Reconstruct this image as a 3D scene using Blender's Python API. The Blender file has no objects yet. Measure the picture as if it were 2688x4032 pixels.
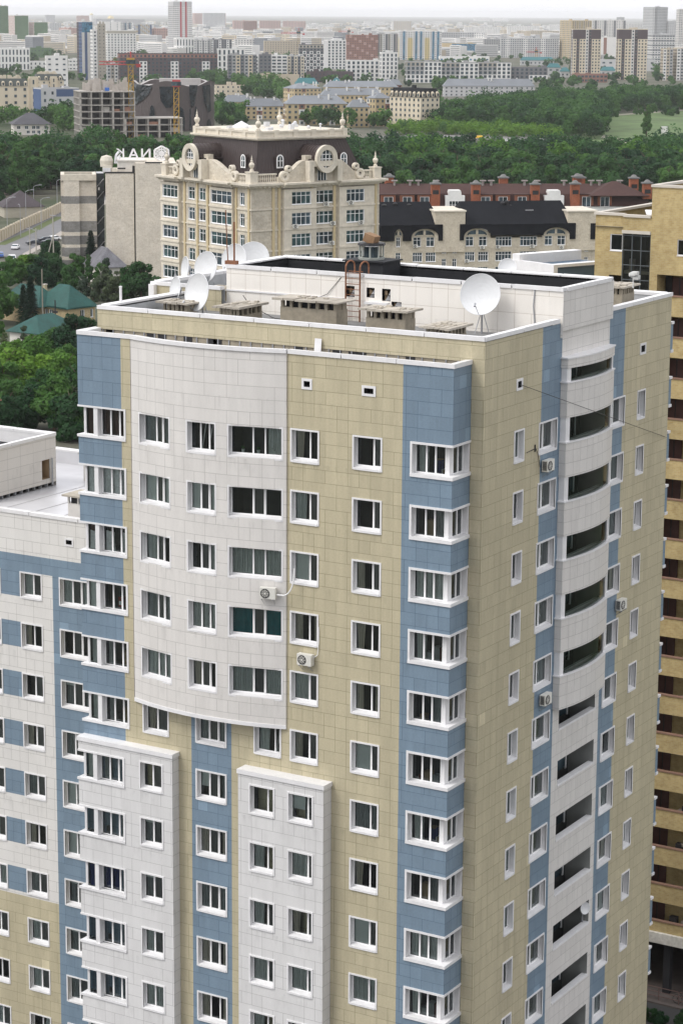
import bpy, math, random
import numpy as np
from mathutils import Matrix, Vector
PI = math.pi; RAD = math.radians
rnd = random.Random(11)
sc = bpy.context.scene
COL = sc.collection
G = -48.0                      # level of the ground; the tower's top-floor lintels are z = 0

# ------------------------------------------------------------------ camera (found from the photograph's vanishing points)
FPX, PITCH, ROLL, YAW = 9192.2, 0.2107, 0.0064, -0.5344
CAM = np.array([49.2933, -93.2580, 19.3872])
cF = np.array([math.sin(YAW)*math.cos(PITCH), math.cos(YAW)*math.cos(PITCH), -math.sin(PITCH)])
_R = np.array([math.cos(YAW), -math.sin(YAW), 0.0]); _U = np.cross(_R, cF)
cR = _R*math.cos(ROLL)+_U*math.sin(ROLL); cU = -_R*math.sin(ROLL)+_U*math.cos(ROLL)
def ray(u, v): return cF+cR*(u-1344)/FPX+cU*(2016-v)/FPX
def on(u, v, ax, val):
    d = ray(u, v); i = 'xyz'.index(ax); return CAM+d*((val-CAM[i])/d[i])
def gd(u, v, z=G): return on(u, v, 'z', z)
def ground_at(u, dist, z=G):
    d = ray(u, 300); h = math.hypot(d[0], d[1]); return np.array([CAM[0]+d[0]/h*dist, CAM[1]+d[1]/h*dist, z])
def z_at(u, v, P):
    d = ray(u, v); return CAM[2]+d[2]/math.hypot(d[0], d[1])*math.hypot(P[0]-CAM[0], P[1]-CAM[1])
def az(P): return math.atan2(P[1]-CAM[1], P[0]-CAM[0])
def reach(P, ang, u):
    d = np.array([math.cos(ang), math.sin(ang), 0.0]); q = np.asarray(P, float)-CAM; k = (u-1344)/FPX
    return (k*(cF@q)-(cR@q))/((cR@d)-k*(cF@d))
def vdir(a): return np.array([math.cos(a), math.sin(a), 0.0])

cd = bpy.data.cameras.new('camera'); co = bpy.data.objects.new('camera', cd); COL.objects.link(co); sc.camera = co
cd.sensor_fit = 'HORIZONTAL'; cd.sensor_width = 36; cd.lens = 36*FPX/2688; cd.clip_start = 1; cd.clip_end = 90000
m = Matrix((cR, cU, -cF)).transposed().to_4x4(); m.translation = CAM; co.matrix_world = m

# ------------------------------------------------------------------ mesh builder
class MB:
    def __init__(s): s.v = []; s.f = []; s.m = []; s.uv = []; s.M = None; s.sm = []
    def face(s, pts, mi=0, uv=None, smooth=False):
        if s.M is not None: pts = [tuple(s.M @ Vector(p)) for p in pts]
        n = len(s.v); s.v += [tuple(map(float, p)) for p in pts]; s.f.append(tuple(range(n, n+len(pts)))); s.m.append(mi); s.sm.append(smooth)
        if uv is None:
            a, b, c = (np.array(s.v[n+i]) for i in (0, 1, 2))
            nn = np.cross(b-a, c-a); L = np.linalg.norm(nn); nn = nn/L if L > 1e-12 else np.array([0, 0, 1.])
            if abs(nn[2]) < .6:
                h = math.hypot(nn[0], nn[1]); t = (-nn[1]/h, nn[0]/h)
                uv = [(p[0]*t[0]+p[1]*t[1], p[2]) for p in s.v[n:]]
            else: uv = [(p[0], p[1]) for p in s.v[n:]]
        s.uv += uv
    def box(s, x0, x1, y0, y1, z0, z1, mi=0, skip=''):
        c = [(x0,y0,z0),(x1,y0,z0),(x1,y1,z0),(x0,y1,z0),(x0,y0,z1),(x1,y0,z1),(x1,y1,z1),(x0,y1,z1)]
        for k, q in (('b',(0,3,2,1)),('t',(4,5,6,7)),('f',(0,1,5,4)),('r',(1,2,6,5)),('k',(2,3,7,6)),('l',(3,0,4,7))):
            if k not in skip: s.face([c[i] for i in q], mi)
    def prism(s, poly, z0, z1, mi=0, top=None, bottom=True):
        n = len(poly)
        for i in range(n):
            a, b = poly[i], poly[(i+1) % n]
            s.face([(a[0],a[1],z0),(b[0],b[1],z0),(b[0],b[1],z1),(a[0],a[1],z1)], mi)
        s.face([(p[0],p[1],z1) for p in poly], mi if top is None else top)
        if bottom: s.face([(p[0],p[1],z0) for p in poly[::-1]], mi)
    def xprism(s, poly, y0, y1, mi=0, side=None):
        """polygon in x-z, extruded along y"""
        n = len(poly); sd = mi if side is None else side
        s.face([(p[0],y0,p[1]) for p in poly], mi); s.face([(p[0],y1,p[1]) for p in poly[::-1]], mi)
        for i in range(n):
            a, b = poly[i], poly[(i+1) % n]
            s.face([(a[0],y0,a[1]),(a[0],y1,a[1]),(b[0],y1,b[1]),(b[0],y0,b[1])], sd)
    def tube(s, p, q, r, n=6, mi=0, r2=None, cap=True):
        p = np.array(p, float); q = np.array(q, float); d = q-p; L = np.linalg.norm(d)
        if L < 1e-9: return
        d /= L; a = np.cross(d, [0,0,1.] if abs(d[2]) < .9 else [1.,0,0]); a /= np.linalg.norm(a); b = np.cross(d, a); r2 = r if r2 is None else r2
        A = [p+r*(a*math.cos(t)+b*math.sin(t)) for t in np.arange(n)*2*PI/n]; B = [q+r2*(a*math.cos(t)+b*math.sin(t)) for t in np.arange(n)*2*PI/n]
        for i in range(n): s.face([A[i],A[(i+1)%n],B[(i+1)%n],B[i]], mi, smooth=n > 6)
        if cap: s.face(A[::-1], mi); s.face(B, mi)
    def path(s, pts, r, n=5, mi=0):
        for a, b in zip(pts[:-1], pts[1:]): s.tube(a, b, r, n, mi)
    def lathe(s, prof, n=12, mi=0, c=(0,0,0)):
        P = [[(c[0]+r*math.cos(t), c[1]+r*math.sin(t), c[2]+z) for t in np.arange(n)*2*PI/n] for r, z in prof]
        for A, B in zip(P[:-1], P[1:]):
            for i in range(n): s.face([A[i],A[(i+1)%n],B[(i+1)%n],B[i]], mi, smooth=True)
    def mesh(s, name, mats):
        me = bpy.data.meshes.new(name); me.from_pydata(s.v, [], s.f)
        for mm in (mats if isinstance(mats, (list, tuple)) else [mats]): me.materials.append(mm)
        if s.f:
            me.polygons.foreach_set('material_index', s.m); me.polygons.foreach_set('use_smooth', s.sm)
            ul = me.uv_layers.new(name='UVMap'); ul.data.foreach_set('uv', [c for p in s.uv for c in p])
        me.update(); return me
    def build(s, name, mats, parent=None, loc=None, rotz=0.0):
        return put(name, s.mesh(name, mats), parent, loc, rotz)
def put(name, me, parent=None, loc=None, rotz=0.0):
    o = bpy.data.objects.new(name, me); COL.objects.link(o)
    if loc is not None: o.location = tuple(map(float, loc))
    o.rotation_euler = (0, 0, rotz)
    if parent is not None: o.parent = parent
    return o
def tag(o, label=None, cat=None, group=None, kind=None):
    if label: o['label'] = label
    if cat: o['category'] = cat
    if group: o['group'] = group
    if kind: o['kind'] = kind
    return o
def thing(name, label, cat, loc=(0,0,0), rotz=0.0, group=None):
    return tag(put(name, None, None, loc, rotz), label, cat, group)
def kids(o): return KID.get(o.name) or list(o.children)
KID = {}
def dup(root, loc, rotz, label, group=None, scale=None):
    r = root.copy(); COL.objects.link(r); r.location = tuple(map(float, loc)); r.rotation_euler = (0, 0, rotz); r['label'] = label
    if group: r['group'] = group
    if scale is not None: r.scale = (scale[0], scale[1], scale[2])
    for ch in list(root.children):
        c = ch.copy(); COL.objects.link(c); c.parent = r
        for g in list(ch.children):
            d = g.copy(); COL.objects.link(d); d.parent = c
    return r

# ------------------------------------------------------------------ materials
MAT = {}
class NT:
    def __init__(s, name):
        s.mat = bpy.data.materials.new(name); s.mat.use_nodes = True; s.t = s.mat.node_tree; s.t.nodes.clear()
        s.out = s.t.nodes.new('ShaderNodeOutputMaterial')
    def n(s, typ, **kw):
        nd = s.t.nodes.new('ShaderNode'+typ)
        for k, v in kw.items():
            if hasattr(nd, k): setattr(nd, k, v)
        return nd
    def link(s, a, b): s.t.links.new(a, b)
    def val(s, sock, x):
        if isinstance(x, bpy.types.NodeSocket): s.link(x, sock)
        else: sock.default_value = x
    def math(s, op, a, b=0.0, c=0.0):
        nd = s.n('Math', operation=op); s.val(nd.inputs[0], a); s.val(nd.inputs[1], b); s.val(nd.inputs[2], c); return nd.outputs[0]
    def mix(s, f, a, b, mode='MIX'):
        nd = s.n('Mix', data_type='RGBA', blend_type=mode); s.val(nd.inputs[0], f); s.val(nd.inputs[6], c4(a)); s.val(nd.inputs[7], c4(b)); return nd.outputs[2]
    def noise(s, vec, scale, detail=3, rough=.6):
        nd = s.n('TexNoise'); s.val(nd.inputs['Vector'], vec); nd.inputs['Scale'].default_value = scale; nd.inputs['Detail'].default_value = detail; nd.inputs['Roughness'].default_value = rough; return nd.outputs['Fac']
    def ramp(s, f, lo, hi): 
        nd = s.n('MapRange'); s.val(nd.inputs[0], f); nd.inputs[1].default_value = lo; nd.inputs[2].default_value = hi; return nd.outputs[0]
    def scale(s, vec, v):
        nd = s.n('Mapping'); s.link(vec, nd.inputs[0]); nd.inputs['Scale'].default_value = v; return nd.outputs[0]
    def bsdf(s, col, rough=.6, metal=0.0, spec=.4, bump=None, bs=.3, bd=.02):
        p = s.n('BsdfPrincipled'); s.val(p.inputs['Base Color'], c4(col)); s.val(p.inputs['Roughness'], rough); s.val(p.inputs['Metallic'], metal); p.inputs['Specular IOR Level'].default_value = spec
        if bump is not None:
            b = s.n('Bump'); b.inputs['Strength'].default_value = bs; b.inputs['Distance'].default_value = bd; s.link(bump, b.inputs['Height']); s.link(b.outputs[0], p.inputs['Normal'])
        return p.outputs[0]
    def done(s, sh): s.link(sh, s.out.inputs[0]); return s.mat
def c4(c): return c if isinstance(c, bpy.types.NodeSocket) else (c[0], c[1], c[2], 1.0)
def mul(c, k): return tuple(x*k for x in c)
def plain(name, col, rough=.6, var=.12, scale=1.5, metal=0.0, spec=.35, obj_var=0.0, bump=0.0):
    """one colour with fine mottling and some larger wear"""
    if name in MAT: return MAT[name]
    t = NT(name); g = t.n('NewGeometry').outputs['Position']
    a = t.noise(g, scale, 4); b = t.noise(g, scale*.13, 2)
    f = t.math('ADD', t.math('MULTIPLY', a, .55), t.math('MULTIPLY', b, .45))
    c = t.mix(t.ramp(f, .3, .7), mul(col, 1-var), mul(col, 1+var))
    if obj_var:
        oi = t.n('ObjectInfo').outputs['Random']; c = t.mix(oi, c, t.mix(1.0, c, (1-obj_var,)*3, 'MULTIPLY'))
    MAT[name] = t.done(t.bsdf(c, rough, metal, spec, bump=a if bump else None, bs=bump)); return MAT[name]
def tile(name, col, joint, w=.62, h=.6316, var=.10, speck=.10, drop=.45, streak=.10, rough=.42, jw=.022, patch=0.0, voff=0.0, jmul=1.0):
    """fibre-cement / stoneware cladding: running courses, vertical joints that are sometimes left out, tile to tile tint, speckle, rain streaks"""
    if name in MAT: return MAT[name]
    t = NT(name); uv = t.n('TexCoord').outputs['UV']; sp = t.n('SeparateXYZ'); t.link(uv, sp.inputs[0])
    U = t.math('DIVIDE', sp.outputs[0], w); V = t.math('DIVIDE', t.math('ADD', sp.outputs[1], voff), h)
    iu, iv = t.math('FLOOR', U), t.math('FLOOR', V); fu, fv = t.math('FRACT', U), t.math('FRACT', V)
    cb = t.n('CombineXYZ'); t.link(iu, cb.inputs[0]); t.link(iv, cb.inputs[1])
    wn = t.n('TexWhiteNoise', noise_dimensions='2D'); t.link(cb.outputs[0], wn.inputs[0])
    pres = t.math('GREATER_THAN', wn.outputs[0], drop)
    jv = t.math('MULTIPLY', t.math('LESS_THAN', fu, jw/w), pres); jh = t.math('LESS_THAN', fv, jw/h)
    j = t.math('MAXIMUM', jv, jh)
    pos = t.n('NewGeometry').outputs['Position']
    s1 = t.noise(pos, 9.0, 3, .7); s2 = t.noise(pos, 28.0, 2, .7); big = t.math('ADD', t.math('MULTIPLY', t.noise(t.scale(pos, (.4,.4,.10)), 1.0, 4, .6), .5), t.math('MULTIPLY', t.noise(t.scale(pos, (2.6,2.6,.16)), 1.0, 3, .65), .5))
    wc = t.n('TexWhiteNoise', noise_dimensions='2D'); t.link(t.scale(cb.outputs[0], (.5,1,1)), wc.inputs[0])
    k = t.math('ADD', 1-var*.5, t.math('MULTIPLY', wc.outputs[0], var))
    k = t.math('MULTIPLY', k, t.math('ADD', 1-speck, t.math('MULTIPLY', t.ramp(t.math('ADD', t.math('MULTIPLY', s1, .5), t.math('MULTIPLY', s2, .5)), .3, .7), 2*speck)))
    k = t.math('MULTIPLY', k, t.math('ADD', 1-streak, t.math('MULTIPLY', t.ramp(big, .3, .68), 1.6*streak)))
    if patch:   # a few panels replaced later, in a paler batch
        w3 = t.n('TexWhiteNoise', noise_dimensions='2D'); t.link(t.scale(cb.outputs[0], (1,1,3.7)), w3.inputs[0]); mp = t.n('Mapping'); 
        k = t.math('ADD', k, t.math('MULTIPLY', t.math('GREATER_THAN', wc.outputs[0], 1-patch), .22))
    g = t.n('CombineColor'); [t.link(k, g.inputs[i]) for i in range(3)]
    c = t.mix(1.0, col, g.outputs[0], 'MULTIPLY'); c = t.mix(t.math('MULTIPLY', t.ramp(t.noise(pos, .8, 2), .62, .8), .22), c, mul(col, .74)); fz = t.math('FRACT', t.math('DIVIDE', sp.outputs[1], 3.0)); run = t.math('MULTIPLY', t.ramp(fz, .12, .45), t.math('LESS_THAN', fz, .452))     # dirty runs below the sills
    sx_ = t.n('CombineXYZ'); t.link(sp.outputs[0], sx_.inputs[0]); t.link(t.math('FLOOR', t.math('DIVIDE', sp.outputs[1], 3.0)), sx_.inputs[1]); t.link(t.math('MULTIPLY', sp.outputs[1], .25), sx_.inputs[2])
    rn = t.ramp(t.noise(sx_.outputs[0], 3.2, 2, .7), .52, .78); c = t.mix(t.math('MULTIPLY', t.math('MULTIPLY', run, rn), .42), c, mul(col, .55))
    c = t.mix(t.math('MULTIPLY', j, jmul), c, joint)
    MAT[name] = t.done(t.bsdf(c, rough, 0, .35, bump=t.math('SUBTRACT', 1.0, j), bs=.4, bd=.01)); return MAT[name]
def brick(name, c1, c2, mortar, w=.27, h=.1, rough=.8, msize=.012, var=.25):
    if name in MAT: return MAT[name]
    t = NT(name); uv = t.n('TexCoord').outputs['UV']
    b = t.n('TexBrick'); t.link(uv, b.inputs['Vector']); b.inputs['Color1'].default_value = c4(c1); b.inputs['Color2'].default_value = c4(c2); b.inputs['Mortar'].default_value = c4(mortar)
    b.inputs['Scale'].default_value = 1; b.inputs['Brick Width'].default_value = w; b.inputs['Row Height'].default_value = h; b.inputs['Mortar Size'].default_value = msize
    g = t.n('NewGeometry').outputs['Position']; n = t.ramp(t.noise(g, .35, 4), .3, .7); n2 = t.noise(g, 3, 3)
    c = t.mix(1.0, b.outputs['Color'], t.mix(n, (1-var,)*3, (1+var*.5,)*3), 'MULTIPLY'); c = t.mix(t.ramp(n2, .45, .75), c, t.mix(1.0, c, (.8,.76,.7), 'MULTIPLY'))
    MAT[name] = t.done(t.bsdf(c, rough, 0, .2)); return MAT[name]
def glassmat(name, tint=(.74,.80,.79), gloss=(.85,.92,.95), ior=1.5, rough=.02):
    if name in MAT: return MAT[name]
    t = NT(name); tr = t.n('BsdfTransparent'); tr.inputs[0].default_value = c4(tint); gl = t.n('BsdfGlossy'); gl.inputs[0].default_value = c4(gloss); gl.inputs['Roughness'].default_value = rough
    g = t.n('NewGeometry').outputs['Position']; b = t.n('Bump'); b.inputs['Strength'].default_value = .05; b.inputs['Distance'].default_value = .05; t.link(t.noise(g, 1.2, 1), b.inputs['Height']); t.link(b.outputs[0], gl.inputs['Normal'])
    fr = t.n('Fresnel'); fr.inputs[0].default_value = ior; k = t.math('MULTIPLY', fr.outputs[0], 1.6)
    mx = t.n('MixShader'); t.link(k, mx.inputs[0]); t.link(tr.outputs[0], mx.inputs[1]); t.link(gl.outputs[0], mx.inputs[2])
    MAT[name] = t.done(mx.outputs[0]); return MAT[name]
def farglass(name, col=(.03,.045,.055), rough=.12):
    if name in MAT: return MAT[name]
    t = NT(name); g = t.n('NewGeometry').outputs['Position']; n = t.noise(g, .35, 2, .8)
    c = t.mix(t.ramp(n, .35, .68), mul(col, .5), mul(col, 2.6)); MAT[name] = t.done(t.bsdf(c, rough, 0, .5)); return MAT[name]
def leafmat(name, c1, c2, c3, trans=.38):
    if name in MAT: return MAT[name]
    t = NT(name); g = t.n('NewGeometry'); oi = t.n('ObjectInfo').outputs['Random']
    n = t.noise(g.outputs['Position'], .45, 3, .7); rp = g.outputs['Random Per Island']
    c = t.mix(t.ramp(n, .3, .7), c1, c2); c = t.mix(t.math('MULTIPLY', rp, .45), c, c3)
    k = t.mix(oi, (.62,.72,.78), (1.35,1.25,1.0)); c = t.mix(1.0, c, k, 'MULTIPLY')
    d = t.bsdf(c, .7, 0, .15); tr = t.n('BsdfTranslucent'); t.link(c, tr.inputs[0]); mx = t.n('MixShader'); mx.inputs[0].default_value = trans
    t.link(d, mx.inputs[1]); t.link(tr.outputs[0], mx.inputs[2]); MAT[name] = t.done(mx.outputs[0]); return MAT[name]

YEL = tile('ochre_cladding', (.485,.435,.303), (.275,.245,.155), var=.10, speck=.11, streak=.17, patch=.004)
YELR = YEL
BLU = tile('blue_cladding', (.182,.25,.318), (.09,.14,.20), var=.12, speck=.13, streak=.12, patch=.015)
WHT = tile('white_cladding', (.67,.648,.62), (.43,.415,.395), var=.06, speck=.04, streak=.09, drop=.35, rough=.35)
TRIM = plain('white_painted_metal', (.735,.73,.735), .4, .10, 2.2, bump=.15)
PVC = plain('white_window_plastic', (.84,.84,.84), .3, .02)
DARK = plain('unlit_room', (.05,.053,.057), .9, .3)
GLS = glassmat('window_glass')
BGLS = glassmat('balcony_glass', (.60,.66,.64), (.7,.75,.75), 1.25); SCREEN = plain('grey_insect_screen', (.16,.155,.15), .8, .15)
CONC = plain('weathered_concrete', (.30,.265,.205), .9, .28, 3, bump=.3)
CONCT = plain('crumbling_mortar_slab', (.40,.365,.31), .95, .3, 4, bump=.5)
BITU = plain('black_bitumen_felt', (.016,.017,.02), .75, .4, 2)
SILV = plain('silver_roof_paint', (.60,.60,.62), .38, .14, .6, metal=.25)
RUST = plain('rusty_steel', (.22,.10,.055), .85, .4, 8)
DISHW = plain('white_dish_enamel', (.66,.67,.68), .45, .07, 2)
BLACK = plain('black_metal', (.02,.02,.022), .5, .2)
GREYM = plain('grey_galvanised_metal', (.35,.36,.38), .45, .15, metal=.4)
ACW = plain('off_white_appliance_enamel', (.68,.67,.62), .4, .06)
BLUTRIM = BLU
# ------------------------------------------------------------------ windows (frame > sash, pane, curtain), meshes shared between equal ones
WM = {}
PALE = plain('net_curtain', (.60,.63,.61), .9, .14, 6); CURT = [PALE, plain('cream_curtain', (.55,.50,.42), .9, .1, 5), plain('brown_curtain', (.085,.035,.03), .9, .2, 5), plain('teal_curtain', (.02,.16,.18), .8, .2, 3),
        plain('foil_sheet', (.85,.86,.86), .35, .3, 9), plain('white_roller_blind', (.72,.76,.73), .7, .05), plain('navy_curtain', (.02,.03,.13), .9, .2, 4), plain('grey_curtain', (.30,.32,.32), .9, .2, 6)]
def surround(w, h, d):
    k = ('s', w, h, d)
    if k not in WM:
        b = MB(); t = .085; e = .036
        b.box(0, t, -e, .02, -h, 0); b.box(w-t, w, -e, .02, -h, 0); b.box(t, w-t, -e, .02, -t, 0); b.box(t, w-t, -e-.02, .02, -h-.012, -h+t)
        x0, x1, z0, z1 = t, w-t, -h+t, -t
        b.face([(x0,-.02,z0),(x0,d,z0+.07),(x0,d,z1),(x0,-.02,z1)]); b.face([(x1,-.02,z0),(x1,-.02,z1),(x1,d,z1),(x1,d,z0+.07)])
        b.face([(x0,-.02,z1),(x0,d,z1),(x1,d,z1),(x1,-.02,z1)]); b.face([(x0,-.02,z0),(x1,-.02,z0),(x1,d,z0+.07),(x0,d,z0+.07)])
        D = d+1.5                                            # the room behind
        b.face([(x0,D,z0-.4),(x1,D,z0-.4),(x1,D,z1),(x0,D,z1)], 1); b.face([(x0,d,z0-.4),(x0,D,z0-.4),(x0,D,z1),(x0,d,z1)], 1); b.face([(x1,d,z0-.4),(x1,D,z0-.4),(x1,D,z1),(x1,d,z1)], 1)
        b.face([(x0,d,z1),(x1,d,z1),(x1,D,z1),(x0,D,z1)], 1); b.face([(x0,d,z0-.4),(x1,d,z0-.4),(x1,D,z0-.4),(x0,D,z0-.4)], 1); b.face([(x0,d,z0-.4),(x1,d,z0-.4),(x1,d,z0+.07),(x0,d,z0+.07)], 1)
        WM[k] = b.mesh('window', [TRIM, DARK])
    return WM[k]
def panes_x(w, panes, t=.085):
    x = t; o = []
    tot = sum(panes)
    for p in panes: o.append((x, x+(w-2*t)*p/tot)); x = o[-1][1]
    return o
def sash(w, h, d, panes, screen):
    k = ('h', w, h, d, panes, screen)
    if k not in WM:
        b = MB(); t = .085; z0, z1 = -h+t+.05, -t; f = .04
        for i, (a, c) in enumerate(panes_x(w, panes)):
            g = f+(.025 if i == screen else 0)
            y0, y1 = (d-.05, d+.03) if i == screen else (d-.03, d+.03)
            b.box(a, a+g, y0, y1, z0, z1); b.box(c-g, c-.001*i-.001, y0, y1, z0, z1); b.box(a+g, c-g, y0, y1, z1-g, z1); b.box(a+g, c-g, y0, y1, z0, z0+g+.02)
        WM[k] = b.mesh('sash', [PVC])
    return WM[k]
def panemesh(w, h, d, panes, screen):
    k = ('p', w, h, d, panes, screen)
    if k not in WM:
        b = MB(); t = .085
        for i, (a, c) in enumerate(panes_x(w, panes)):
            y = d+(.006 if i != screen else -.012)
            b.face([(a+.04,y,-h+t+.08),(c-.04,y,-h+t+.08),(c-.04,y,-t-.04),(a+.04,y,-t-.04)], 0)
            if i == screen and screen >= 0: b.face([(a+.04,y+.03,-h+t+.08),(c-.04,y+.03,-h+t+.08),(c-.04,y+.03,-t-.04),(a+.04,y+.03,-t-.04)], 1)
        WM[k] = b.mesh('pane', [GLS, SCREEN])
    return WM[k]
def pleats(b, x0, x1, z0, z1, y, amp=.035, per=.13, mi=0, taper=0):
    n = max(4, int((x1-x0)/per*4)); xs = [x0+(x1-x0)*i/n for i in range(n+1)]
    yy = [y+amp*math.sin(i*PI/2+.6*math.sin(i*.7)) for i in range(n+1)]
    for i in range(n):
        xa, xb = xs[i], xs[i+1]; ta, tb = (xa-(x0+x1)/2)*taper, (xb-(x0+x1)/2)*taper
        b.face([(xa-ta,yy[i],z0),(xb-tb,yy[i+1],z0),(xb,yy[i+1],z1),(xa,yy[i],z1)], mi)
def curtain(w, h, d, style):
    k = ('c', w, h, d, style)
    if k not in WM:
        b = MB(); t = .085; x0, x1, z0, z1 = t+.02, w-t-.02, -h+t-.1, -t; y = d+.09; mi = 0; W = x1-x0
        if style == 'sheer': pleats(b, x0, x1, z0, z1, y)
        elif style == 'left': pleats(b, x0, x0+W*.45, z0, z1, y, taper=.15)
        elif style == 'right': pleats(b, x1-W*.4, x1, z0, z1, y, taper=.15)
        elif style == 'sides': pleats(b, x0, x0+W*.28, z0, z1, y, mi=1); pleats(b, x1-W*.25, x1, z0, z1, y, mi=1)
        elif style == 'creamleft': pleats(b, x0, x0+W*.35, z0, z1, y, mi=1, taper=.4)
        elif style == 'brown': pleats(b, x0, x1, z0, z1, y, .02, .3, 2)
        elif style == 'teal': pleats(b, x0, x1, z0, z1, y, .02, .3, 3)
        elif style == 'navy': pleats(b, x0, x0+W*.6, z0, z1, y, .02, .3, 6)
        elif style == 'grey': pleats(b, x0, x1, z0, z1, y, .03, .16, 7)
        elif style == 'blind': b.face([(x0,y,z0),(x1,y,z0),(x1,y,z1),(x0,y,z1)], 5)
        elif style == 'halfblind': b.face([(x0,y,z1-.55*h),(x0+W*.55,y,z1-.55*h),(x0+W*.55,y,z1),(x0,y,z1)], 5); pleats(b, x0+W*.5, x1, z0, z1, y+.1, mi=7)
        elif style == 'topblind': b.face([(x0,y,z1-.3),(x1,y,z1-.3),(x1,y,z1),(x0,y,z1)], 5); pleats(b, x0, x1, z0, z1, y+.08, mi=7)
        elif style == 'foil':
            for i in range(5): b.face([(x0+W*i/5,y+.05*(i%2),z0),(x0+W*(i+1)/5,y+.05*((i+1)%2),z0),(x0+W*(i+1)/5,y+.05*((i+1)%2),z1),(x0+W*i/5,y+.05*(i%2),z1)], 4)
        elif style == 'pots':
            for i in range(3):
                px = x0+W*(.2+.3*i); b.lathe([(.001,0),(.06,0),(.09,.16),(.001,.16)], 7, 5, (px, d+.12, -h+t+.1))
                for q in range(7): a = q*.9; b.face([(px,d+.12,-h+t+.24),(px+.12*math.cos(a),d+.12+.05*math.sin(a),-h+t+.34+.04*(q%3)),(px+.05*math.cos(a+.5),d+.13,-h+t+.42)], 8)
            pleats(b, x1-W*.3, x1, z0, z1, y, mi=0)
        WM[k] = b.mesh('curtain', CURT+[plain('pot_plant_leaves', (.03,.09,.03), .7)])
    return WM[k]
STY = ['none','sheer','sheer','sides','blind','left','right','creamleft','sides','sheer','grey','grey','left','right','sheer','sides','none','grey','creamleft','halfblind','blind','topblind','left','sheer']
NWIN = 0
def window(root, x, y, z, w, h, panes, rot=0.0, style=None, d=.3, name='window', screen=None):
    global NWIN
    NWIN += 1; r = random.Random(NWIN*7+3)
    if style is None: style = r.choice(STY)
    if screen is None: screen = r.choice([-1, len(panes)//2, len(panes)//2]) if len(panes) > 1 else -1
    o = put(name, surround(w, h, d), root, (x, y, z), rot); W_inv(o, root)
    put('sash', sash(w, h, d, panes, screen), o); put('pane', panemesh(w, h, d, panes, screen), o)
    if len(panes) > 1 and r.random() < .14:
        xs_ = panes_x(w, panes); a_, c_ = xs_[len(panes)//2]; key = ('o', w, h, d, panes)
        if key not in WM:
            b = MB(); H_ = h-2*.085-.1; W_ = c_-a_-.06; b.M = Matrix.Translation((a_+.03, d+.02, -h+.085+.07)) @ Matrix.Rotation(RAD(-16), 4, 'X')
            for q in ((0,.05,0,H_),(W_-.05,W_,0,H_),(.05,W_-.05,0,.05),(.05,W_-.05,H_-.05,H_)): b.box(q[0],q[1],-.02,.03,q[2],q[3])
            b.M = None; WM[key] = b.mesh('open_sash', [PVC])
        put('open_sash', WM[key], o)
    if style != 'none': put('curtain', curtain(w, h, d, style), o)
    return o
def W_inv(o, root): o.matrix_parent_inverse = Matrix.Translation(-Vector(root.location))
def part(root, name, b, mats):
    o = b.build(name, mats, root); W_inv(o, root); return o

def wall_grid(b, fmap, u0, u1, z0, z1, holes, colf, ucuts=(), zcuts=(), arc=0):
    us = {u0, u1, *[u for u in ucuts if u0 < u < u1]}; zs = {z0, z1, *[z for z in zcuts if z0 < z < z1]}
    for a, c, e, g in holes:
        for q in (a, c):
            if u0 < q < u1: us.add(q)
        for q in (e, g):
            if z0 < q < z1: zs.add(q)
    if arc: us |= {u0+(u1-u0)*i/arc for i in range(arc+1)}
    us = sorted(us); zs = sorted(zs)
    for ua, ub in zip(us[:-1], us[1:]):
        if ub-ua < 1e-6: continue
        cu = (ua+ub)/2
        run = None
        for za, zb in zip(zs[:-1], zs[1:]):
            cz = (za+zb)/2
            hit = any(a < cu < c and e < cz < g for a, c, e, g in holes); k = None if hit else colf(cu, cz)
            if run and k == run[2] and k is not None: run[1] = zb
            else:
                if run and run[2] is not None: emit(b, fmap, ua, ub, *run)
                run = [za, zb, k]
        if run and run[2] is not None: emit(b, fmap, ua, ub, *run)
def emit(b, fmap, ua, ub, za, zb, k):
    pa, pb = fmap(ua), fmap(ub)
    b.face([(*pa,za),(*pb,za),(*pb,zb),(*pa,zb)], k, [(ua,za),(ub,za),(ub,zb),(ua,zb)])

def coping(b, p, q, z, w=.42, h=.2, seg=3.3, out=.06, inn=None, mi=0, gap=.05, gm=1, gapfill=True):
    """a run of folded metal parapet caps between plan points p and q; the wall's outer face lies on the line, caps stand proud by out (outside = left of p->q)"""
    p = np.array(p, float); q = np.array(q, float); d = q-p; L = np.linalg.norm(d); d /= L; n = np.array([-d[1], d[0]])
    k = max(1, round(L/seg)); rr = random.Random(int(L*100))
    for i in range(k):
        a = p+d*(L*i/k+(gap/2 if i else 0)); c = p+d*(L*(i+1)/k-(gap/2 if i < k-1 else 0))
        dz = rr.uniform(-.012, .012); o1 = n*(out+rr.uniform(-.008, .008)); o2 = -n*(w-out)
        A, B, C_, D = a+o1, c+o1, c+o2, a+o2
        lo, hi = z-h, z+dz
        b.face([(*A,lo),(*B,lo),(*B,hi),(*A,hi)][::-1], mi); b.face([(*D,lo),(*C_,lo),(*C_,hi-.03),(*D,hi-.03)], mi); b.face([(*A,hi),(*B,hi),(*C_,hi-.03),(*D,hi-.03)], mi)
        b.face([(*A,lo),(*A,hi),(*D,hi-.03),(*D,lo)], mi); b.face([(*B,lo),(*B,hi),(*C_,hi-.03),(*C_,lo)], mi); b.face([(*A,lo),(*B,lo),(*C_,lo),(*D,lo)], mi)

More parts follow.
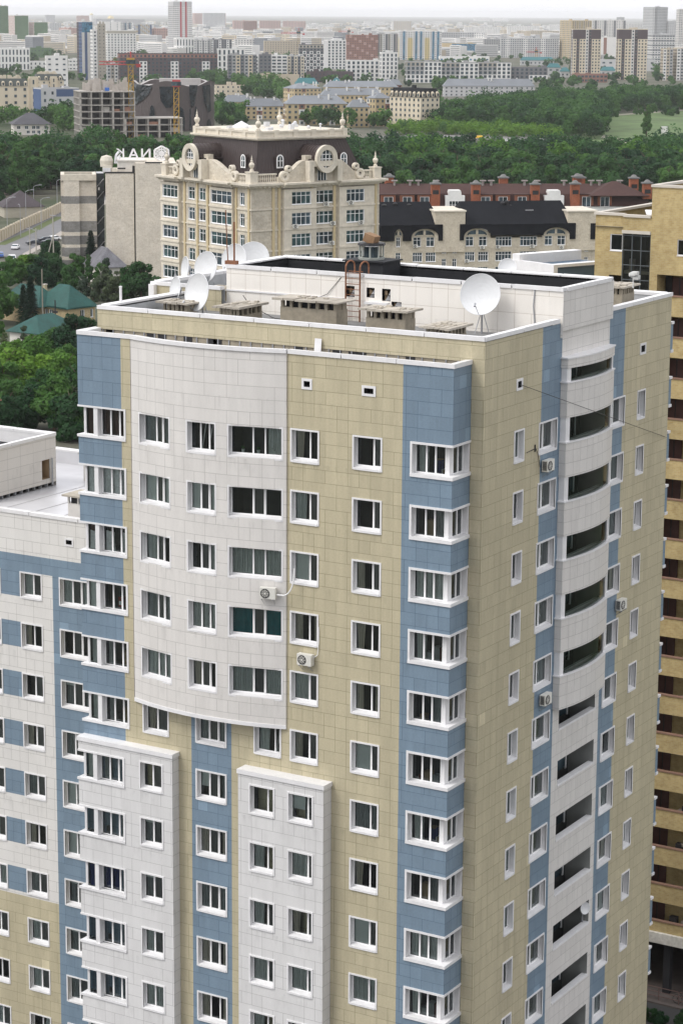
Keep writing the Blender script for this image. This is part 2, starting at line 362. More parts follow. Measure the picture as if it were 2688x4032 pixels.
# ------------------------------------------------------------------ the tower
X0, XR, YB, YE = -21.37, .67, 1.75, 23.68
tower = thing('apartment_tower', 'tall ochre, white and blue tiled tower with curved white balconies filling the foreground', 'apartment tower', (-10, 12, G))
NK = 12
O, B_, W_ = 0, 1, 2
def hole(x, w, ztop, h): return (x+.05, x+w-.05, ztop-h+.05, ztop-.05)
fh = []; WL = []       # front holes / window list
YW = {'Y1': (-8.76, 1.62, 6, (.60,.40)), 'Y2': (-5.32, 1.62, NK, (.64,.36))}
for k in range(NK):
    z = -3.0*k
    if k < 6: fh.append((X0-.1, -18.44, z-1.60, z-.03)); WL.append((-8.76, z, 1.62, 1.64, (.60,.40)))
    WL.append((-5.32, z, 1.62, 1.64, (.64,.36)))
    fh.append((-2.19, .1, z-1.63, z-.03))
WL.append((-17.60, -15.02, 1.63, 1.62, (.45,.55))); WL.append((-10.87, -15.02, 1.61, 1.6, (.70,.30)))
for k in range(5, NK): WL.append((-14.36, -3.0*k-.02 if k > 5 else -15.02, 1.88, 1.62, (.34,.33,.33)))
for x, z, w, h, p in WL: fh.append(hole(x, w, z, h))
fh.append((-17.95,-9.02,-14.6,3.4))
fh += [hole(-8.13, .58, 2.45, .52), hole(-4.83, .75, 2.40, .5)]
def fcol(x, z):
    if x < -18.69: return B_
    if -2.64 < x: return B_
    if z < -15 and -14.61 < x < -12.2: return B_
    return O
b = MB()
wall_grid(b, lambda u: (u, 0), X0, 0, G, 3.58, fh, fcol, (-18.69, -18.09, -14.61, -12.2, -8.97, -2.64), (-15.0, 3.4))
wall_grid(b, lambda u: (0, u), 0, YB, G, 3.58, [(-.1, YB+.1, -3.0*k-1.63, -3.0*k-.03) for k in range(NK)], lambda u, z: B_)
wall_grid(b, lambda u: (X0, -u), -12.0, 0, G, 3.58, [(-1.68, .1, -3.0*k-1.60, -3.0*k-.03) for k in range(6)], lambda u, z: B_ if u > -1.75 else O)
# the set-back face above the front strip, its hidden foot, and the corner return
wall_grid(b, lambda u: (u, YB), X0, XR, 3.66, 4.70, [], lambda u, z: O)
wall_grid(b, lambda u: (u, YB), 0, XR, G, 3.66, [], lambda u, z: O)
wall_grid(b, lambda u: (X0, -u), -12.0, -YB, 3.58, 4.70, [], lambda u, z: O)
b.face([(X0,YB+.06,3.2),(0,YB+.06,3.2),(0,YB+.06,3.8),(X0,YB+.06,3.8)], 6)
for i in range(12): x = X0+.5+(i*i*.61+i*1.9)%20; b.box(x, x+.5, YB+.03, YB+.05, 3.2, 3.64, 3)
b.face([(X0,0,3.2),(0,0,3.2),(0,YB+.25,3.2),(X0,YB+.25,3.2)], 4)
for i in range(34): x = X0+.3+i*.635; b.box(x, x+.05, YB-.0, YB+.05, 3.2, 3.67, 5)
# right face
rh = []; RW = []
for k in range(NK):
    z = -3.0*k
    RW += [('slit_window', 4.93, z, 1.10, 1.60, (1.,)), ('window', 7.62, z, 2.06, 1.60, (.45,.55)), ('window', 16.02, z, 1.82, 1.60, (.45,.55)), ('slit_window', 19.43, z, 1.06, 1.59, (1.,))]
    rh.append((10.12 if k < 5 else 10.78, 15.5 if k < 5 else 15.2, z-1.34, z-.05))
rh.append((10.12, 15.5, 1.66, 2.40))
for nm, y, z, w, h, p in RW: rh.append(hole(y, w, z, h))
rh += [hole(5.07, .66, 2.47, .56), hole(19.58, .78, 2.47, .6)]
def rcol(y, z):
    if 7.84 < y < 10.04: return B_
    if 10.04 <= y < 15.66: return W_
    if 15.66 <= y < 17.6: return B_
    return O
wall_grid(b, lambda u: (XR, u), YB, YE, G, 4.62, rh, rcol, (7.84, 10.04, 15.66, 17.6))
wall_grid(b, lambda u: (-u, YE), -XR, 23.4, G, 4.62, [], lambda u, z: O)
part(tower, 'wall', b, [YEL, BLU, WHT, BLACK, SILV, GREYM, CONC])

# drum: the white bowed upper front
ch0, ch1, sag = np.array([-18.07, -.02]), np.array([-8.95, -.06]), .74
cl = np.linalg.norm(ch1-ch0); Rr = (cl*cl/4+sag*sag)/(2*sag); cd_ = (ch1-ch0)/cl; cn_ = np.array([-cd_[1], cd_[0]]); cc = (ch0+ch1)/2+cn_*(Rr-sag); half = math.asin(cl/2/Rr); AL = 2*half*Rr
def arc(u, off=0.0):
    t = -half+u/Rr; return tuple(cc+(Rr+off)*(cd_*math.sin(t)-cn_*math.cos(t)))
def arc_u(x):       # arc length of the point with this x
    lo, hi = 0, AL
    for _ in range(40):
        m_ = (lo+hi)/2
        if arc(m_)[0] < x: lo = m_
        else: hi = m_
    return lo
b = MB(); DW = []
for k in range(5):
    for xa, xb, p in ((-17.5, -15.30, (.42,.23,.35)), (-14.29, -12.53, (.36,.32,.32)), (-11.92, -9.10, (.42,.23,.35))):
        DW.append((arc_u(xa), arc_u(xb), -3.0*k, p))
dh = [(a+.05, c-.05, z-1.57, z-.05) for a, c, z, p in DW]
wall_grid(b, arc, 0, AL, -14.86, 3.58, dh, lambda u, z: 0, (), (), 44)
for i in range(44):
    u, v = AL*i/44, AL*(i+1)/44; p, q, pi_, qi = arc(u, .03), arc(v, .03), arc(u, -.3), arc(v, -.3)
    b.face([(*p,-15.05),(*q,-15.05),(*q,-14.86),(*p,-14.86)], 1); b.face([(*p,-14.86),(*q,-14.86),(*qi,-14.85),(*pi_,-14.85)], 1); b.face([(*p,-15.05),(*pi_,-15.05),(*qi,-15.05),(*q,-15.05)], 1)
    b.face([(*p,-15.05),(*pi_,-15.05),(q[0],.0,-15.05),(p[0],.0,-15.05)], 1)
for u in (0, AL): p = arc(u, .03); b.face([(*p,-15.05),(p[0],.03,-15.05),(p[0],.03,3.58),(*p,3.58)], 0)
part(tower, 'curved_front', b, [WHT, TRIM])
b = MB()
for i in range(24):
    u, v = AL*i/24, AL*(i+1)/24; p, q, r_, s_ = arc(u, .07), arc(v, .07), arc(u, -.32), arc(v, -.32)
    b.face([(*p,3.58),(*q,3.58),(*q,3.77),(*p,3.77)]); b.face([(*p,3.77),(*q,3.77),(*s_,3.75),(*r_,3.75)]); b.face([(*r_,3.5),(*s_,3.5),(*s_,3.75),(*r_,3.75)]); b.face([(*p,3.58),(*q,3.58),(*s_,3.55),(*r_,3.55)])
coping(b, (-18.12, 0), (X0, 0), 3.77, .38); coping(b, (0, 0), (-8.93, 0), 3.77, .38); coping(b, (0, YB-.02), (0, -.06), 3.765, .38); coping(b, (X0, .05), (X0, 1.6), 3.765, .38)
coping(b, (XR, YB), (X0, YB), 4.86, .42); coping(b, (X0, YB+.4), (X0, 9.2), 4.85, .42); coping(b, (XR, 9.62), (XR, YB), 4.86, .42)
coping(b, (XR, YE), (XR, 15.8), 4.80, .45, seg=2.6); coping(b, (-23, YE), (XR-.3, YE), 4.80, .45)
part(tower, 'coping', b, [TRIM, BLACK])
# parapet backs and roof decks
b = MB()
b.face([(X0,YB,3.9),(XR,YB,3.9),(XR,YE,3.9),(X0,YE,3.9)], 1)
for p, q in (((X0+.36,YB+.36),(XR-.36,YB+.36)), ((XR-.36,YB+.36),(XR-.36,9.7)), ((X0+.36,YB+.36),(X0+.36,9.3)), ((XR-.36,15.8),(XR-.36,YE-.36)), ((-21,YE-.36),(XR-.36,YE-.36))):
    b.face([(*p,3.9),(*q,3.9),(*q,4.72),(*p,4.72)], 0)
part(tower, 'roof', b, [plain('grey_parapet_render', (.42,.43,.44), .8, .2), plain('grey_bitumen_roof', (.20,.20,.20), .9, .3)])

# penthouse
PW = tile('penthouse_cladding', (.80,.765,.71), (.52,.47,.41), w=.93, h=.93, var=.05, speck=.02, streak=.05, drop=.05, voff=.62)
YP0, YP1, XP0 = 9.79, 15.62, -18.85
b = MB(); ph = []
for x0_, x1_, z0_, z1_ in ((-11.48,-11.0,5.14,5.7), (-10.29,-9.82,5.18,5.68), (-9.38,-8.88,5.06,5.68), (-8.82,-8.24,4.8,5.06), (-10.15,-9.05,4.55,4.86)): ph.append((x0_, x1_, z0_, z1_))
wall_grid(b, lambda u: (u, YP0), XP0, XR+.12, 3.9, 6.2, ph, lambda u, z: 0)
for x0_, x1_, z0_, z1_ in ph:
    b.box(x0_, x1_, YP0+.02, YP0+.5, z0_, z1_, 3, 'f')
    if z1_ > 5: b.box(x0_+.05, x0_+.22, YP0+.18, YP0+.3, z0_+.02, z1_-.12, 4); b.face([(x0_+.1,YP0+.15,z0_),(x1_-.05,YP0+.2,z0_+.02),(x1_-.12,YP0+.2,z1_-.1),(x0_+.3,YP0+.15,z0_+.3)], 2)
b.box(-10.28, -8.95, YP0-.25, YP0+.05, 4.86, 4.98, 2)
b.box(XP0, -11.6, YP0-.06, YP0+.02, 4.98, 5.06, 2)
wall_grid(b, lambda u: (XP0, -u), -YP1, -YP0, 3.9, 6.2, [], lambda u, z: 0); wall_grid(b, lambda u: (-u, YP1), -XR, -XP0, 3.9, 6.2, [], lambda u, z: 0)
wall_grid(b, lambda u: (XR+.12, u), YP0, YP1+.12, 4.24, 6.2, [], lambda u, z: 1); b.face([(XR,YP0,4.24),(XR+.12,YP0,4.24),(XR+.12,YP1+.12,4.24),(XR,YP1+.12,4.24)], 1); b.face([(XR+.12,YP1+.12,4.24),(XR,YP1+.12,4.24),(XR,YP1+.12,6.2),(XR+.12,YP1+.12,6.2)], 1)
for p, q in (((XP0+.34,YP0+.34),(XR-.3,YP0+.34)), ((XR-.3,YP0+.34),(XR-.3,YP1-.34)), ((XP0+.34,YP1-.34),(XR-.3,YP1-.34)), ((XP0+.34,YP0+.34),(XP0+.34,YP1-.34))): b.face([(*p,5.35),(*q,5.35),(*q,6.25),(*p,6.25)], 3)
b.face([(XP0,YP0,5.35),(XR,YP0,5.35),(XR,YP1,5.35),(XP0,YP1,5.35)], 3)
o = part(tower, 'penthouse', b, [PW, WHT, TRIM, BITU, plain('rubble_brick', (.33,.24,.15), .9, .3)])
b = MB(); b.box(XP0+.02, XR+.1, YP0+.02, YP0+.33, 6.2, 6.24, 1); b.box(XP0+.02, XR+.1, YP1-.33, YP1-.02, 6.2, 6.24, 1)
coping(b, (XR+.12, YP0), (XP0, YP0), 6.38, .40, .2, 3.0, gap=.07); coping(b, (XP0, YP1), (XR+.1, YP1), 6.36, .40, .2, 3.0, gap=.07); coping(b, (XP0, YP0+.4), (XP0, YP1-.4), 6.36, .4, .2, 2.6, gap=.07); coping(b, (XR+.12, YP1-.3), (XR+.12, YP0+.42), 6.37, .4, .2, 1.5, gap=.06)
put('coping', b.mesh('coping', [TRIM, BLACK]), o)
# lift shaft head with lantern on the penthouse roof
b = MB(); b.box(-13.6, -11.3, 13.2, 15.1, 5.36, 6.55, 0); b.box(-13.7, -11.2, 13.1, 15.2, 6.55, 6.63, 0)
lh = part(tower, 'shaft_head', b, [BITU]); b = MB()
for i in range(8):
    a = i*PI/4+.39; b.tube((-12.5+.62*math.cos(a), 14.1+.62*math.sin(a), 6.63), (-12.5+.62*math.cos(a), 14.1+.62*math.sin(a), 7.35), .05, 5, 0)
b.lathe([(.001,7.52),(.72,7.5),(.75,7.38),(.001,7.36)], 10, 1, (-12.5,14.1,0)); b.lathe([(.70,6.63),(.72,6.75),(.62,6.76)], 10, 0, (-12.5,14.1,0)); b.box(-12.8,-12.2,13.8,14.4,6.64,7.3,2)
b.M = Matrix.Translation((-12.55,14.1,7.5)) @ Matrix.Rotation(.3, 4, 'Y'); b.box(-.35,.3,-.3,.3,0,.45,3); b.M = None
put('lantern', b.mesh('lantern', [plain('pale_green_iron', (.35,.37,.34), .6), BLACK, farglass('far_glass'), plain('rotten_board', (.26,.16,.09), .9, .3)]), lh)

# windows
row_styles = {0: 'grey', 1: 'left'}
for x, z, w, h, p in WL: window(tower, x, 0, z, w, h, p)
k3 = {(0,0):'grey',(1,0):'blind',(1,1):'blind',(2,3):'teal',(2,0):'pots',(2,2):'sheer',(2,1):'none',(0,1):'creamleft'}
for i, (a, c, z, p) in enumerate(DW):
    pa, pc = np.array(arc(a)), np.array(arc(c)); ang = math.atan2(*(pc-pa)[::-1]); L = float(np.linalg.norm(pc-pa))
    st = {0:'grey',1:'none',2:'pots',3:'blind',4:'blind',5:'none',8:'sheer',11:'teal',14:'sheer',13:'creamleft'}.get(i)
    mid = np.array(arc((a+c)/2)); n_ = np.array([math.sin(ang), -math.cos(ang)]); off = n_*(-.02)
    window(tower, pa[0]+off[0], pa[1]+off[1], z, round(L, 2), 1.62, p, ang, st, d=.34)
for nm, y, z, w, h, p in RW: window(tower, XR, y, z, w, h, p, PI/2, None, .28, nm)
for x, z, w, h, r_ in ((-8.13,2.45,.58,.52,0), (-4.83,2.40,.75,.5,0)):
    b = MB(); t = .12
    for q in ((0,t,-h,0),(w-t,w,-h,0),(t,w-t,-t,0),(t,w-t,-h,-h+t)): b.box(q[0],q[1],-.035,.02,q[2],q[3])
    b.box(t,w-t,0,.5,-h+t,-t,1,'f'); W_inv(put('attic_vent', b.mesh('attic_vent', [TRIM, DARK]), tower, (x,0,z)), tower)
for y, z, w, h in ((5.07,2.47,.66,.56), (19.58,2.47,.78,.6)):
    b = MB(); t = .12
    for q in ((0,t,-h,0),(w-t,w,-h,0),(t,w-t,-t,0),(t,w-t,-h,-h+t)): b.box(q[0],q[1],-.035,.02,q[2],q[3])
    b.box(t,w-t,0,.35,-h+t,-t,1,'f'); W_inv(put('attic_vent', b.mesh('attic_vent', [TRIM, DARK]), tower, (XR,y,z), PI/2), tower)

# corner windows of the blue bay
def glaze(b, gb, p, q, z0, z1, fr, f=.045):
    """bars (b) and panes (gb) of a glazed screen between plan points"""
    p = np.array(p, float); q = np.array(q, float); L = np.linalg.norm(q-p); ang = math.atan2(q[1]-p[1], q[0]-p[0])
    M = Matrix.Translation((p[0], p[1], 0)) @ Matrix.Rotation(ang, 4, 'Z'); b.M = gb.M = M
    x = 0; T = sum(fr)
    for i, w in enumerate(fr):
        a, c = x, x+L*w/T; x = c
        b.box(a,a+f,-.03,.03,z0,z1); b.box(c-f,c-.001,-.03,.03,z0,z1); b.box(a+f,c-f,-.03,.03,z1-f,z1); b.box(a+f,c-f,-.03,.03,z0,z0+f)
        gb.face([(a+f,0,z0+f),(c-f,0,z0+f),(c-f,0,z1-f),(a+f,0,z1-f)], 0)
    b.M = gb.M = None
f_ = MB(); s_ = MB(); g_ = MB(); e = .04; zt, zb, zs = -.11, -1.66, -1.50
f_.box(-2.21,e,-e,.03,zt,0); f_.box(.0-.03,e,.03,YB-.005,zt,0); f_.box(-2.21,e+.02,-e-.02,.03,zb,zs); f_.box(-.03,e+.02,.03,YB-.005,zb,zs); f_.box(-2.21,-2.10,-e,.03,zs,zt)
f_.box(-2.10,-.03,.03,.36,zs-.06,zs-.003); f_.box(-.36,-.03,.36,YB-.01,zs-.06,zs-.003); f_.box(-2.1,-.03,.03,.36,zt+.003,zt+.06); f_.box(-.36,-.03,.36,YB-.01,zt+.003,zt+.06)
f_.box(-2.13,-2.10,.03,.36,zs,zt); f_.box(-.36,-.01,1.66,YB-.006,zs,zt)
f_.box(-.50,-.33,.33,.66,zs,zt)
for q in ([(-2.1,1.65,-2.4),(-.37,1.65,-2.4),(-.37,1.65,0),(-2.1,1.65,0)], [(-2.1,.37,-2.4),(-2.1,1.65,-2.4),(-2.1,1.65,0),(-2.1,.37,0)], [(-2.1,.37,-2.4),(-.37,.37,-2.4),(-.37,1.65,-2.4),(-2.1,1.65,-2.4)], [(-2.1,.37,zt),(-.37,.37,zt),(-.37,1.65,zt),(-2.1,1.65,zt)], [(-2.1,.37,-2.4),(-.37,.37,-2.4),(-.37,.37,zs-.06),(-2.1,.37,zs-.06)], [(-.37,.37,-2.4),(-.37,1.65,-2.4),(-.37,1.65,zs-.06),(-.37,.37,zs-.06)]): f_.face(q, 1)
glaze(s_, g_, (-2.10,.35), (-.50,.35), zs, zt, (.36,.30,.34)); glaze(s_, g_, (-.35,.66), (-.35,1.66), zs, zt, (.5,.5))
CWf, CWs, CWg = f_.mesh('corner_window', [TRIM, DARK]), s_.mesh('sash', [PVC]), g_.mesh('pane', [GLS])
def clutter(k):
    b = MB(); r = random.Random(k*31+5); mats = CURT+[plain('cardboard', (.30,.22,.13), .9), plain('red_fabric', (.22,.03,.03), .9), plain('white_goods', (.6,.6,.6), .5)]
    for i in range(4):
        x = r.uniform(-2.0,-.8); z0 = -1.5; w = r.uniform(.15,.4); b.box(x, x+w, .55+.05*i, .9+.05*i, z0-.2, z0+r.uniform(.1,.75), r.choice([7,8,8,10,2,6]))
    if k % 3 == 0: pleats(b, -2.0, -1.45, -2.2, -.12, .5, mi=0, taper=.2)
    if k % 3 == 1: pleats(b, -1.2, -.6, -2.2, -.12, .5, mi=7)
    if k % 4 == 2: pleats(b, -2.05, -.5, -2.2, -.12, .48, .03, .16, 0)
    return b.mesh('curtain', mats)
CL = [clutter(k) for k in range(6)]
for k in range(NK):
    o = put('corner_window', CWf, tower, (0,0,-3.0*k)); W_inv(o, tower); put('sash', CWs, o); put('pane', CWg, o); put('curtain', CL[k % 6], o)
# left bay windows (also those of the white block below, further out)
f_ = MB(); s_ = MB(); g_ = MB()
f_.box(-.02,2.95,-e,.03,zt+.02,0); f_.box(-.05,2.95,-e-.02,.03,-1.63,-1.50); f_.box(2.84,2.95,-e,.03,-1.5,zt+.02); f_.box(-.02,2.84,.03,1.7,-1.56,-1.503); f_.box(-.02,2.84,.03,1.7,zt+.023,zt+.08)
f_.box(.95,1.2,.0,.37,-1.5,zt+.02); f_.box(2.82,2.845,.03,.37,-1.5,zt+.02); f_.box(.28,.36,.1,.2,-1.5,zt+.02); f_.box(.28,.36,1.55,1.7,-1.5,zt+.02)
for q in ([(.36,1.65,-2.4),(2.83,1.65,-2.4),(2.83,1.65,0),(.36,1.65,0)], [(2.83,.37,-2.4),(2.83,1.65,-2.4),(2.83,1.65,0),(2.83,.37,0)], [(.36,.2,zt),(2.83,.2,zt),(2.83,1.65,zt),(.36,1.65,zt)], [(.36,.2,-1.5),(2.83,.37,-1.5),(2.83,1.65,-1.5),(.36,1.65,-1.5)]): f_.face(q, 1)
glaze(s_, g_, (.36,.15), (.95,.15), -1.5, zt+.02, (1,)); glaze(s_, g_, (1.2,.37), (2.82,.37), -1.5, zt+.02, (.36,.34,.30)); glaze(s_, g_, (.32,1.55), (.32,.2), -1.5, zt+.02, (.5,.5))
BWf, BWs, BWg = f_.mesh('balcony_window', [TRIM, DARK]), s_.mesh('sash', [PVC]), g_.mesh('pane', [GLS])
def baycurt(st):
    b = MB()
    if st == 'brown': pleats(b,.4,.95,-1.5,-.15,.3,.02,.2,2); pleats(b,1.2,2.8,-1.5,-.15,.55,.02,.3,2)
    elif st == 'foil':
        for i in range(10): x = .38+i*.245; a = .3 if x < 1 else .5; b.face([(x,a+.06*(i%2),-1.5),(x+.245,a+.06*((i+1)%2),-1.5),(x+.245,a+.05*((i+1)%2),-.15),(x,a+.07*(i%2),-.15)], 4)
    elif st == 'halffoil':
        b.face([(.38,.3,-1.5),(.95,.33,-1.5),(.95,.3,-.6),(.38,.36,-.5)], 4); b.face([(1.25,.5,-1.5),(1.8,.55,-1.5),(1.8,.5,-.5),(1.25,.52,-.45)], 4); b.face([(2.3,.5,-1.5),(2.8,.55,-1.5),(2.8,.5,-.5),(2.3,.52,-.45)], 4); pleats(b,.4,.95,-.5,-.12,.32,.02,.2,2)
    elif st == 'blind': b.face([(.37,.28,-1.5),(.95,.28,-1.5),(.95,.28,-.12),(.37,.28,-.12)], 5); b.box(1.9,2.25,.6,.9,-1.4,-.9,9); b.box(1.95,2.2,.58,.62,-1.3,-1.1,5)
    elif st == 'navy': pleats(b,.4,.95,-1.5,-.12,.3,.02,.2,6); pleats(b,1.2,2.1,-1.5,-.12,.55,.02,.25,6)
    elif st == 'rail': b.M = Matrix.Rotation(-.5,4,'Y'); b.box(.9,2.2,.7,.75,-.4,-.25,10); b.M = None; b.box(1.3,1.7,.6,.9,-1.5,-1.1,10); pleats(b,2.2,2.8,-1.5,-.12,.6,.02,.2,7)
    else: pleats(b,.4,.8,-1.5,-.12,.35,.03,.15,0); pleats(b,1.3,1.75,-1.5,-.12,.55,.03,.15,7); b.box(2.0,2.5,.7,1.0,-1.5,-.8,8)
    return b.mesh('curtain', CURT+[plain('cardboard', (.30,.22,.13)), plain('red_fabric', (.35,.05,.03)), plain('white_goods', (.6,.6,.6))])
BC = {s: baycurt(s) for s in ('brown','foil','halffoil','blind','navy','rail','mix')}
for k, st in enumerate(('brown','foil','halffoil','blind','mix','mix','mix','rail','navy','rail','rail','mix')):
    o = put('balcony_window', BWf, tower, (X0, 0, -3.0*k) if k < 6 else (-21.3, -.6, -3.0*k)); W_inv(o, tower); put('sash', BWs, o); put('pane', BWg, o); put('curtain', BC[st], o)

# the two white blocks standing proud of the lower front
WB = tile('white_block_cladding', (.66,.655,.65), (.42,.415,.41), var=.05, speck=.03, streak=.08, drop=.4, rough=.4)
for nm, x0, x1, yf, cols in (('left', -21.3, -15.4, -.6, ((-17.43, 1.47, (.45,.55)),)), ('mid', -11.32, -6.38, -.75, ((-10.69, 1.52, (.65,.35)), (-8.44, 1.50, (.72,.28))))):
    b = MB(); hs = []; ws = []
    for k in range(6, NK):
        z = -3.0*k
        if nm == 'left': hs.append((x0-.1, x0+2.9, z-1.60, z-.03))
        for x, w, p in cols: ws.append((x, z+.05, w, p)); hs.append(hole(x, w, z+.05, 1.55))
    wall_grid(b, lambda u: (u, yf), x0, x1, G, -17.52, hs, lambda u, z: 0)
    wall_grid(b, lambda u: (x1, u), yf, -.005, G, -17.52, [], lambda u, z: 0)
    wall_grid(b, lambda u: (x0, -u), .005, -yf, G, -17.52, hs[:0]+([(0,1,-3.0*k-1.6,-3.0*k-.03) for k in range(6,NK)] if nm == 'left' else []), lambda u, z: 0)
    b.box(x0-.05, x1+.06, yf-.06, -.004, -17.52, -17.30, 1)
    part(tower, 'white_block', b, [WB, TRIM])
    for x, z, w, p in ws: window(tower, x, yf, z, w, 1.56, p, 0, None, .3)

# loggias and curved balconies on the right face
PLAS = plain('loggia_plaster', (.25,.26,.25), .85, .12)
b = MB(); yl0, yl1 = 10.78, 15.2; D = 1.45
def loggia_mesh(zlo, zhi, yl0=10.78, yl1=15.2, sill=True):
    b = MB(); xb = -D; zf, zc = -2.75, zhi+.02
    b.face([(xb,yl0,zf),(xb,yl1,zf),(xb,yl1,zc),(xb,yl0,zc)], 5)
    for y in (yl0, yl1): b.face([(0,y,zf),(xb,y,zf),(xb,y,zc),(0,y,zc)], 0)
    b.face([(0,yl0,zc),(xb,yl0,zc),(xb,yl1,zc),(0,yl1,zc)], 0); b.face([(0,yl0,zf),(xb,yl0,zf),(xb,yl1,zf),(0,yl1,zf)], 2)
    b.face([(-.16,yl0,zf),(-.16,yl1,zf),(-.16,yl1,zlo),(-.16,yl0,zlo)], 0)
    if sill: b.box(-.30,.045,yl0-.02,yl1+.02,zlo-.09,zlo+.03,1)
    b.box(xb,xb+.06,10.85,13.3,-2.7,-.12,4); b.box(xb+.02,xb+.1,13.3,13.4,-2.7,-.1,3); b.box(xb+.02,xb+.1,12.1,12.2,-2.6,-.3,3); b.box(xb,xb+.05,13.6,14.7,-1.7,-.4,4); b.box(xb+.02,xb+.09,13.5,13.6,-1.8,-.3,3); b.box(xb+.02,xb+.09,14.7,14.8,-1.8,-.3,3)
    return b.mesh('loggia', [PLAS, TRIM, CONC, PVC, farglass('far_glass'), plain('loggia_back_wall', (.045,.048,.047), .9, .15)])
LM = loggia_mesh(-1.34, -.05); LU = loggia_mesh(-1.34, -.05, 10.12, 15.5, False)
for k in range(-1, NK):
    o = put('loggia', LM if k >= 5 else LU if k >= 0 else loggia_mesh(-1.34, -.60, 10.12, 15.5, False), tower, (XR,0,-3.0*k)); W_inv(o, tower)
def bcurve(off=0.0, n=18, d0=.36, s=.36, ya=9.98, yb=15.55):
    P = []
    for i in range(n+1):
        t = i/n*2-1; P.append((XR+d0+s*(1-t*t)-off, ya+off*(1 if off else 0)+(yb-ya-2*off)*i/n))
    return P
def balcony_mesh(z0, z1):
    b = MB(); o_, i_ = bcurve(), bcurve(.24); n = len(o_)-1
    L = 0
    for k in range(n):
        p, q, r_, s_ = o_[k], o_[k+1], i_[k], i_[k+1]; l2 = L+math.dist(p, q)
        b.face([(*p,z0),(*q,z0),(*q,z1),(*p,z1)], 0, [(L,z0),(l2,z0),(l2,z1),(L,z1)]); L = l2
        b.face([(*r_,z0+.15),(*s_,z0+.15),(*s_,z1),(*r_,z1)], 0); b.face([(*p,z0),(*q,z0),(XR,q[1],z0),(XR,p[1],z0)], 1); b.face([(*r_,z0+.15),(*s_,z0+.15),(XR,s_[1],z0+.15),(XR,r_[1],z0+.15)], 1)
    for P, I in ((o_[0], i_[0]), (o_[-1], i_[-1])): b.face([(XR+.002,P[1],z0),(*P,z0),(*P,z1),(XR+.002,P[1],z1)], 0); b.face([(XR,I[1],z0+.15),(*I,z0+.15),(*I,z1),(XR,I[1],z1)], 0)
    return b
def bal_cap(z1, solid=False):
    b = MB(); o_ = bcurve(-.03, ya=9.94, yb=15.59); i_ = bcurve(.30); n = len(o_)-1
    for k in range(n):
        p, q, r_, s_ = o_[k], o_[k+1], i_[k], i_[k+1]
        if solid: r_, s_ = (XR, p[1]), (XR, q[1])
        b.face([(*p,z1),(*q,z1),(*q,z1+.07),(*p,z1+.07)]); b.face([(*p,z1+.07),(*q,z1+.07),(*s_,z1+.075),(*r_,z1+.075)]); b.face([(*r_,z1),(*s_,z1),(*s_,z1+.07),(*r_,z1+.07)])
    for P, I in ((o_[0], i_[0]), (o_[-1], i_[-1])): b.face([(XR,P[1],z1),(*P,z1),(*P,z1+.07),(XR,P[1],z1+.07)]); b.face([(XR,P[1],z1+.07),(*P,z1+.07),(*I,z1+.072),(XR,I[1],z1+.072)])
    return b.mesh('coping', TRIM)
BALW = WHT
BM, BK = balcony_mesh(-.07, 1.66).mesh('balcony', [BALW, TRIM]), bal_cap(1.66)
def bal_glaze(z0, z1):
    f0_ = MB(); f1_ = MB(); g = MB(); c = bcurve(.05, n=36); n = 36
    for k in range(n):
        p, q = c[k], c[k+1]
        f = f0_ if k < 10 else f1_
        if k < 2 or k > 33:
            f.face([(*p,z0),(*q,z0),(*q,z1),(*p,z1)]); f.face([(p[0]-.18,p[1],z0),(q[0]-.18,q[1],z0),(q[0]-.18,q[1],z1),(p[0]-.18,p[1],z1)])
        else: g.face([(p[0]-.06,p[1],z0),(q[0]-.06,q[1],z0),(q[0]-.06,q[1],z1),(p[0]-.06,p[1],z1)], 0, None, True)
    for k in (2, 34): p = c[k]; f = f0_ if k < 10 else f1_; f.face([(*p,z0),(p[0]-.18,p[1],z0),(p[0]-.18,p[1],z1),(*p,z1)])
    for k in (0, 36): p = c[k]; f = f0_ if k < 10 else f1_; f.face([(*p,z0),(XR+.001,p[1],z0),(XR+.001,p[1],z1),(*p,z1)])
    return f0_.mesh('balcony_post', [TRIM]), f1_.mesh('balcony_post', [TRIM]), g.mesh('balcony_glazing', [BGLS])
G0, G1 = bal_glaze(-1.28, -.065), bal_glaze(1.72, 2.41)
for j in range(-1, 5):
    a_, a2_, b__ = G1 if j < 0 else G0; L_ = (0,0,0 if j < 0 else -3.0*j); o = put('balcony_glazing', b__, tower, L_); W_inv(o, tower); put('balcony_post', a_, o); put('balcony_post', a2_, o)
for j in range(6):
    o = put('balcony', BM, tower, (0,0,-3.0*j)); W_inv(o, tower); put('coping', BK, o)
o = put('balcony_canopy', balcony_mesh(2.40, 2.86).mesh('balcony_canopy', [BALW, TRIM]), tower); W_inv(o, tower); put('coping', bal_cap(2.86, True), o)
# blue and white bay beyond the far edge: sills and little blue panels that stand out past the corner
b = MB(); b.box(XR-.4, XR+.0, YE+.01, YE+.32, -1.35, .05, 0); b.box(XR-.45, XR+.05, YE+.01, YE+.36, .05, .19, 1); b.box(XR-.45, XR+.05, YE+.01, YE+.36, -1.5, -1.35, 1); FB = b.mesh('far_balcony', [BLU, TRIM])
for k in range(-1, NK): W_inv(put('far_balcony', FB, tower, (0,0,-3.0*k)), tower)
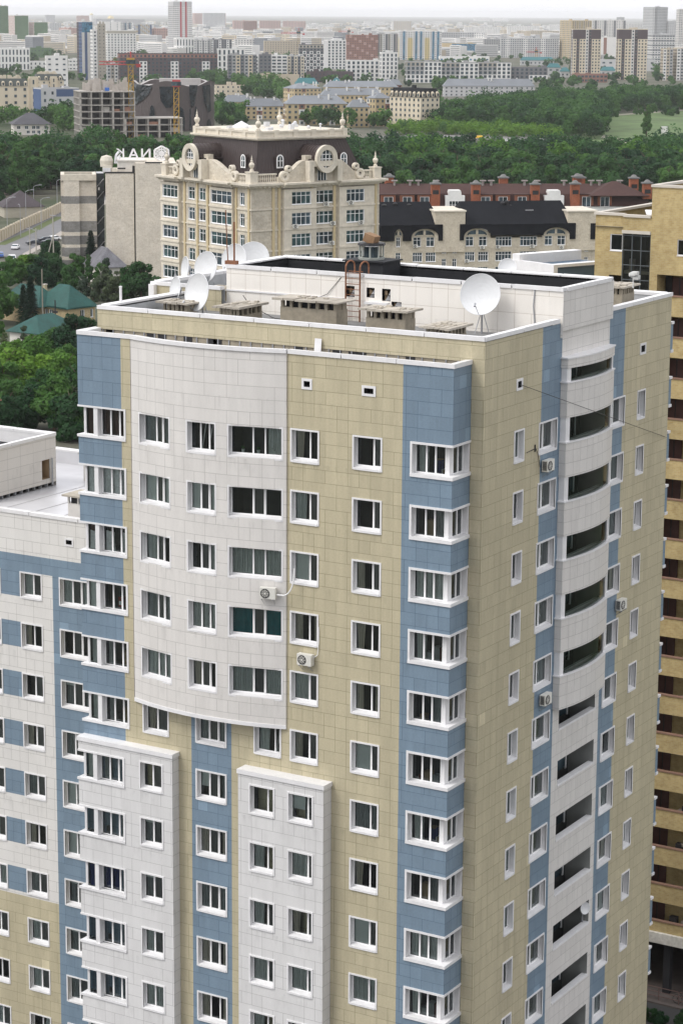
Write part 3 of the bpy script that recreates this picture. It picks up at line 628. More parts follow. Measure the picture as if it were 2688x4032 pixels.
# rear wing that joins the lower neighbour, a little higher at its parapet
b = MB()
wall_grid(b, lambda u: (u, 9.3), -23.4, X0+.02, -8, 5.05, [], lambda u, z: 0); wall_grid(b, lambda u: (-23.4, -u), -22.0, -9.3, -8, 5.05, [], lambda u, z: 0); wall_grid(b, lambda u: (u, 9.3), X0+.02, XP0, 3.9, 5.05, [], lambda u, z: 0)
b.face([(-23.4,9.3,4.3),(XP0,9.3,4.3),(XP0,22,4.3),(-23.4,22,4.3)], 2); b.face([(-23.05,9.65,4.3),(XP0,9.65,4.3),(XP0,9.65,5.05),(-23.05,9.65,5.05)], 3); b.face([(-23.05,9.65,4.3),(-23.05,22,4.3),(-23.05,22,5.05),(-23.05,9.65,5.05)], 3)
coping(b, (XP0-.05, 9.3), (-23.4, 9.3), 5.24, .4, mi=1); coping(b, (-23.4, 9.7), (-23.4, 22), 5.24, .4, mi=1)
b.box(-23.35, -23.0, 9.0, 9.28, 3.9, 5.1, 1)
b.face([(-23.4,22,4.3),(XP0,22,4.3),(XP0,22,-8),(-23.4,22,-8)], 0)
part(tower, 'rear_wing', b, [YEL, TRIM, plain('grey_bitumen_roof', (.2,.2,.2)), plain('grey_parapet_render', (.42,.43,.44))])
# concrete ventilation stacks under mortar slabs
def stack(x0, x1, y0, y1, z0, z1, ov=.3, slots=5, seed=0):
    b = MB(); h = z1-z0; r = random.Random(seed+9)
    b.box(x0, x1, y0, y1, z0, z1-.36)
    def posts(p, q, n):
        for i in range(n+1):
            t = i/n; x, y = p[0]+(q[0]-p[0])*t, p[1]+(q[1]-p[1])*t; w = r.uniform(.05,.1); b.box(x-w, x+w, y-w, y+w, z1-.36, z1)
    posts((x0+.1,y0+.1),(x1-.1,y0+.1),slots); posts((x1-.1,y0+.1),(x1-.1,y1-.1),slots); posts((x0+.1,y1-.1),(x1-.1,y1-.1),2)
    b.box(x0+.22, x1-.22, y0+.22, y1-.22, z1-.36, z1-.02, 1)
    o = part(tower, 'ventilation_stack', b, [CONC, BITU]); b = MB()
    n = 6
    for i in range(n):
        a, c = x0-ov+(x1-x0+2*ov)*i/n, x0-ov+(x1-x0+2*ov)*(i+1)/n; b.box(a, c-.02, y0-ov+r.uniform(-.05,.05), y1+ov+r.uniform(-.05,.05), z1+r.uniform(-.02,.02), z1+.1+r.uniform(-.02,.03))
    for i in range(9): x, y = r.uniform(x0,x1), r.uniform(y0,y1); b.box(x, x+r.uniform(.1,.3), y, y+r.uniform(.1,.3), z1+.08, z1+.12+r.uniform(0,.07))
    put('slab', b.mesh('slab', [CONCT]), o); return o
stack(-13.3, -10.0, 6.3, 7.4, 3.9, 5.22, .3, 6, 1); stack(-7.55, -5.35, 5.0, 6.0, 3.9, 5.22, .28, 5, 2)
def stack_px(u, v, zt, ll, lr, seed):
    c = gd(u, v, zt); stack(c[0]-ll, c[0], c[1], c[1]+lr, 3.9, zt-.1, .25, 5, seed)
stack_px(1000+1195/1.568, 950+532/1.568, 4.95, 1.2, 1.9, 3)
stack_px(600+1062/3.136, 960+780/3.136, 4.9, 1.2, 2.2, 4)
stack_px(600+425/3.136, 960+726/3.136, 4.72, 1.55, .9, 5)
stack_px(600+905/3.136, 960+548/3.136, 4.98, .95, .8, 6)
stack_px(2200+800/3.213, 1000+405/3.213, 5.4, 1.6, 1.6, 7)
r_ = random.Random(8)
for i, (p, q) in enumerate((((-17.5,9.3),(-13.2,7.6)), ((-9.6,9.5),(-5.2,6.2)), ((-12,3.2),(-2,5.2)), ((-1.2,9.2),(-.9,2.6)), ((-18.3,3.0),(-15,6.5)))):
    b = MB(); n = 12; b.path([(p[0]+(q[0]-p[0])*t/n+r_.uniform(-.12,.12), p[1]+(q[1]-p[1])*t/n+r_.uniform(-.12,.12), 3.93+(.9*(1-t/n)**3 if i < 2 else 0)) for t in range(n+1)], .022, 5); part(tower, 'roof_cable', b, [BLACK])
b = MB(); b.path([(-14.6,YP0-.03,5.0),(-13.6,YP0-.1,4.4),(-13.1,9.0,4.2)], .02, 4); b.path([(-11.8,YP0-.02,6.1),(-12.6,YP0-.05,5.2),(-13.3,YP0-.06,4.9)], .015, 4); part(tower, 'roof_cable', b, [BLACK])
b = MB(); b.path([(-.75,YP0-.03,6.2),(-.8,YP0-.06,5.4),(-.72,YP0-.04,4.6),(-.85,YP0-.05,3.95)], .03, 5); part(tower, 'wall_conduit', b, [GREYM])
# loose plumbing boxes, an upturned sheet and rags on the front strip
b = MB(); b.M = Matrix.Translation((-8.2, 1.55, 3.55)) @ Matrix.Rotation(-.12, 4, 'X'); b.box(-.2, .17, 0, .03, 0, .6); b.M = None
tag(b.build('metal_sheet', [TRIM]), 'bent white metal sheet leaning upright on the ledge behind the front parapet', 'metal sheet')
print('tower windows', NWIN)
# ------------------------------------------------------------------ things on the tower
def dish(c, diam, yaw_off, elev, label, zbase, name='satellite_dish', arm=True):
    """c = centre of the bowl's rim; it looks towards the camera turned yaw_off to the photo's left and up by elev"""
    to = np.array([CAM[0]-c[0], CAM[1]-c[1]]); a = math.atan2(to[1], to[0])-yaw_off
    o = thing(name, label, 'satellite dish', (c[0], c[1], zbase), 0, 'white satellite dishes on the tower')
    M = Matrix.Translation((0, 0, c[2]-zbase)) @ Matrix.Rotation(a, 4, 'Z') @ Matrix.Rotation(PI/2-elev, 4, 'Y')   # local +z = where it looks
    R = diam/2; dep = R*.28; b = MB(); b.M = M; n = 40
    prof = [(R*t, -dep*(1-t*t)) for t in (.001, .2, .4, .6, .8, 1.0)]
    b.lathe(prof, n); b.lathe([(R*t, -dep*(1-t*t)-.03) for t in (.001, .5, .8, 1.0)], n); b.lathe([(R,-.03),(R+.02,-.015),(R+.02,.01),(R,.012),(R-.02,0)], n)
    b.build('bowl', [DISHW], o)
    b = MB(); b.M = M
    if arm: b.tube((R*.97,0,-.02), (R*.62,0,R*.75), .018, 5); b.tube((R*.55,0,R*.72), (R*.72,0,R*.80), .05, 8)
    b.lathe([(.001,-dep-.16),(.16,-dep-.14),(.16,-dep-.02)], 8); b.M = None
    v = M @ Vector((0, 0, -dep-.12)); h = v.z
    b.tube((v.x, v.y, 0), (v.x, v.y, h+.1), .045, 7)
    for q in ((0, 2.1, 4.2) if arm else ()): b.tube((v.x+.42*math.cos(q), v.y+.42*math.sin(q), .01), (v.x, v.y, h*.65), .022, 5)
    b.build('mount', [GREYM], o)
    return o
K_ = lambda x, y: (600+x/3.136, 960+y/3.136)
def dpos(u, v, y): return on(u, v, 'y', y)
dish(dpos(1890, 1158, 8.7), 2.02, .28, .26, 'large round white satellite dish facing the viewer before the white penthouse wall', 3.9)
dish(dpos(*K_(545, 595), 6.6), 1.95, .93, .20, 'big white oval satellite dish nearest the front parapet at the left of the roof', 3.9)
dish(dpos(*K_(655, 285), 14.5), 1.75, .82, .22, 'tall white oval satellite dish standing behind the nearest oval dish', 4.31)
dish(dpos(*K_(278, 555), 8.4), 1.35, 1.18, .15, 'narrow white satellite dish seen almost edge on behind the left cracked slab', 3.9)
dish(dpos(*K_(398, 300), 13.0), 1.30, 1.28, .12, 'slim edge-on white satellite dish at the rear left parapet corner', 4.31)
dish(dpos(*K_(1005, 195), 18.5), 1.85, .75, .22, 'white satellite dish cut off by the penthouse parapet, left one of the rear pair', 4.31)
dish(dpos(*K_(1235, 185), 19.5), 2.0, .35, .30, 'broad white satellite dish rising behind the penthouse parapet, right one of the rear pair', 4.31)
dish(on(1800+348/1.7658, 1000+92/1.7658, 'y', 17.2), .95, .1, .35, 'half hidden small white dish peeping over the far penthouse parapet', 3.9)
dish((XR-.05, 14.85, -27.45), .62, -.75, .15, 'small oval white dish fixed inside an open lower balcony on the right face', -28.3, arm=False)

def ac(c, rotz, label, s=1.0, group='air conditioner boxes on the tower', louver=True):
    o = thing('air_conditioner', label, 'air conditioner', c, rotz, group)
    b = MB(); w, d, h = .80*s, .30*s, .55*s
    b.box(-w/2, w/2, -d-.06, -.06, 0, h); b.build('case', [ACW], o)
    b = MB(); b.M = Matrix.Translation((-w*.14, -d-.065, h*.5)) @ Matrix.Rotation(PI/2, 4, 'X')
    b.lathe([(h*.42,-.005),(h*.42,.02),(h*.38,.02),(h*.38,.0),(.001,.002)], 20, 1); b.lathe([(.001,.024),(h*.09,.022)], 10, 0)
    for i in range(8): a = i*PI/4; b.tube((0,0,.015), (h*.38*math.cos(a), h*.38*math.sin(a), .015), .008, 4, 0)
    for r_ in (.18,.28): b.lathe([(h*r_,.012),(h*r_+.008,.018),(h*r_+.016,.012)], 16, 0)
    b.M = None; b.build('fan_grille', [ACW, BLACK], o)
    if louver:
        b = MB()
        for i in range(9): b.box(-w/2-.012, -w/2-.002, -d-.02, -.1, .07+i*h*.09, .07+i*h*.09+.03)
        b.build('side_louver', [BLACK], o)
    b = MB()
    for x in (-w*.35, w*.35): b.box(x-.02, x+.02, -d-.1, .01, -.04, 0); b.tube((x, -d-.05, -.03), (x, 0, -.32), .015, 4)
    b.build('bracket', [GREYM], o)
    return o
dm = np.array(arc(arc_u(-9.75))); pa_, pb_ = np.array(arc(arc_u(-10.2))), np.array(arc(arc_u(-9.3)))
ac((dm[0], dm[1]-.02, -8.42), math.atan2(*(pb_-pa_)[::-1]), 'white air conditioner hung under a window on the curved white front, with a looping hose')
ac((-7.75, 0, -11.55), 0, 'air conditioner under an ochre wall window beside the curved white front')
ac((XR, 8.35, -2.45), PI/2, 'air conditioner below the topmost window of the left blue strip on the right face')
ac((XR, 8.75, -14.45), PI/2, 'air conditioner on the left blue strip just beside the lowest curved balcony')
ac((XR, 17.75, -11.5), PI/2, 'air conditioner between the right blue strip and the ochre wall on the right face')
b = MB(); p0 = (dm[0]+.5, dm[1]-.15, -8.2); P = [p0]
for i in range(1, 12): t = i/11; P.append((p0[0]+.25+.55*t+.25*math.sin(t*2.5), p0[1]+.08, p0[2]-.1*math.sin(t*PI)+1.4*t**1.6))
b.path(P, .035, 6); tag(b.build('drain_hose', [PVC]), 'thin white hose curling up the wall from the air conditioner on the curved front', 'hose')
b = MB(); P = [(-7.4,-.1,-11.2),(-7.15,-.08,-11.0),(-7.1,-.05,-10.3),(-7.12,-.03,-9.6)]; b.path(P, .02, 5); tag(b.build('pipe', [PVC]), 'short white pipe rising from the air conditioner on the ochre wall', 'pipe')
b = MB(); P = [(XR+.04,6.3,-1.25),(XR+.04,7.25,-1.18),(XR+.05,7.5,-1.5),(XR+.06,7.75,-2.2)]; b.path(P, .018, 5); b.box(XR+.0,XR+.05,7.18,7.25,-1.35,-1.0); tag(b.build('cable', [BLACK]), 'black cable stapled to the ochre wall above the upper right-face air conditioner', 'cable')
# ladder over the penthouse parapet
t = thing('roof_ladder', 'rusty steel ladder with hooped handrails climbing the white penthouse wall', 'ladder', (-10.8, 9.6, 3.9))
for s, x in ((-1, -.62), (1, .22)):
    b = MB(); b.path([(x,0,0),(x,0,2.75)]+[(x, .0+.45*(1-math.cos(a)), 2.75+.32*math.sin(a)) for a in np.linspace(.2, PI, 8)]+[(x,.9,2.4)], .045, 7); b.build('rail', [RUST], t)
b = MB()
for i in range(9): b.tube((-.62,0,.25+i*.28), (.22,0,.25+i*.28), .02, 5)
b.tube((-.62,.3,2.55),(.22,.3,2.55),.02,5); b.build('rungs', [RUST], t)
b = MB(); c = on(*K_(1003, 195), 'y', 9.9); b.tube((c[0],9.95,6.3),(c[0],9.95,8.6),.05,7); b.path([(c[0]-.35,9.9,6.3),(c[0]-.42,9.9,7.4),(c[0]-.5,9.9,9.2)],.03,5); b.box(c[0]-.5,c[0]+.15,9.8,10.15,6.36,6.55)
tag(b.build('antenna_mast', [RUST]), 'thin rusty aerial mast on the front left corner of the penthouse', 'mast')
b = MB(); c = on(1800+1235/1.7658, 1000+170/1.7658, 'y', 15.4); 
for i in range(7): a = i*.9; b.box(c[0]-.2+.1*math.cos(a), c[0]+.1*math.cos(a)+.1, 15.3+.1*math.sin(a), 15.6+.1*math.sin(a), 6.35+.04*i, 6.5+.04*i)
b.tube((c[0]-.1,15.4,5.9),(c[0]-.1,15.4,6.4),.04,5); tag(b.build('lamp_head', [plain('grimy_white_plastic', (.6,.6,.58), .6, .2)]), 'white floodlight bundle at the far right corner of the penthouse roof', 'lamp')
c = on(300+275/1.568, 950+362/1.568, 'x', X0+.15); b = MB(); b.tube((c[0],c[1],4.8),(c[0],c[1],5.62),.07,8); b.lathe([(.085,.78),(.085,.84),(.001,.86)],8,0,(c[0],c[1],4.8)); tag(b.build('vent_pipe', [TRIM]), 'short white vent pipe on the left roof parapet', 'pipe')
# aerial cable strung from an attic vent across the right face
b = MB(); p, q = np.array([XR+.05, 5.35, 2.2]), on(2618, 1720, 'x', XR+.05); q[1] = min(q[1], YE-.05); m_ = on(2330, 1616, 'x', XR+.86); N_ = 26
P = [tuple((p+(m_-p)*i/13 if i < 13 else m_+(q-m_)*(i-13)/13)) for i in range(N_+1)]; b.path(P, .015, 5); 
tag(b.build('overhead_cable', [BLACK]), 'dark cable slung from a small attic vent across the curved balconies', 'cable')

# ------------------------------------------------------------------ the lower neighbour at the left
YN = 9.0; NX0 = -56.0
NW = tile('neighbour_white_cladding', (.69,.675,.65), (.42,.41,.39), w=.62, var=.04, speck=.03, streak=.06, drop=.4)
nb = thing('apartment_block', 'lower white and blue tiled apartment block with silver roof at the left edge', 'apartment block', (-38, 17, G))
b = MB(); hs = []; ws = []
for j in range(13):
    z = -11.92-3.0*j
    for x in (-35.55, -32.55, -38.6): ws.append((x, z, 1.60, 1.56, (.48,.52)))
    ws.append((-29.75, z, 2.1, 1.66, (.35,.33,.32)))
for x, z, w, h, p in ws: hs.append(hole(x, w, z, h))
hs.append(hole(-29.30, .62, -9.58, .46))
def ncol(x, z):
    if z > -10.92: return 0
    if x > -30.22: return 1
    if z < -31.65: return 2
    if z > -11.92 and True: return 1
    j = math.floor((-11.92-z)/3.0); f = (-11.92-z)-3.0*j
    if f < 1.5 and (x < -32.5): return 1
    return 0
zc = [-10.92,-31.65]+[-11.92-3.0*j-k for j in range(13) for k in (0,1.5)]
wall_grid(b, lambda u: (u, YN), NX0, X0-.01, G, -8.55, hs, ncol, (-32.5, -30.22), zc)
wall_grid(b, lambda u: (NX0, -u), -26, -YN, G, -8.55, [], lambda u, z: 0); wall_grid(b, lambda u: (-u, 26), -X0, -NX0, G, -8.55, [], lambda u, z: 0)
part(nb, 'wall', b, [NW, BLU, YEL])
b = MB()
b.face([(NX0,YN,-9.3),(X0,YN,-9.3),(X0,26,-9.3),(NX0,26,-9.3)], 0)
for k in range(7): x = -24-2.1*k; b.box(x-.3, x+.3, 9.5, 25.5, -9.31, -9.27, 0)
part(nb, 'roof', b, [SILV])
b = MB(); coping(b, (X0-.01, YN), (NX0, YN), -8.38, .5); coping(b, (NX0, 26), (X0-2, 26), -8.38, .5); b.face([(NX0,25.5,-9.3),(X0,25.5,-9.3),(X0,25.5,-8.5),(NX0,25.5,-8.5)], 2); b.face([(NX0,9.45,-9.3),(X0,9.45,-9.3),(X0,9.45,-8.5),(NX0,9.45,-8.5)], 2)
part(nb, 'coping', b, [TRIM, BLACK, SILV])
for x, z, w, h, p in ws: window(nb, x, YN, z, w, h, p)
b = MB(); t_ = .1
for q in ((0,t_,-.46,0),(.62-t_,.62,-.46,0),(t_,.62-t_,-t_,0),(t_,.62-t_,-.46,-.46+t_)): b.box(q[0],q[1],-.03,.02,q[2],q[3])
b.box(t_,.62-t_,0,.4,-.46+t_,-t_,1,'f'); W_inv(put('attic_vent', b.mesh('attic_vent', [TRIM, DARK]), nb, (-29.3,YN,-9.58)), nb)
px, py0, py1, pz = -38.0, 13.0, 19.6, -5.97
NP = tile('neighbour_penthouse_cladding', (.66,.635,.60), (.43,.415,.39), w=1.24, var=.03, speck=.02, streak=.05, drop=.1)
b = MB(); wall_grid(b, lambda u: (px, u), py0, py1, -9.05, pz-.18, [(18.2,18.95,-8.75,-7.55)], lambda u, z: 0); wall_grid(b, lambda u: (u, py1), -50, px, -9.3, pz-.18, [], lambda u, z: 0); wall_grid(b, lambda u: (u, py0), -50, px, -9.3, pz-.18, [], lambda u, z: 0)
b.face([(px-.25,py0,-9.3),(px-.25,py1,-9.3),(px-.25,py1,-9.0),(px-.25,py0,-9.0)], 1)
for i in range(11): y = py0+.1+i*.62; b.box(px-.2, px, y, y+.06, -9.3, -9.05, 2)
b.box(px-.6, px-.05, 18.2, 18.95, -8.75, -7.55, 3, 'r'); b.face([(-50,py0,-6.9),(px,py0,-6.9),(px,py1,-6.9),(-50,py1,-6.9)], 1); b.face([(px-.3,py0,-6.9),(px-.3,py1,-6.9),(px-.3,py1,-6.1),(px-.3,py0,-6.1)], 4); b.face([(-50,py1-.3,-6.9),(px,py1-.3,-6.9),(px,py1-.3,-6.1),(-50,py1-.3,-6.1)], 4)
coping(b, (px, py1), (px, py0), pz, .38, mi=4, seg=2.2, gap=.06); coping(b, (-50, py1), (px, py1), pz, .38, mi=4)
b.box(-42.3,-41.4,15.2,16.3,-6.9,-5.4,1)
b.lathe([(.5,1.2),(.6,1.3),(.55,1.5),(.001,1.55)],10,1,(-41.8,15.6,-6.6))
b.tube((px+.1,19.1,-9.2),(px+.1,19.1,-7.5),.05,6,2); b.face([(px-.3,19.15,-9.2),(px-.3,19.6,-9.2),(px-.3,19.6,-7.55),(px-.3,19.15,-7.55)],1)
part(nb, 'penthouse', b, [NP, BITU, GREYM, plain('rubble_brick', (.33,.24,.15)), TRIM])
def shed(x0, x1, y0, y1, z0, z1, root, slabm):
    b = MB(); b.box(x0, x1, y0, y1, z0, z1-.42, 0); b.box(x0+.15, x1-.15, y0+.12, y1-.12, z1-.42, z1-.02, 1)
    for x in (x0+.04, (x0+x1)/2, x1-.04):
        for y in (y0+.04, y1-.04): b.box(x-.05, x+.05, y-.05, y+.05, z1-.42, z1, 0)
    o = part(root, 'ventilation_stack', b, [plain('pale_render', (.55,.53,.50), .8, .15), BITU]); b = MB(); b.box(x0-.25, x1+.25, y0-.25, y1+.25, z1, z1+.1); put('slab', b.mesh('slab', [slabm]), o)
c = gd(980/3.92, 1650+1190/3.92, -7.75); shed(c[0]+.15, c[0]+1.6, c[1]+.2, c[1]+1.5, -9.3, -7.75, nb, CONCT)
shed(-37.4, -33.2, 21.6, 23.6, -9.3, -7.6, nb, plain('zinc_sheet', (.45,.44,.42), .5, .15, metal=.3))

# ------------------------------------------------------------------ yellow brick block at the right
BR = brick('yellow_brick', (.50,.395,.195), (.43,.325,.15), (.46,.385,.24), .29, .115)
BRM = plain('maroon_shutter', (.07,.032,.028), .6, .25); STONE = plain('pale_stone_coping', (.55,.51,.45), .7, .1)
br = thing('brick_apartment_block', 'tall yellow brick apartment block with dark stair glazing at the right edge', 'apartment block', (-4, 58, G))
Y5 = 50.0; H5 = 2.73
b = MB(); hb = []
for j in range(17): hb.append((-11.38, 6.0, 1.2-H5*j+.0, 2.62-H5*j))
wall_grid(b, lambda u: (u, Y5), -11.92, 6.0, -43.3, 8.35, hb+[(-10.02,-8.6,3.95,5.0)], lambda u, z: 0)
wall_grid(b, lambda u: (u, Y5+.18), -16.0, -13.92, G, 6.35, [(-14.92,-14.03,4.0,5.1)]+[(-14.92,-14.03,4.0-H5*j,5.1-H5*j) for j in range(1,17)], lambda u, z: 0); wall_grid(b, lambda u: (u, Y5), -13.92, -11.92, 5.3, 6.3, [], lambda u, z: 0)
b.face([(-13.92,Y5,5.3),(-13.92,Y5+.18,5.3),(-13.92,Y5+.18,6.3),(-13.92,Y5,6.3)], 0)
wall_grid(b, lambda u: (-11.92, u), Y5, 68, 6.3, 8.35, [], lambda u, z: 0); wall_grid(b, lambda u: (-16.0, u), Y5+.18, 68, G, 6.35, [], lambda u, z: 0); wall_grid(b, lambda u: (u, 68), -16.0, 6, G, 6.35, [], lambda u, z: 0); wall_grid(b, lambda u: (6.0, u), Y5, 68, G, 8.35, [], lambda u, z: 0)
b.face([(-16,Y5,5.6),(-11.9,Y5,5.6),(-11.9,68,5.6),(-16,68,5.6)], 1); b.face([(-11.9,Y5,7.7),(6,Y5,7.7),(6,68,7.7),(-11.9,68,7.7)], 1)
part(br, 'wall', b, [BR, plain('grey_bitumen_roof', (.2,.2,.2))])
b = MB()
for x0_, x1_, y0_, y1_, z_ in ((-16.1,-13.9,Y5+.08,Y5+.5,6.5), (-13.9,-11.95,Y5-.1,Y5+.4,6.45), (-16.1,-15.7,Y5+.5,68,6.5), (-11.98,6,Y5-.1,Y5+.35,8.5), (-12.0,-11.6,Y5+.35,68,8.5), (-15.7,-12,59.6,60,6.5)): b.box(x0_, x1_, y0_, y1_, z_-.16, z_)
part(br, 'coping', b, [STONE])
b = MB(); b.M = Matrix.Translation((-13.4,55,6.2)) @ Matrix.Rotation(.5,4,'Z') @ Matrix.Rotation(.18,4,'X'); b.box(-1,1.3,-.6,.7,0,.06); b.M = None
tag(b.build('loose_roof_sheet', [TRIM]), 'loose white sheet lying on the lower roof of the yellow brick block', 'sheet')
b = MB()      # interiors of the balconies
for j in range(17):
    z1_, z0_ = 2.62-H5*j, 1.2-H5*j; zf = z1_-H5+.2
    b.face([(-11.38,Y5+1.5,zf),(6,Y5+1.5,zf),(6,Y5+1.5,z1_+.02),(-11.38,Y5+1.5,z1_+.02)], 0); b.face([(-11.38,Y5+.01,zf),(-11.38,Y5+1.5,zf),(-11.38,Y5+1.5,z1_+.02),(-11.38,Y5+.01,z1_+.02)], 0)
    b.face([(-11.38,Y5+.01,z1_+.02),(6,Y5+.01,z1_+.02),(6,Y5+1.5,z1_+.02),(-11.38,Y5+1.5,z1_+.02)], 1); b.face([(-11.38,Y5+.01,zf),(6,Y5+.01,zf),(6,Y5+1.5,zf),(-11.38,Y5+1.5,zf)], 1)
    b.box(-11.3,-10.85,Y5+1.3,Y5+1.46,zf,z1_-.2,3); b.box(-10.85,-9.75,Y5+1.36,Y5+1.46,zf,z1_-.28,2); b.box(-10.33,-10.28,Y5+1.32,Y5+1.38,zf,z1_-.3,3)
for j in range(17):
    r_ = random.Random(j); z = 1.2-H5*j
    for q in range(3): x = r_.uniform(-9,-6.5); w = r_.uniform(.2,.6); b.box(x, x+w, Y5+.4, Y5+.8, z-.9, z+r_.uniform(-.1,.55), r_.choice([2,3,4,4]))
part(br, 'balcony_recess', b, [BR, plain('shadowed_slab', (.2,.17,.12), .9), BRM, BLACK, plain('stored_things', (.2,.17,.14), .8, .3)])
for j in range(17):
    b = MB(); z1_ = 1.2-H5*j; b.box(-11.36, 6, Y5-.06, Y5+.22, z1_-.0, z1_+.09)
    part(br, 'balcony_rail', b, [plain('rosy_brown_rail', (.24,.145,.105), .7)])
b = MB(); gb = MB(); zt_, zb_ = 5.22, G+3
b.box(-14.0,-11.95,Y5-.04,Y5+.1,5.2,5.42,1)
for x in (-13.97,-13.30,-12.66,-11.98): b.box(x-.03, x+.03, Y5+.12, Y5+.22, zb_, zt_, 0)
for i in range(52): z = zt_-.15-i*.98; b.box(-13.97, -11.95, Y5+.11, Y5+.20, z-.03, z+.03, 0)
gb.face([(-13.97,Y5+.15,zb_),(-11.95,Y5+.15,zb_),(-11.95,Y5+.15,zt_),(-13.97,Y5+.15,zt_)], 0)
o = part(br, 'stair_glazing', b, [plain('grey_green_mullion', (.09,.10,.105), .5), STONE]); put('pane', gb.mesh('pane', [GLS]), o); W_inv(o, br)
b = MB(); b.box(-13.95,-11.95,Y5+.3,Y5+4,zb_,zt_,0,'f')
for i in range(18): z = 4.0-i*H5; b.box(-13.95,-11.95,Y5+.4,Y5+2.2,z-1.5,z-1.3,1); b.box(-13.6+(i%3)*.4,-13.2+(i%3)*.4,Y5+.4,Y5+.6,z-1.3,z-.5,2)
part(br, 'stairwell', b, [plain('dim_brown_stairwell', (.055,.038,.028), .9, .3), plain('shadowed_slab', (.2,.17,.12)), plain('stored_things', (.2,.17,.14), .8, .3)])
for x, z, w, h in ((-14.92,5.12,.92,1.12), (-10.05,5.02,1.45,1.08)):
    fr = MB(); gl = MB(); y = Y5+(.26 if x < -14 else .08); t_ = .07
    for q in ((0,t_,-h,0),(w-t_,w,-h,0),(t_,w-t_,-t_,0),(t_,w-t_,-h,-h+t_)): fr.box(q[0],q[1],-.04,.03,q[2],q[3])
    fr.box(0,w,-.12,0,-h-.04,-h,0); fr.box(.05,w-.05,.1,1.4,-h,0,1,'f'); gl.face([(t_,0,-h+t_),(w-t_,0,-h+t_),(w-t_,0,-t_),(t_,0,-t_)])
    o = put('window', fr.mesh('window', [TRIM, DARK]), br, (x,y,z)); W_inv(o, br); put('pane', gl.mesh('pane', [glassmat('blue_window_glass', (.30,.42,.50))]), o)
b = MB(); b.box(-16.0,6,Y5-.25,Y5+.6,-44.0,-43.25,0); part(br, 'lintel_beam', b, [plain('flaking_white_beam', (.60,.58,.53), .9, .25, 5, bump=.3)])
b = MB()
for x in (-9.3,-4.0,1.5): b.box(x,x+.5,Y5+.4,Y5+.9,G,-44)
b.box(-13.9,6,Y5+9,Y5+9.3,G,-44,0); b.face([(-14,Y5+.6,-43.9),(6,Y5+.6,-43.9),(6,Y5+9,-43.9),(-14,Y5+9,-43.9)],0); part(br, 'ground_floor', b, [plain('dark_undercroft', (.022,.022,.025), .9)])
# forecourt with rail and bicycle
b = MB(); b.box(-16,6,48.6,Y5+9,G-.5,G+.12); tag(b.build('pavement', [plain('stained_paving', (.11,.092,.085), .9, .25, 2)]), kind='structure')
t = thing('handrail', 'low brown steel handrail on the pavement edge under the brick block', 'handrail', (-8, 49.05, G+.12))
b = MB()
for i in range(9): b.tube((-4+i*1.5,0,0),(-4+i*1.5,0,.95),.035,6)
b.build('posts', [plain('brown_painted_steel', (.13,.08,.07), .6)], t)
b = MB()
for z in (.3,.62,.95): b.tube((-4,0,z),(8.5,0,z),.028,6)
b.build('rails', [MAT['brown_painted_steel']], t)
t = thing('bicycle', 'black bicycle leaning on the handrail in the shade below the brick block', 'bicycle', (-7.15, 49.3, G+.12), .15)
for nm, x in (('front_wheel', -.52), ('rear_wheel', .52)):
    b = MB(); b.M = Matrix.Translation((x,0,.34)) @ Matrix.Rotation(PI/2,4,'X'); n = 20
    for i in range(n): a, c = i*2*PI/n, (i+1)*2*PI/n; b.tube((.33*math.cos(a),.33*math.sin(a),0),(.33*math.cos(c),.33*math.sin(c),0),.022,5)
    for i in range(8): a = i*PI/8; b.tube((.32*math.cos(a),.32*math.sin(a),0),(-.32*math.cos(a),-.32*math.sin(a),0),.004,3)
    b.M = None; b.build(nm, [BLACK], t)
b = MB(); b.path([(-.52,0,.34),(-.36,0,.92),(-.32,0,.8),(.0,0,.33),(.15,0,.85),(-.32,0,.8)],.02,6); b.path([(0,0,.33),(.52,0,.34),(.15,0,.85)],.016,6); b.tube((-.38,-.24,.98),(-.38,.24,.98),.015,6); b.build('frame', [BLACK], t)
b = MB(); b.box(.05,.28,-.07,.07,.9,.96); b.build('saddle', [BLACK], t)
# courtyard shrubs are added with the trees

# wing behind the tower: white capped parapet over dark blue cladding, standing at an angle
Pw_ = ground_at(2209, 165.0); zw = z_at(2209, 1040, Pw_); Qw = gd(2341, 1028, zw); aw_ = math.atan2(Qw[1]-Pw_[1], Qw[0]-Pw_[0]); Lw_ = math.hypot(Qw[0]-Pw_[0], Qw[1]-Pw_[1])+2
rw = thing('rear_apartment_wing', 'dark blue tiled block with white parapet caps behind the penthouse, left of the brick block', 'apartment block', Pw_, aw_)
h_ = zw-G; b = MB(); b.box(0, Lw_, 0, 4.2, 0, h_-.3); b.build('wall', [plain('dark_blue_cladding', (.075,.12,.175), .5, .1)], rw)
b = MB(); b.box(-.35, .02, -.12, 4.4, 0, h_-.02); b.box(.0, Lw_, -.12, .5, h_-.22, h_-.02); b.build('coping', [TRIM], rw); b = MB(); b.box(-.3, Lw_, 3.6, 4.4, h_-.3, h_+.4); b.build('rear_coping', [TRIM], rw)
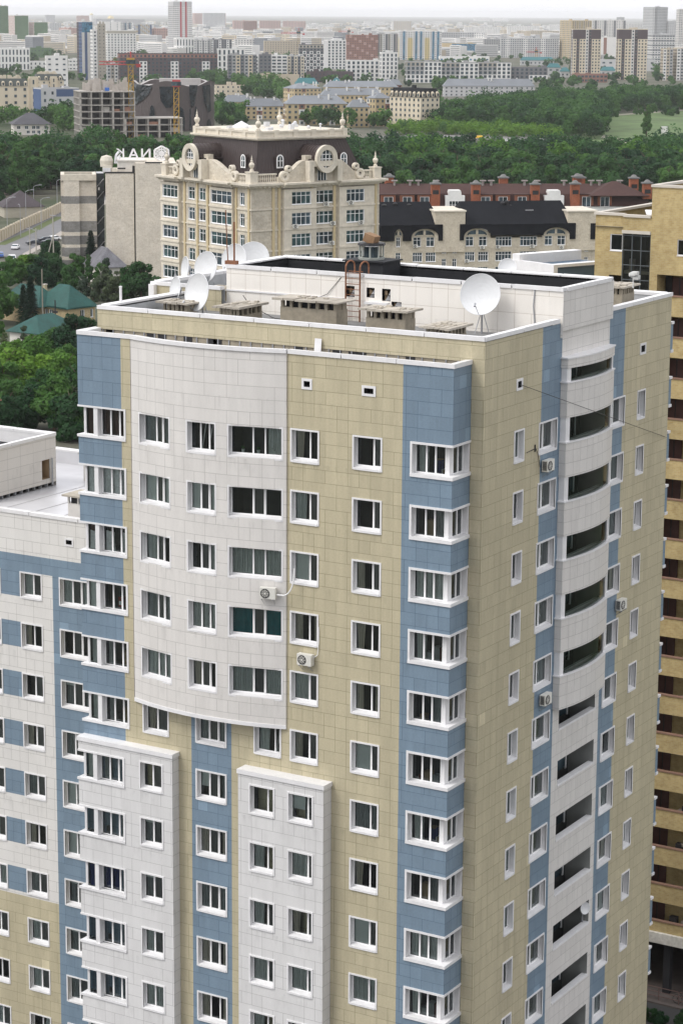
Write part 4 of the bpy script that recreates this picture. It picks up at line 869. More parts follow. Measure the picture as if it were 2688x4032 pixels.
# ------------------------------------------------------------------ middle distance helpers
FG = farglass('far_glass'); FGT = farglass('teal_far_glass', (.022,.042,.044))
def midwin(w, h, nx, ny, d=.22, glass=None, bar=.09, frame=None, top=.3):
    k = ('mw', w, h, nx, ny, d, glass.name if glass else '', frame.name if frame else '')
    if k not in WM:
        b = MB()
        for q in ([(0,0,-h),(0,d,-h),(0,d,0),(0,0,0)], [(w,0,-h),(w,d,-h),(w,d,0),(w,0,0)], [(0,0,0),(w,0,0),(w,d,0),(0,d,0)], [(0,0,-h),(w,0,-h),(w,d,-h),(0,d,-h)]): b.face(q, 0)
        b.face([(0,d,-h),(w,d,-h),(w,d,0),(0,d,0)], 1)
        for i in range(nx+1): x = (w-bar)*i/nx; b.box(x, x+bar, d-.06, d-.004, -h, 0, 0)
        for z in [-h, -bar]+([-h*top-bar] if ny > 1 else []): b.box(bar, w-bar, d-.055, d-.004, z, z+bar, 0)
        b.box(-.06, w+.06, -.08, .02, -h-.08, -h, 0)
        WM[k] = b.mesh('window', [frame or PVC, glass or FG])
    return WM[k]
def lpart(root, name, b, mats): return b.build(name, mats, root)
def plane_r(s, o, z): return (s, -o, z)
def plane_l(s, o, z): return (-o, s, z)
def fwin(root, side, s, z, w, h, nx, ny, glass=None, o=0.0, frame=None):
    """a window on the right (y=0) or left (x=0) front of a building in its own frame; s = start along the front"""
    if side == 'r': put('window', midwin(w, h, nx, ny, glass=glass, frame=frame), root, (s, -o, z), 0)
    else: put('window', midwin(w, h, nx, ny, glass=glass, frame=frame), root, (-o, s+w, z), -PI/2)
STO = brick('pale_limestone', (.62,.57,.48), (.52,.475,.395), (.56,.51,.425), .9, .42, .75, .015, .2)
STN = brick('cream_travertine', (.70,.645,.56), (.63,.575,.49), (.65,.595,.51), .9, .42, .75, .012, .12)
STOP = plain('smooth_limestone', (.60,.55,.46), .7, .20, 1.2)
STOY = plain('buff_pilaster_stone', (.55,.455,.28), .7, .12, 1.2)
ROOFB = plain('dark_brown_standing_seam', (.045,.032,.030), .45, .25, .8, metal=.1)

# ------------------------------------------------------------------ the limestone mansion block
MZ = lambda x, y: (600+x/1.633, 420+y/1.633)
mv = ground_at(MZ(634, 0)[0], 400.0); aR, aL = RAD(67), RAD(157)
mans = thing('mansion_block', 'ornate pale limestone mansion block with dark mansard roof, round gable windows and stone urns', 'mansion block', mv, aR)
mr = lambda x: reach(mv, aR, MZ(x, 0)[0]); ml_ = lambda x: reach(mv, aL, MZ(x, 0)[0])
LR, LL = mr(1445), ml_(85)
zc_ = z_at(*MZ(634, 505), mv)-G; zt_ = z_at(*MZ(680, 218), mv+vdir(aR)*3+vdir(aL)*3)-G
rows = [z_at(*MZ(880, y), mv+vdir(aR)*mr(880))-G for y in (545, 683, 815)]; rp = (rows[0]-rows[2])/2; rows = [rows[0]-rp*i for i in range(6)]
b = MB(); bR = [(830,1035), (1180,1400)]; bL = [(85,200), (395,537)]; hl = []; hr = []; wins = []
WR = [(880,1000,4),(1040,1157,4),(1225,1337,4)]; WLf = [(98,192,4),(240,280,2),(308,347,2),(403,533,4),(565,595,2)]
BO = .7
def inb(x, B): return any(a <= x <= c for a, c in B)
for x0, x1, n in WR: 
    for z in rows: wins.append(('r', mr(x0), z, mr(x1)-mr(x0), 2.15, n, 2, BO if inb((x0+x1)/2, bR) else 0))
for x0, x1, n in WLf:
    for z in rows: wins.append(('l', ml_(x1), z, ml_(x0)-ml_(x1), 2.15, n, 2, BO if inb((x0+x1)/2, bL) else 0))
hr = [(s, s+w, z-h, z) for sd, s, z, w, h, n, m_, o in wins if sd == 'r' and not o]; hl = [(-s-w, -s, z-h, z) for sd, s, z, w, h, n, m_, o in wins if sd == 'l' and not o]
wall_grid(b, lambda u: (u, 0), 0, LR, 0, zc_, hr, lambda u, z: 0); wall_grid(b, lambda u: (0, -u), -LL, 0, 0, zc_, hl, lambda u, z: 0)
wall_grid(b, lambda u: (LR, u), 0, LL, 0, zc_, [], lambda u, z: 0); wall_grid(b, lambda u: (-u, LL), -LR, 0, 0, zc_, [], lambda u, z: 0)
lpart(mans, 'wall', b, [STO])
for sd, B, f, fx in (('r', bR, plane_r, mr), ('l', bL, plane_l, ml_)):
    for x0, x1 in B:
        a, c = sorted((fx(x0), fx(x1))); b = MB(); hs = [(s, s+w, z-h, z) for s_, s, z, w, h, n, m_, o in wins if s_ == sd and o and a < s < c]
        wall_grid(b, (lambda u: (u, -BO)) if sd == 'r' else (lambda u: (-BO, u)), a, c, 0, zc_-.9, hs, lambda u, z: 0)
        for e_ in (a, c): b.face([f(e_,0,0), f(e_,BO,0), f(e_,BO,zc_-.9), f(e_,0,zc_-.9)], 0)
        b.face([f(a,0,zc_-.9), f(c,0,zc_-.9), f(c,BO,zc_-.9), f(a,BO,zc_-.9)], 0)
        lpart(mans, 'bay', b, [STOP])
for sd, s, z, w, h, n, m_, o in wins: fwin(mans, sd, s, z, w, h, n, m_, FGT if (int(z*3+s*7) % 3) else FG, o)
b = MB()
for z in rows:      # string courses and pilasters
    for f, L in ((plane_r, LR), (plane_l, LL)):
        p = [f(-.15 if f is plane_r else -.1,-.0,z-2.95), f(L,.16,z-2.68)]; b.box(min(p[0][0],p[1][0]), max(p[0][0],p[1][0]), min(p[0][1],p[1][1]), max(p[0][1],p[1][1]), z-2.95, z-2.68)
for sd, B, f, fx in (('r', bR, plane_r, mr), ('l', bL, plane_l, ml_)):
    for x0, x1 in B:
        a, c = sorted((fx(x0), fx(x1)))
        for z in rows: p = [f(a-.1,BO-.02,0), f(c+.1,BO+.14,0)]; b.box(min(p[0][0],p[1][0]), max(p[0][0],p[1][0]), min(p[0][1],p[1][1]), max(p[0][1],p[1][1]), z-2.93, z-2.66)
lpart(mans, 'string_course', b, [STOP]); b = MB()
for sd, f, fx, xs in (('r', plane_r, mr, (775, 812, 1018, 1160, 1420)), ('l', plane_l, ml_, (220, 300, 365, 385, 545, 625))):
    for x in xs: s = fx(x); p = [f(s-.25,-.01,0), f(s+.25,.22,0)]; b.box(min(p[0][0],p[1][0]), max(p[0][0],p[1][0]), min(p[0][1],p[1][1]), max(p[0][1],p[1][1]), 0, zc_-.6)
lpart(mans, 'pilaster', b, [STOY])
def cornice(b, x0, y0, L1, L2, z, steps):
    """stepped moulding round the two fronts; steps = (out, height)"""
    for o, h0, h1 in steps: b.prism([(x0-o,y0-o),(x0+L1+o,y0-o),(x0+L1+o,y0+L2+o),(x0-o,y0+L2+o)], z+h0, z+h1)
b = MB(); cornice(b, 0, 0, LR, LL, zc_, [(.35,-.55,-.3),(.8,-.3,-.08),(1.15,-.08,.28)])
for (x0, x1), f, fx in [(q, plane_r, mr) for q in bR]+[(q, plane_l, ml_) for q in bL]:
    a, c = sorted((fx(x0), fx(x1)))
    for o, h0, h1 in ((BO+.3,-.6,-.32),(BO+.7,-.32,-.06),(BO+1.1,-.06,.26)):
        p = [f(a-.3,0,0), f(c+.3,o,0)]; b.box(min(p[0][0],p[1][0]), max(p[0][0],p[1][0]), min(p[0][1],p[1][1]), max(p[0][1],p[1][1]), zc_+h0, zc_+h1)
for f, L in ((plane_r, LR), (plane_l, LL)):
    for i in range(int(L/.9)): p = [f(.3+i*.9,.3,0), f(.7+i*.9,.75,0)]; b.box(min(p[0][0],p[1][0]), max(p[0][0],p[1][0]), min(p[0][1],p[1][1]), max(p[0][1],p[1][1]), zc_-.45, zc_-.28)
lpart(mans, 'cornice', b, [STOP])
# mansard
i0 = 2.6; zr0 = zc_+.3; i1 = 4.6; zm = zt_+.15
q0 = [(i0,i0),(LR-1.2,i0),(LR-1.2,LL-1.2),(i0,LL-1.2)]; xr1 = reach(mv+vdir(aR)*i1+vdir(aL)*i1, aR, MZ(1222,0)[0])+i1; yl1 = reach(mv+vdir(aR)*i1+vdir(aL)*i1, aL, MZ(290,0)[0])+i1
q1 = [(i1,i1),(xr1,i1),(xr1,yl1),(i1,yl1)]
b = MB()
for i in range(4): b.face([(*q0[i],zr0),(*q0[(i+1)%4],zr0),(*q1[(i+1)%4],zm),(*q1[i],zm)])
for i, (p, q, r_, s_) in enumerate(zip(q0, q0[1:]+q0[:1], q1, q1[1:]+q1[:1])):
    n = int(math.dist(p, q)/.75); 
    for k in range(n+1):
        t = k/n; A = np.array((p[0]+(q[0]-p[0])*t, p[1]+(q[1]-p[1])*t, zr0)); B = np.array((r_[0]+(s_[0]-r_[0])*t, r_[1]+(s_[1]-r_[1])*t, zm)); b.tube(A, B, .045, 4)
lpart(mans, 'mansard_roof', b, [ROOFB])
b = MB(); cornice(b, i1, i1, xr1-i1, yl1-i1, zm, [(.25,-.25,.0),(.75,.0,.3),(.15,.3,1.05),(.32,1.05,1.35)])
for t in (0, .2, .42, .63, .84, 1):
    for s_ in ('r', 'l'):
        L1 = (xr1-i1) if s_ == 'r' else (yl1-i1); c = i1+L1*t; (b.box(c-.5,c+.5,i1-.3,i1+.2,zm+.3,zm+1.5) if s_ == 'r' else b.box(i1-.3,i1+.2,c-.5,c+.5,zm+.3,zm+1.5))
lpart(mans, 'roof_parapet', b, [STOP])
b = MB(); b.box(i1+.4, xr1-.4, i1+.4, yl1-.4, zm+.3, zm+1.0); lpart(mans, 'flat_roof', b, [plain('pale_grey_roofing', (.45,.46,.48), .8, .2)])
r = random.Random(4)
for i in range(17):
    b = MB(); x, y = r.uniform(i1+1, xr1-1.5), r.uniform(i1+1, yl1-1.5); h = r.uniform(.5, 1.3); k = i % 3
    if k == 0: b.lathe([(.001,h+.2),(.35,h),(.3,0)], 8, 0, (x,y,zm+1.0))
    elif k == 1: b.box(x,x+.9,y,y+.7,zm+1,zm+1+h)
    else: b.tube((x,y,zm+1),(x,y,zm+1.2+h),.16,7); b.lathe([(.001,.3),(.3,.1),(.3,0)],8,0,(x,y,zm+1.1+h))
    lpart(mans, 'roof_vent', b, [plain('bright_sheet_metal', (.66,.67,.69), .35, .2, metal=.3)])
b = MB(); x, y = xr1*.45, yl1*.75; b.prism([(x-1.5,y-1.5),(x+1.5,y-1.5),(x+1.5,y+1.5),(x-1.5,y+1.5)],zm+1,zm+1.4)
for q in ((x-1.4,y-1.4,x+1.4,y-1.4),(x+1.4,y-1.4,x+1.4,y+1.4),(x+1.4,y+1.4,x-1.4,y+1.4),(x-1.4,y+1.4,x-1.4,y-1.4)): b.face([(q[0],q[1],zm+1.4),(q[2],q[3],zm+1.4),(x,y,zm+2.5)])
lpart(mans, 'skylight', b, [plain('white_skylight_cap', (.7,.71,.73), .4, .1)])
URN = [(.001,0),(.36,0),(.36,.3),(.18,.45),(.44,.9),(.50,1.2),(.34,1.5),(.16,1.6),(.22,1.8),(.10,2.0),(.13,2.2),(.04,2.6),(.001,2.9)]
def urn(x, y, z, s=1.0):
    b = MB(); b.lathe([(r_*s, h*s) for r_, h in URN], 10, 0, (x,y,z)); return lpart(mans, 'urn', b, [STOP])
for x, y in ((i1,i1), (xr1-.4,i1), (i1,yl1-.4), (xr1-.5,yl1-.5)): urn(x, y, zm+1.45, 1.05)
for x, y in ((.3,.3), (LR-.7,.3), (.3,LL-.7)): b = MB(); b.box(x-.75,x+.75,y-.75,y+.75,zc_+.28,zc_+2.1); b.box(x-.85,x+.85,y-.85,y+.85,zc_+2.1,zc_+2.3); lpart(mans, 'pedestal', b, [STOP])
for x, y in ((.3,.3), (LR-.7,.3), (.3,LL-.7)): urn(x, y, zc_+2.3, 1.0)
def baluster_run(f, s0, s1):
    b = MB(); n = max(2, int(abs(s1-s0)/.42)); s0, s1 = sorted((s0, s1))
    for i in range(n): s = s0+(s1-s0)*(i+.5)/n; p = f(s,-.3,0); b.lathe([(.10,0),(.10,.15),(.16,.5),(.09,1.0),(.12,1.2)], 6, 0, (p[0],p[1],zc_+.45))
    for z0, z1, o in ((.26,.46,.2),(1.62,1.85,.25)): p = [f(s0,-.3-o,0), f(s1,-.3+o,0)]; b.box(min(p[0][0],p[1][0]), max(p[0][0],p[1][0]), min(p[0][1],p[1][1]), max(p[0][1],p[1][1]), zc_+z0, zc_+z1)
    lpart(mans, 'balustrade', b, [STOP])
baluster_run(plane_r, 1.0, mr(800)); baluster_run(plane_l, 1.0, ml_(552)); baluster_run(plane_r, mr(1345), LR-1.4); baluster_run(plane_l, ml_(148), LL-1.4)
def gable(f, s0, s1, sm, zh, side):
    """scrolled gable: outline in (s, z) with a projecting centre that carries the round window"""
    W = s1-s0; out = []; zb = zc_+.27; R = 2.4; zcn = zh-R
    def scroll(sa, sb, n=9):
        return [(sa+(sb-sa)*i/n, zb+.9+(zcn-.2-zb-.9)*(.5-.5*math.cos(PI*i/n))**1.2) for i in range(n+1)]
    cw = 3.4
    L = [(s0,zb)]+scroll(s0, sm-cw)+[(sm-cw,zcn+.6),(sm+cw,zcn+.6)]+scroll(s1, sm+cw)[::-1]+[(s1,zb)]
    b = MB(); th = 1.1
    fr = [f(s,.05,z) for s, z in L]; bk = [f(s,-th,z) for s, z in L]
    b.face(fr); b.face(bk[::-1])
    for i in range(len(L)): j = (i+1) % len(L); b.face([fr[i],fr[j],bk[j],bk[i]])
    g = lpart(mans, 'gable', b, [STO])
    # projecting centre with a recessed balcony below the ring
    b = MB(); w2 = 2.5; zo = zb+2.6; pr = 1.5
    def fb(sa, sb, oa, ob, z0, z1, mi=0):
        p, q = f(sa,oa,0), f(sb,ob,0); b.box(min(p[0],q[0]),max(p[0],q[0]),min(p[1],q[1]),max(p[1],q[1]),z0,z1,mi)
    fb(sm-w2-1.0,sm-w2,.06,pr,zb,zcn-.3); fb(sm+w2,sm+w2+1.0,.06,pr,zb,zcn-.3); fb(sm-w2,sm+w2,.06,pr-.02,zo,zcn-.3); fb(sm-w2,sm+w2,.07,.1,zb,zo,1)
    fb(sm-.9,sm+.9,.12,.16,zb+.1,zo-.2,2)
    for s in (-.95,-.3,.3,.9): fb(sm+s,sm+s+.12,.16,.2,zb+.1,zo-.2,3)
    lpart(mans, 'gable_balcony', b, [STOP, plain('shaded_limestone', (.40,.34,.25), .8, .15), FG, PVC]) if False else put('gable_balcony', b.mesh('gable_balcony', [STOP, STO, FG, PVC]), g)
    b = MB(); n = 28; ro, ri = R, R*.64; c = zcn
    def pt(r_, a, o): return f(sm+r_*.92*math.cos(a), o, c+r_*math.sin(a))
    for i in range(n):
        a, d = 2*PI*i/n, 2*PI*(i+1)/n
        b.face([pt(ro,a,pr+.35),pt(ro,d,pr+.35),pt(ri,d,pr+.25),pt(ri,a,pr+.25)],0,smooth=False); b.face([pt(ro,a,pr-.35),pt(ro,d,pr-.35),pt(ro,d,pr+.35),pt(ro,a,pr+.35)],0); b.face([pt(ri,a,pr+.25),pt(ri,d,pr+.25),pt(ri,d,pr-.2),pt(ri,a,pr-.2)],0)
    b.face([pt(ri,2*PI*i/n,pr-.2) for i in range(n)],1)
    for k in (-.5,0,.5):
        h = ri*math.sqrt(1-k*k)-.02; p0, p1 = pt(0,0,pr-.14), None
        for (sa,sb,za,zb2) in ((sm+k*ri-.07,sm+k*ri+.07,c-h,c+h),(sm-h*.9,sm+h*.9,c+k*ri-.07,c+k*ri+.07)):
            p, q = f(sa,pr-.19,0), f(sb,pr-.1,0); b.box(min(p[0],q[0]),max(p[0],q[0]),min(p[1],q[1]),max(p[1],q[1]),za,zb2,2)
    put('round_window', b.mesh('round_window', [STOP, FG, PVC]), g)
    b = MB(); n = 12; dep = 6.5
    for i in range(n):
        a, d = PI*i/n, PI*(i+1)/n; A, B = pt(R*.97,a,pr-.2), pt(R*.97,d,pr-.2); A2, B2 = pt(R*.97,a,-dep), pt(R*.97,d,-dep); b.face([A,B,B2,A2],0)
    for k in range(9): 
        for i in range(n): b.tube(pt(R*.99,PI*i/n,-k*.75), pt(R*.99,PI*(i+1)/n,-k*.75), .05, 3, 0, cap=False)
    for s in (-1,1): p, q = f(sm+s*R*.95,.2,0), f(sm+s*(R*.95+.6),-dep,0); b.box(min(p[0],q[0]),max(p[0],q[0]),min(p[1],q[1]),max(p[1],q[1]),c-.25,c-.05,0)
    b.face([pt(R*.97,PI*i/n,-dep) for i in range(n+1)],0)
    put('barrel_dormer', b.mesh('barrel_dormer', [ROOFB]), g)
    for sa in (s0+.9, s1-.9):       # volutes
        b = MB(); 
        for rr_, zz in ((.95,zb+1.0),(.6,zb+2.3)):
            n = 12; dx = (rr_*.7 if sa < sm else -rr_*.7)*(1 if zz > zb+2 else 0)
            for i in range(n):
                a, d = 2*PI*i/n, 2*PI*(i+1)/n
                P = lambda r_, t, o: f(sa+dx*2+r_*math.cos(t), o, zz+r_*math.sin(t))
                b.face([P(rr_,a,.3),P(rr_,d,.3),P(rr_*.7,d,.4),P(rr_*.7,a,.4)]); b.face([P(rr_*.7,a,.4),P(rr_*.7,d,.4),P(rr_*.3,d,.22),P(rr_*.3,a,.22)]); b.face([P(rr_,a,.3),P(rr_,d,.3),P(rr_,d,-.4),P(rr_,a,-.4)])
        put('volute', b.mesh('volute', [STOP]), g)
zh_ = z_at(*MZ(1090,240), mv+vdir(aR)*mr(1090))-G
gable(plane_r, mr(818), mr(1345), mr(1078), zh_, 'r'); gable(plane_l, ml_(552), ml_(150), ml_(300), z_at(*MZ(292,232), mv+vdir(aL)*ml_(300))-G, 'l')
for f, s in ((plane_r, reach(mv+vdir(aL)*3.1, aR, MZ(815,0)[0])), (plane_l, reach(mv+vdir(aR)*3.1, aL, MZ(592,0)[0])), (plane_r, reach(mv+vdir(aL)*3.1, aR, MZ(1215,0)[0]))):      # small arched dormers
    b = MB(); z0 = zr0+2.2; o0 = -2.9
    def pp(s_, o, z): return f(s_, o, z)
    n = 8; out = [(s-.75,z0),(s+.75,z0),(s+.75,z0+1.6)]+[(s+.75*math.cos(PI*i/n), z0+1.6+.75*math.sin(PI*i/n)) for i in range(1,n)]+[(s-.75,z0+1.6)]
    F_ = [pp(a,o0,z) for a, z in out]; K2 = [pp(a,o0-2.5,z) for a, z in out]; b.face(F_,0)
    for i in range(len(out)): j = (i+1)%len(out); b.face([F_[i],F_[j],K2[j],K2[i]],2)
    b.face([pp(s+(a-s)*.68,o0+.03,z0+.25+(z-z0)*.8) for a, z in out],1)
    for q in ((s-.05,s+.05,z0+.2,z0+2.0),(s-.55,s+.55,z0+1.2,z0+1.3)): p, q2 = pp(q[0],o0+.03,0), pp(q[1],o0+.09,0); b.box(min(p[0],q2[0]),max(p[0],q2[0]),min(p[1],q2[1]),max(p[1],q2[1]),q[2],q[3],0)
    lpart(mans, 'dormer', b, [PVC, FG, ROOFB])
for i, (x, y, words) in enumerate(((1105,620,'under the top middle window of the right front'),(1247,612,'under the top right-hand window of the right front'),(897,765,'left under a second-row window on the right front'),(1148,745,'right of the second-row middle window on the right front'),(1312,740,'under the second-row window at the far right'),(1142,872,'under the third-row middle window of the right front'),(1322,872,'under the third-row window at the far right'))):
    s = mr(x); o = BO if inb(x, bR) else 0; P = mv+vdir(aR)*s-vdir(aL)*o; zz = z_at(*MZ(x, y+14), P)
    ac((P[0],P[1],zz), aR, 'small air conditioner '+words+' of the mansion', 1.25, 'air conditioners on the limestone mansion', False)
b = MB(); p = on(*MZ(520, 990), 'y', 14.0)
# ------------------------------------------------------------------ limestone office with roof letters and its banded stair tower
N4 = lambda x, y: (x/2.24, 500+y/2.24)
def frontal(u, dist):
    P = ground_at(u, dist); a = az(P)-PI/2; return P, a
P, a = frontal(N4(915,0)[0], 600.0); hN = z_at(*N4(915,405), P)-G; WN = reach(P, a, N4(1190,0)[0]); WN2 = reach(P, a, N4(1560,0)[0])
off = thing('stone_office_block', 'plain windowless pale stone office block standing left of the mansion, with a cluttered flat roof', 'office block', P, a)
b = MB(); b.box(0, WN, 0, 22, 0, hN); lpart(off, 'wall', b, [STN]); b = MB(); b.box(WN+.35, WN2, -.8, 22, 0, hN+2.6); lpart(off, 'wall', b, [STN]); b = MB(); b.box(WN-.02, WN+.37, .3, 3, 0, hN+.1); b.box(-.1,WN,-.12,.4,hN,hN+.35); lpart(off, 'dark_joint', b, [BLACK])
b = MB(); xs = lambda x: reach(P, a, N4(x,0)[0]); zs_ = lambda y: z_at(*N4(1100,y), P)-G
b.box(xs(1050), xs(1275), 2.5, 12, hN, zs_(305)); b.box(xs(1045), xs(1290), 2.2, 12.5, zs_(305), zs_(292)); b.box(xs(1180),xs(1207),2.4,2.6,hN,zs_(345),1); lpart(off, 'roof_cabin', b, [plain('cream_render', (.66,.63,.58), .8, .12), BLACK])
b = MB(); b.box(xs(918), xs(1000), 3, 8, hN, zs_(345)); b.box(xs(920), xs(990), 2, 4, hN+.2, zs_(365),1); b.box(xs(1000),xs(1045),2,5,hN,zs_(370)); b.lathe([(1.6,0),(1.7,1.6),(1.3,2.6),(.001,3)],10,0,(xs(955),5.5,zs_(345)-.4)); b.path([(xs(1030),5,zs_(330)),(xs(1040),5,zs_(255)),(xs(1065),5,zs_(225))],.35,6,1); b.path([(xs(1050),5,zs_(330)),(xs(1072),5,zs_(262))],.4,6,1); lpart(off, 'roof_plant', b, [plain('beige_plant_casing', (.58,.54,.46), .7, .15), plain('bright_sheet_metal', (.66,.67,.69))])
b = MB(); b.box(xs(1290),xs(1440),-.9,-.5,hN+2.6,hN+2.9); b.box(xs(1050),xs(1120),1.5,2.0,zs_(372),zs_(360)); lpart(off, 'ledge', b, [BLACK])
# sign seen from behind: K A N letters reversed, and a lattice hexagon
sg = thing('rooftop_sign', 'white roof letters K A N seen mirrored from behind beside a white lattice hexagon', 'roof sign', P+np.array([0,0,hN+.0]), a)
ys = 9.0
def letter(name, polys, x0, x1, z0, z1):
    b = MB(); 
    for pl_ in polys: b.xprism([(x0+(x1-x0)*p[0], z0+(z1-z0)*p[1]) for p in pl_], ys, ys+.35)
    b.tube((x0+.2*(x1-x0),ys+.2,zs_(300)-hN),(x0+.2*(x1-x0),ys+.2,z0),.08,5); b.tube((x1-.2*(x1-x0),ys+.2,zs_(300)-hN),(x1-.2*(x1-x0),ys+.2,z0),.08,5)
    return lpart(sg, name, b, [TRIM])
zl0, zl1 = zs_(288)-hN, zs_(206)-hN
letter('letter_k', [[(.78,0),(1,0),(1,1),(.78,1)], [(.80,.42),(.80,.62),(.18,1),(-.12,1)], [(.62,.58),(.5,.46),(-.1,0),(.2,0)]], xs(1048), xs(1112), zl0, zl1)
letter('letter_a', [[(0,0),(.2,0),(.6,1),(.4,1)], [(.8,0),(1,0),(.6,1),(.44,.95)], [(.2,.22),(.8,.22),(.74,.38),(.26,.38)]], xs(1150), xs(1238), zl0, zl1)
letter('letter_n', [[(0,0),(.2,0),(.2,1),(0,1)], [(.8,0),(1,0),(1,1),(.8,1)], [(.8,1),(1,1),(.2,0),(0,0)]], xs(1262), xs(1346), zl0, zl1)
b = MB(); cx_, cz_ = (xs(1370)+xs(1516))/2, (zs_(184)+zs_(318))/2-hN; R_ = (zs_(184)-zs_(318))/2
hx = [(cx_+R_*1.08*math.sin(i*PI/3), cz_+R_*math.cos(i*PI/3)) for i in range(6)]
for i in range(6): A, B = hx[i], hx[(i+1)%6]; b.tube((A[0],ys,A[1]),(B[0],ys,B[1]),.28,6); b.tube((cx_,ys,cz_),(A[0],ys,A[1]),.17,5)
for t in (.33,.66): 
    for i in range(6): A, B = hx[i], hx[(i+1)%6]; b.tube((cx_+(A[0]-cx_)*t,ys,cz_+(A[1]-cz_)*t),(cx_+(B[0]-cx_)*t,ys,cz_+(B[1]-cz_)*t),.14,5)
for i in range(6): A, B = hx[i], hx[(i+1)%6]; M_ = ((A[0]+B[0])/2,(A[1]+B[1])/2); b.tube((cx_+(A[0]-cx_)*.5,ys,cz_+(A[1]-cz_)*.5),(M_[0],ys,M_[1]),.14,5); b.tube((cx_+(B[0]-cx_)*.5,ys,cz_+(B[1]-cz_)*.5),(M_[0],ys,M_[1]),.14,5); b.tube((cx_,ys,cz_),(M_[0],ys,M_[1]),.1,4)
b.tube((cx_-1,ys+.3,zs_(330)-hN),(cx_-1,ys+.3,cz_),.12,5); b.tube((cx_+1,ys+.3,zs_(330)-hN),(cx_+1,ys+.3,cz_),.12,5); lpart(sg, 'lattice_hexagon', b, [TRIM])
# banded stair tower
P2, a2 = frontal(N4(560,0)[0], 606.0); xs2 = lambda x: reach(P2, a2, N4(x,0)[0]); h2 = z_at(*N4(560,418), P2)-G; z2 = lambda y: z_at(*N4(640,y), P2)-G
bt = thing('banded_stair_tower', 'flat-topped stone tower with grey horizontal bands and a dark glazed slot', 'tower', P2, a2)
GB = brick('grey_stone_band', (.27,.265,.255), (.23,.225,.215), (.25,.245,.235), .9, .42, .8)
b = MB(); bands = [(608,675),(830,925),(958,1035),(1062,1142),(1172,1245)]
def bandc(u, z): return 1 if any(z2(y1) < z < z2(y0) for y0, y1 in bands) else 0
zc2 = [z2(y) for q in bands for y in q]
wall_grid(b, lambda u: (u, 0), xs2(572), xs2(712), 0, h2, [], bandc, (), zc2); wall_grid(b, lambda u: (u, .9), xs2(712), xs2(862), 0, h2, [], bandc, (), zc2); wall_grid(b, lambda u: (u, 1.2), xs2(550), xs2(572), 0, h2, [], bandc, (), zc2)
for x in (xs2(712),): wall_grid(b, lambda u: (x, u), 0, .9, 0, h2, [], bandc, (), zc2)
wall_grid(b, lambda u: (xs2(572), u), 0, 1.2, 0, h2, [], bandc, (), zc2); wall_grid(b, lambda u: (xs2(550), u), 1.2, 11, 0, h2, [], bandc, (), zc2); wall_grid(b, lambda u: (xs2(862), u), .9, 11, 0, h2, [], lambda u, z: 0); wall_grid(b, lambda u: (u, 11), xs2(550), xs2(862), 0, h2, [], lambda u, z: 0)
b.face([(xs2(550),0,h2-1.6),(xs2(862),0,h2-1.6),(xs2(862),11,h2-1.6),(xs2(550),11,h2-1.6)], 2)
for q in ((xs2(550),xs2(862),-.1,.9),(xs2(550),xs2(862),10.1,11.1),(xs2(550),xs2(550)+1,.9,10.1),(xs2(862)-1,xs2(862),.9,10.1)): b.box(q[0],q[1],q[2],q[3],h2-1.5,h2+.02,3)
lpart(bt, 'wall', b, [STN, GB, BITU, STOP])
b = MB(); b.box(xs2(865), xs2(930), 2.2, 9, 0, h2+.2, 0)
for i in range(9): z = h2-3.2*i; b.tube((xs2(868),2.15,z-3.2),(xs2(928),2.15,z-1.2),.12,4,1)
b.box(xs2(878),xs2(892),2.0,2.2,z2(560),z2(535),2); lpart(bt, 'glazed_slot', b, [farglass('dark_slot_glass', (.02,.025,.028)), GREYM, TRIM])

# ------------------------------------------------------------------ houses and townhouses
def face_px(P, ang, u): return reach(P, ang, u)
GREENR = None
def rooftile(name, col, var=.2, row=.35):
    if name in MAT: return MAT[name]
    t = NT(name); g = t.n('NewGeometry').outputs['Position']; uv = t.n('TexCoord').outputs['UV']; bt_ = t.n('TexBrick'); t.link(uv, bt_.inputs['Vector']); bt_.inputs['Scale'].default_value = 1; bt_.inputs['Brick Width'].default_value = .3; bt_.inputs['Row Height'].default_value = row; bt_.inputs['Mortar Size'].default_value = .02
    bt_.inputs['Color1'].default_value = c4(col); bt_.inputs['Color2'].default_value = c4(mul(col, 1-var)); bt_.inputs['Mortar'].default_value = c4(mul(col, .55))
    n = t.ramp(t.noise(g, .5, 3), .35, .65); c = t.mix(1., bt_.outputs['Color'], t.mix(n, (.8,.8,.8), (1.1,1.1,1.1)), 'MULTIPLY'); MAT[name] = t.done(t.bsdf(c, .55, 0, .3)); return MAT[name]
GRN = rooftile('green_metal_tiles', (.014,.088,.075)); RED = rooftile('red_metal_tiles', (.28,.035,.03)); PINK = rooftile('faded_red_roofing', (.36,.13,.11)); GRY = rooftile('grey_slate_roofing', (.19,.19,.21)); BLK = plain('black_bitumen_shingle', (.013,.014,.017), .95, .3, .7, spec=.08); MAR = plain('maroon_shingle', (.062,.032,.028), .95, .2, .9)
YBR = brick('ochre_house_brick', (.48,.39,.235), (.41,.325,.185), (.42,.35,.24), .5, .16, .85, .015, .3)
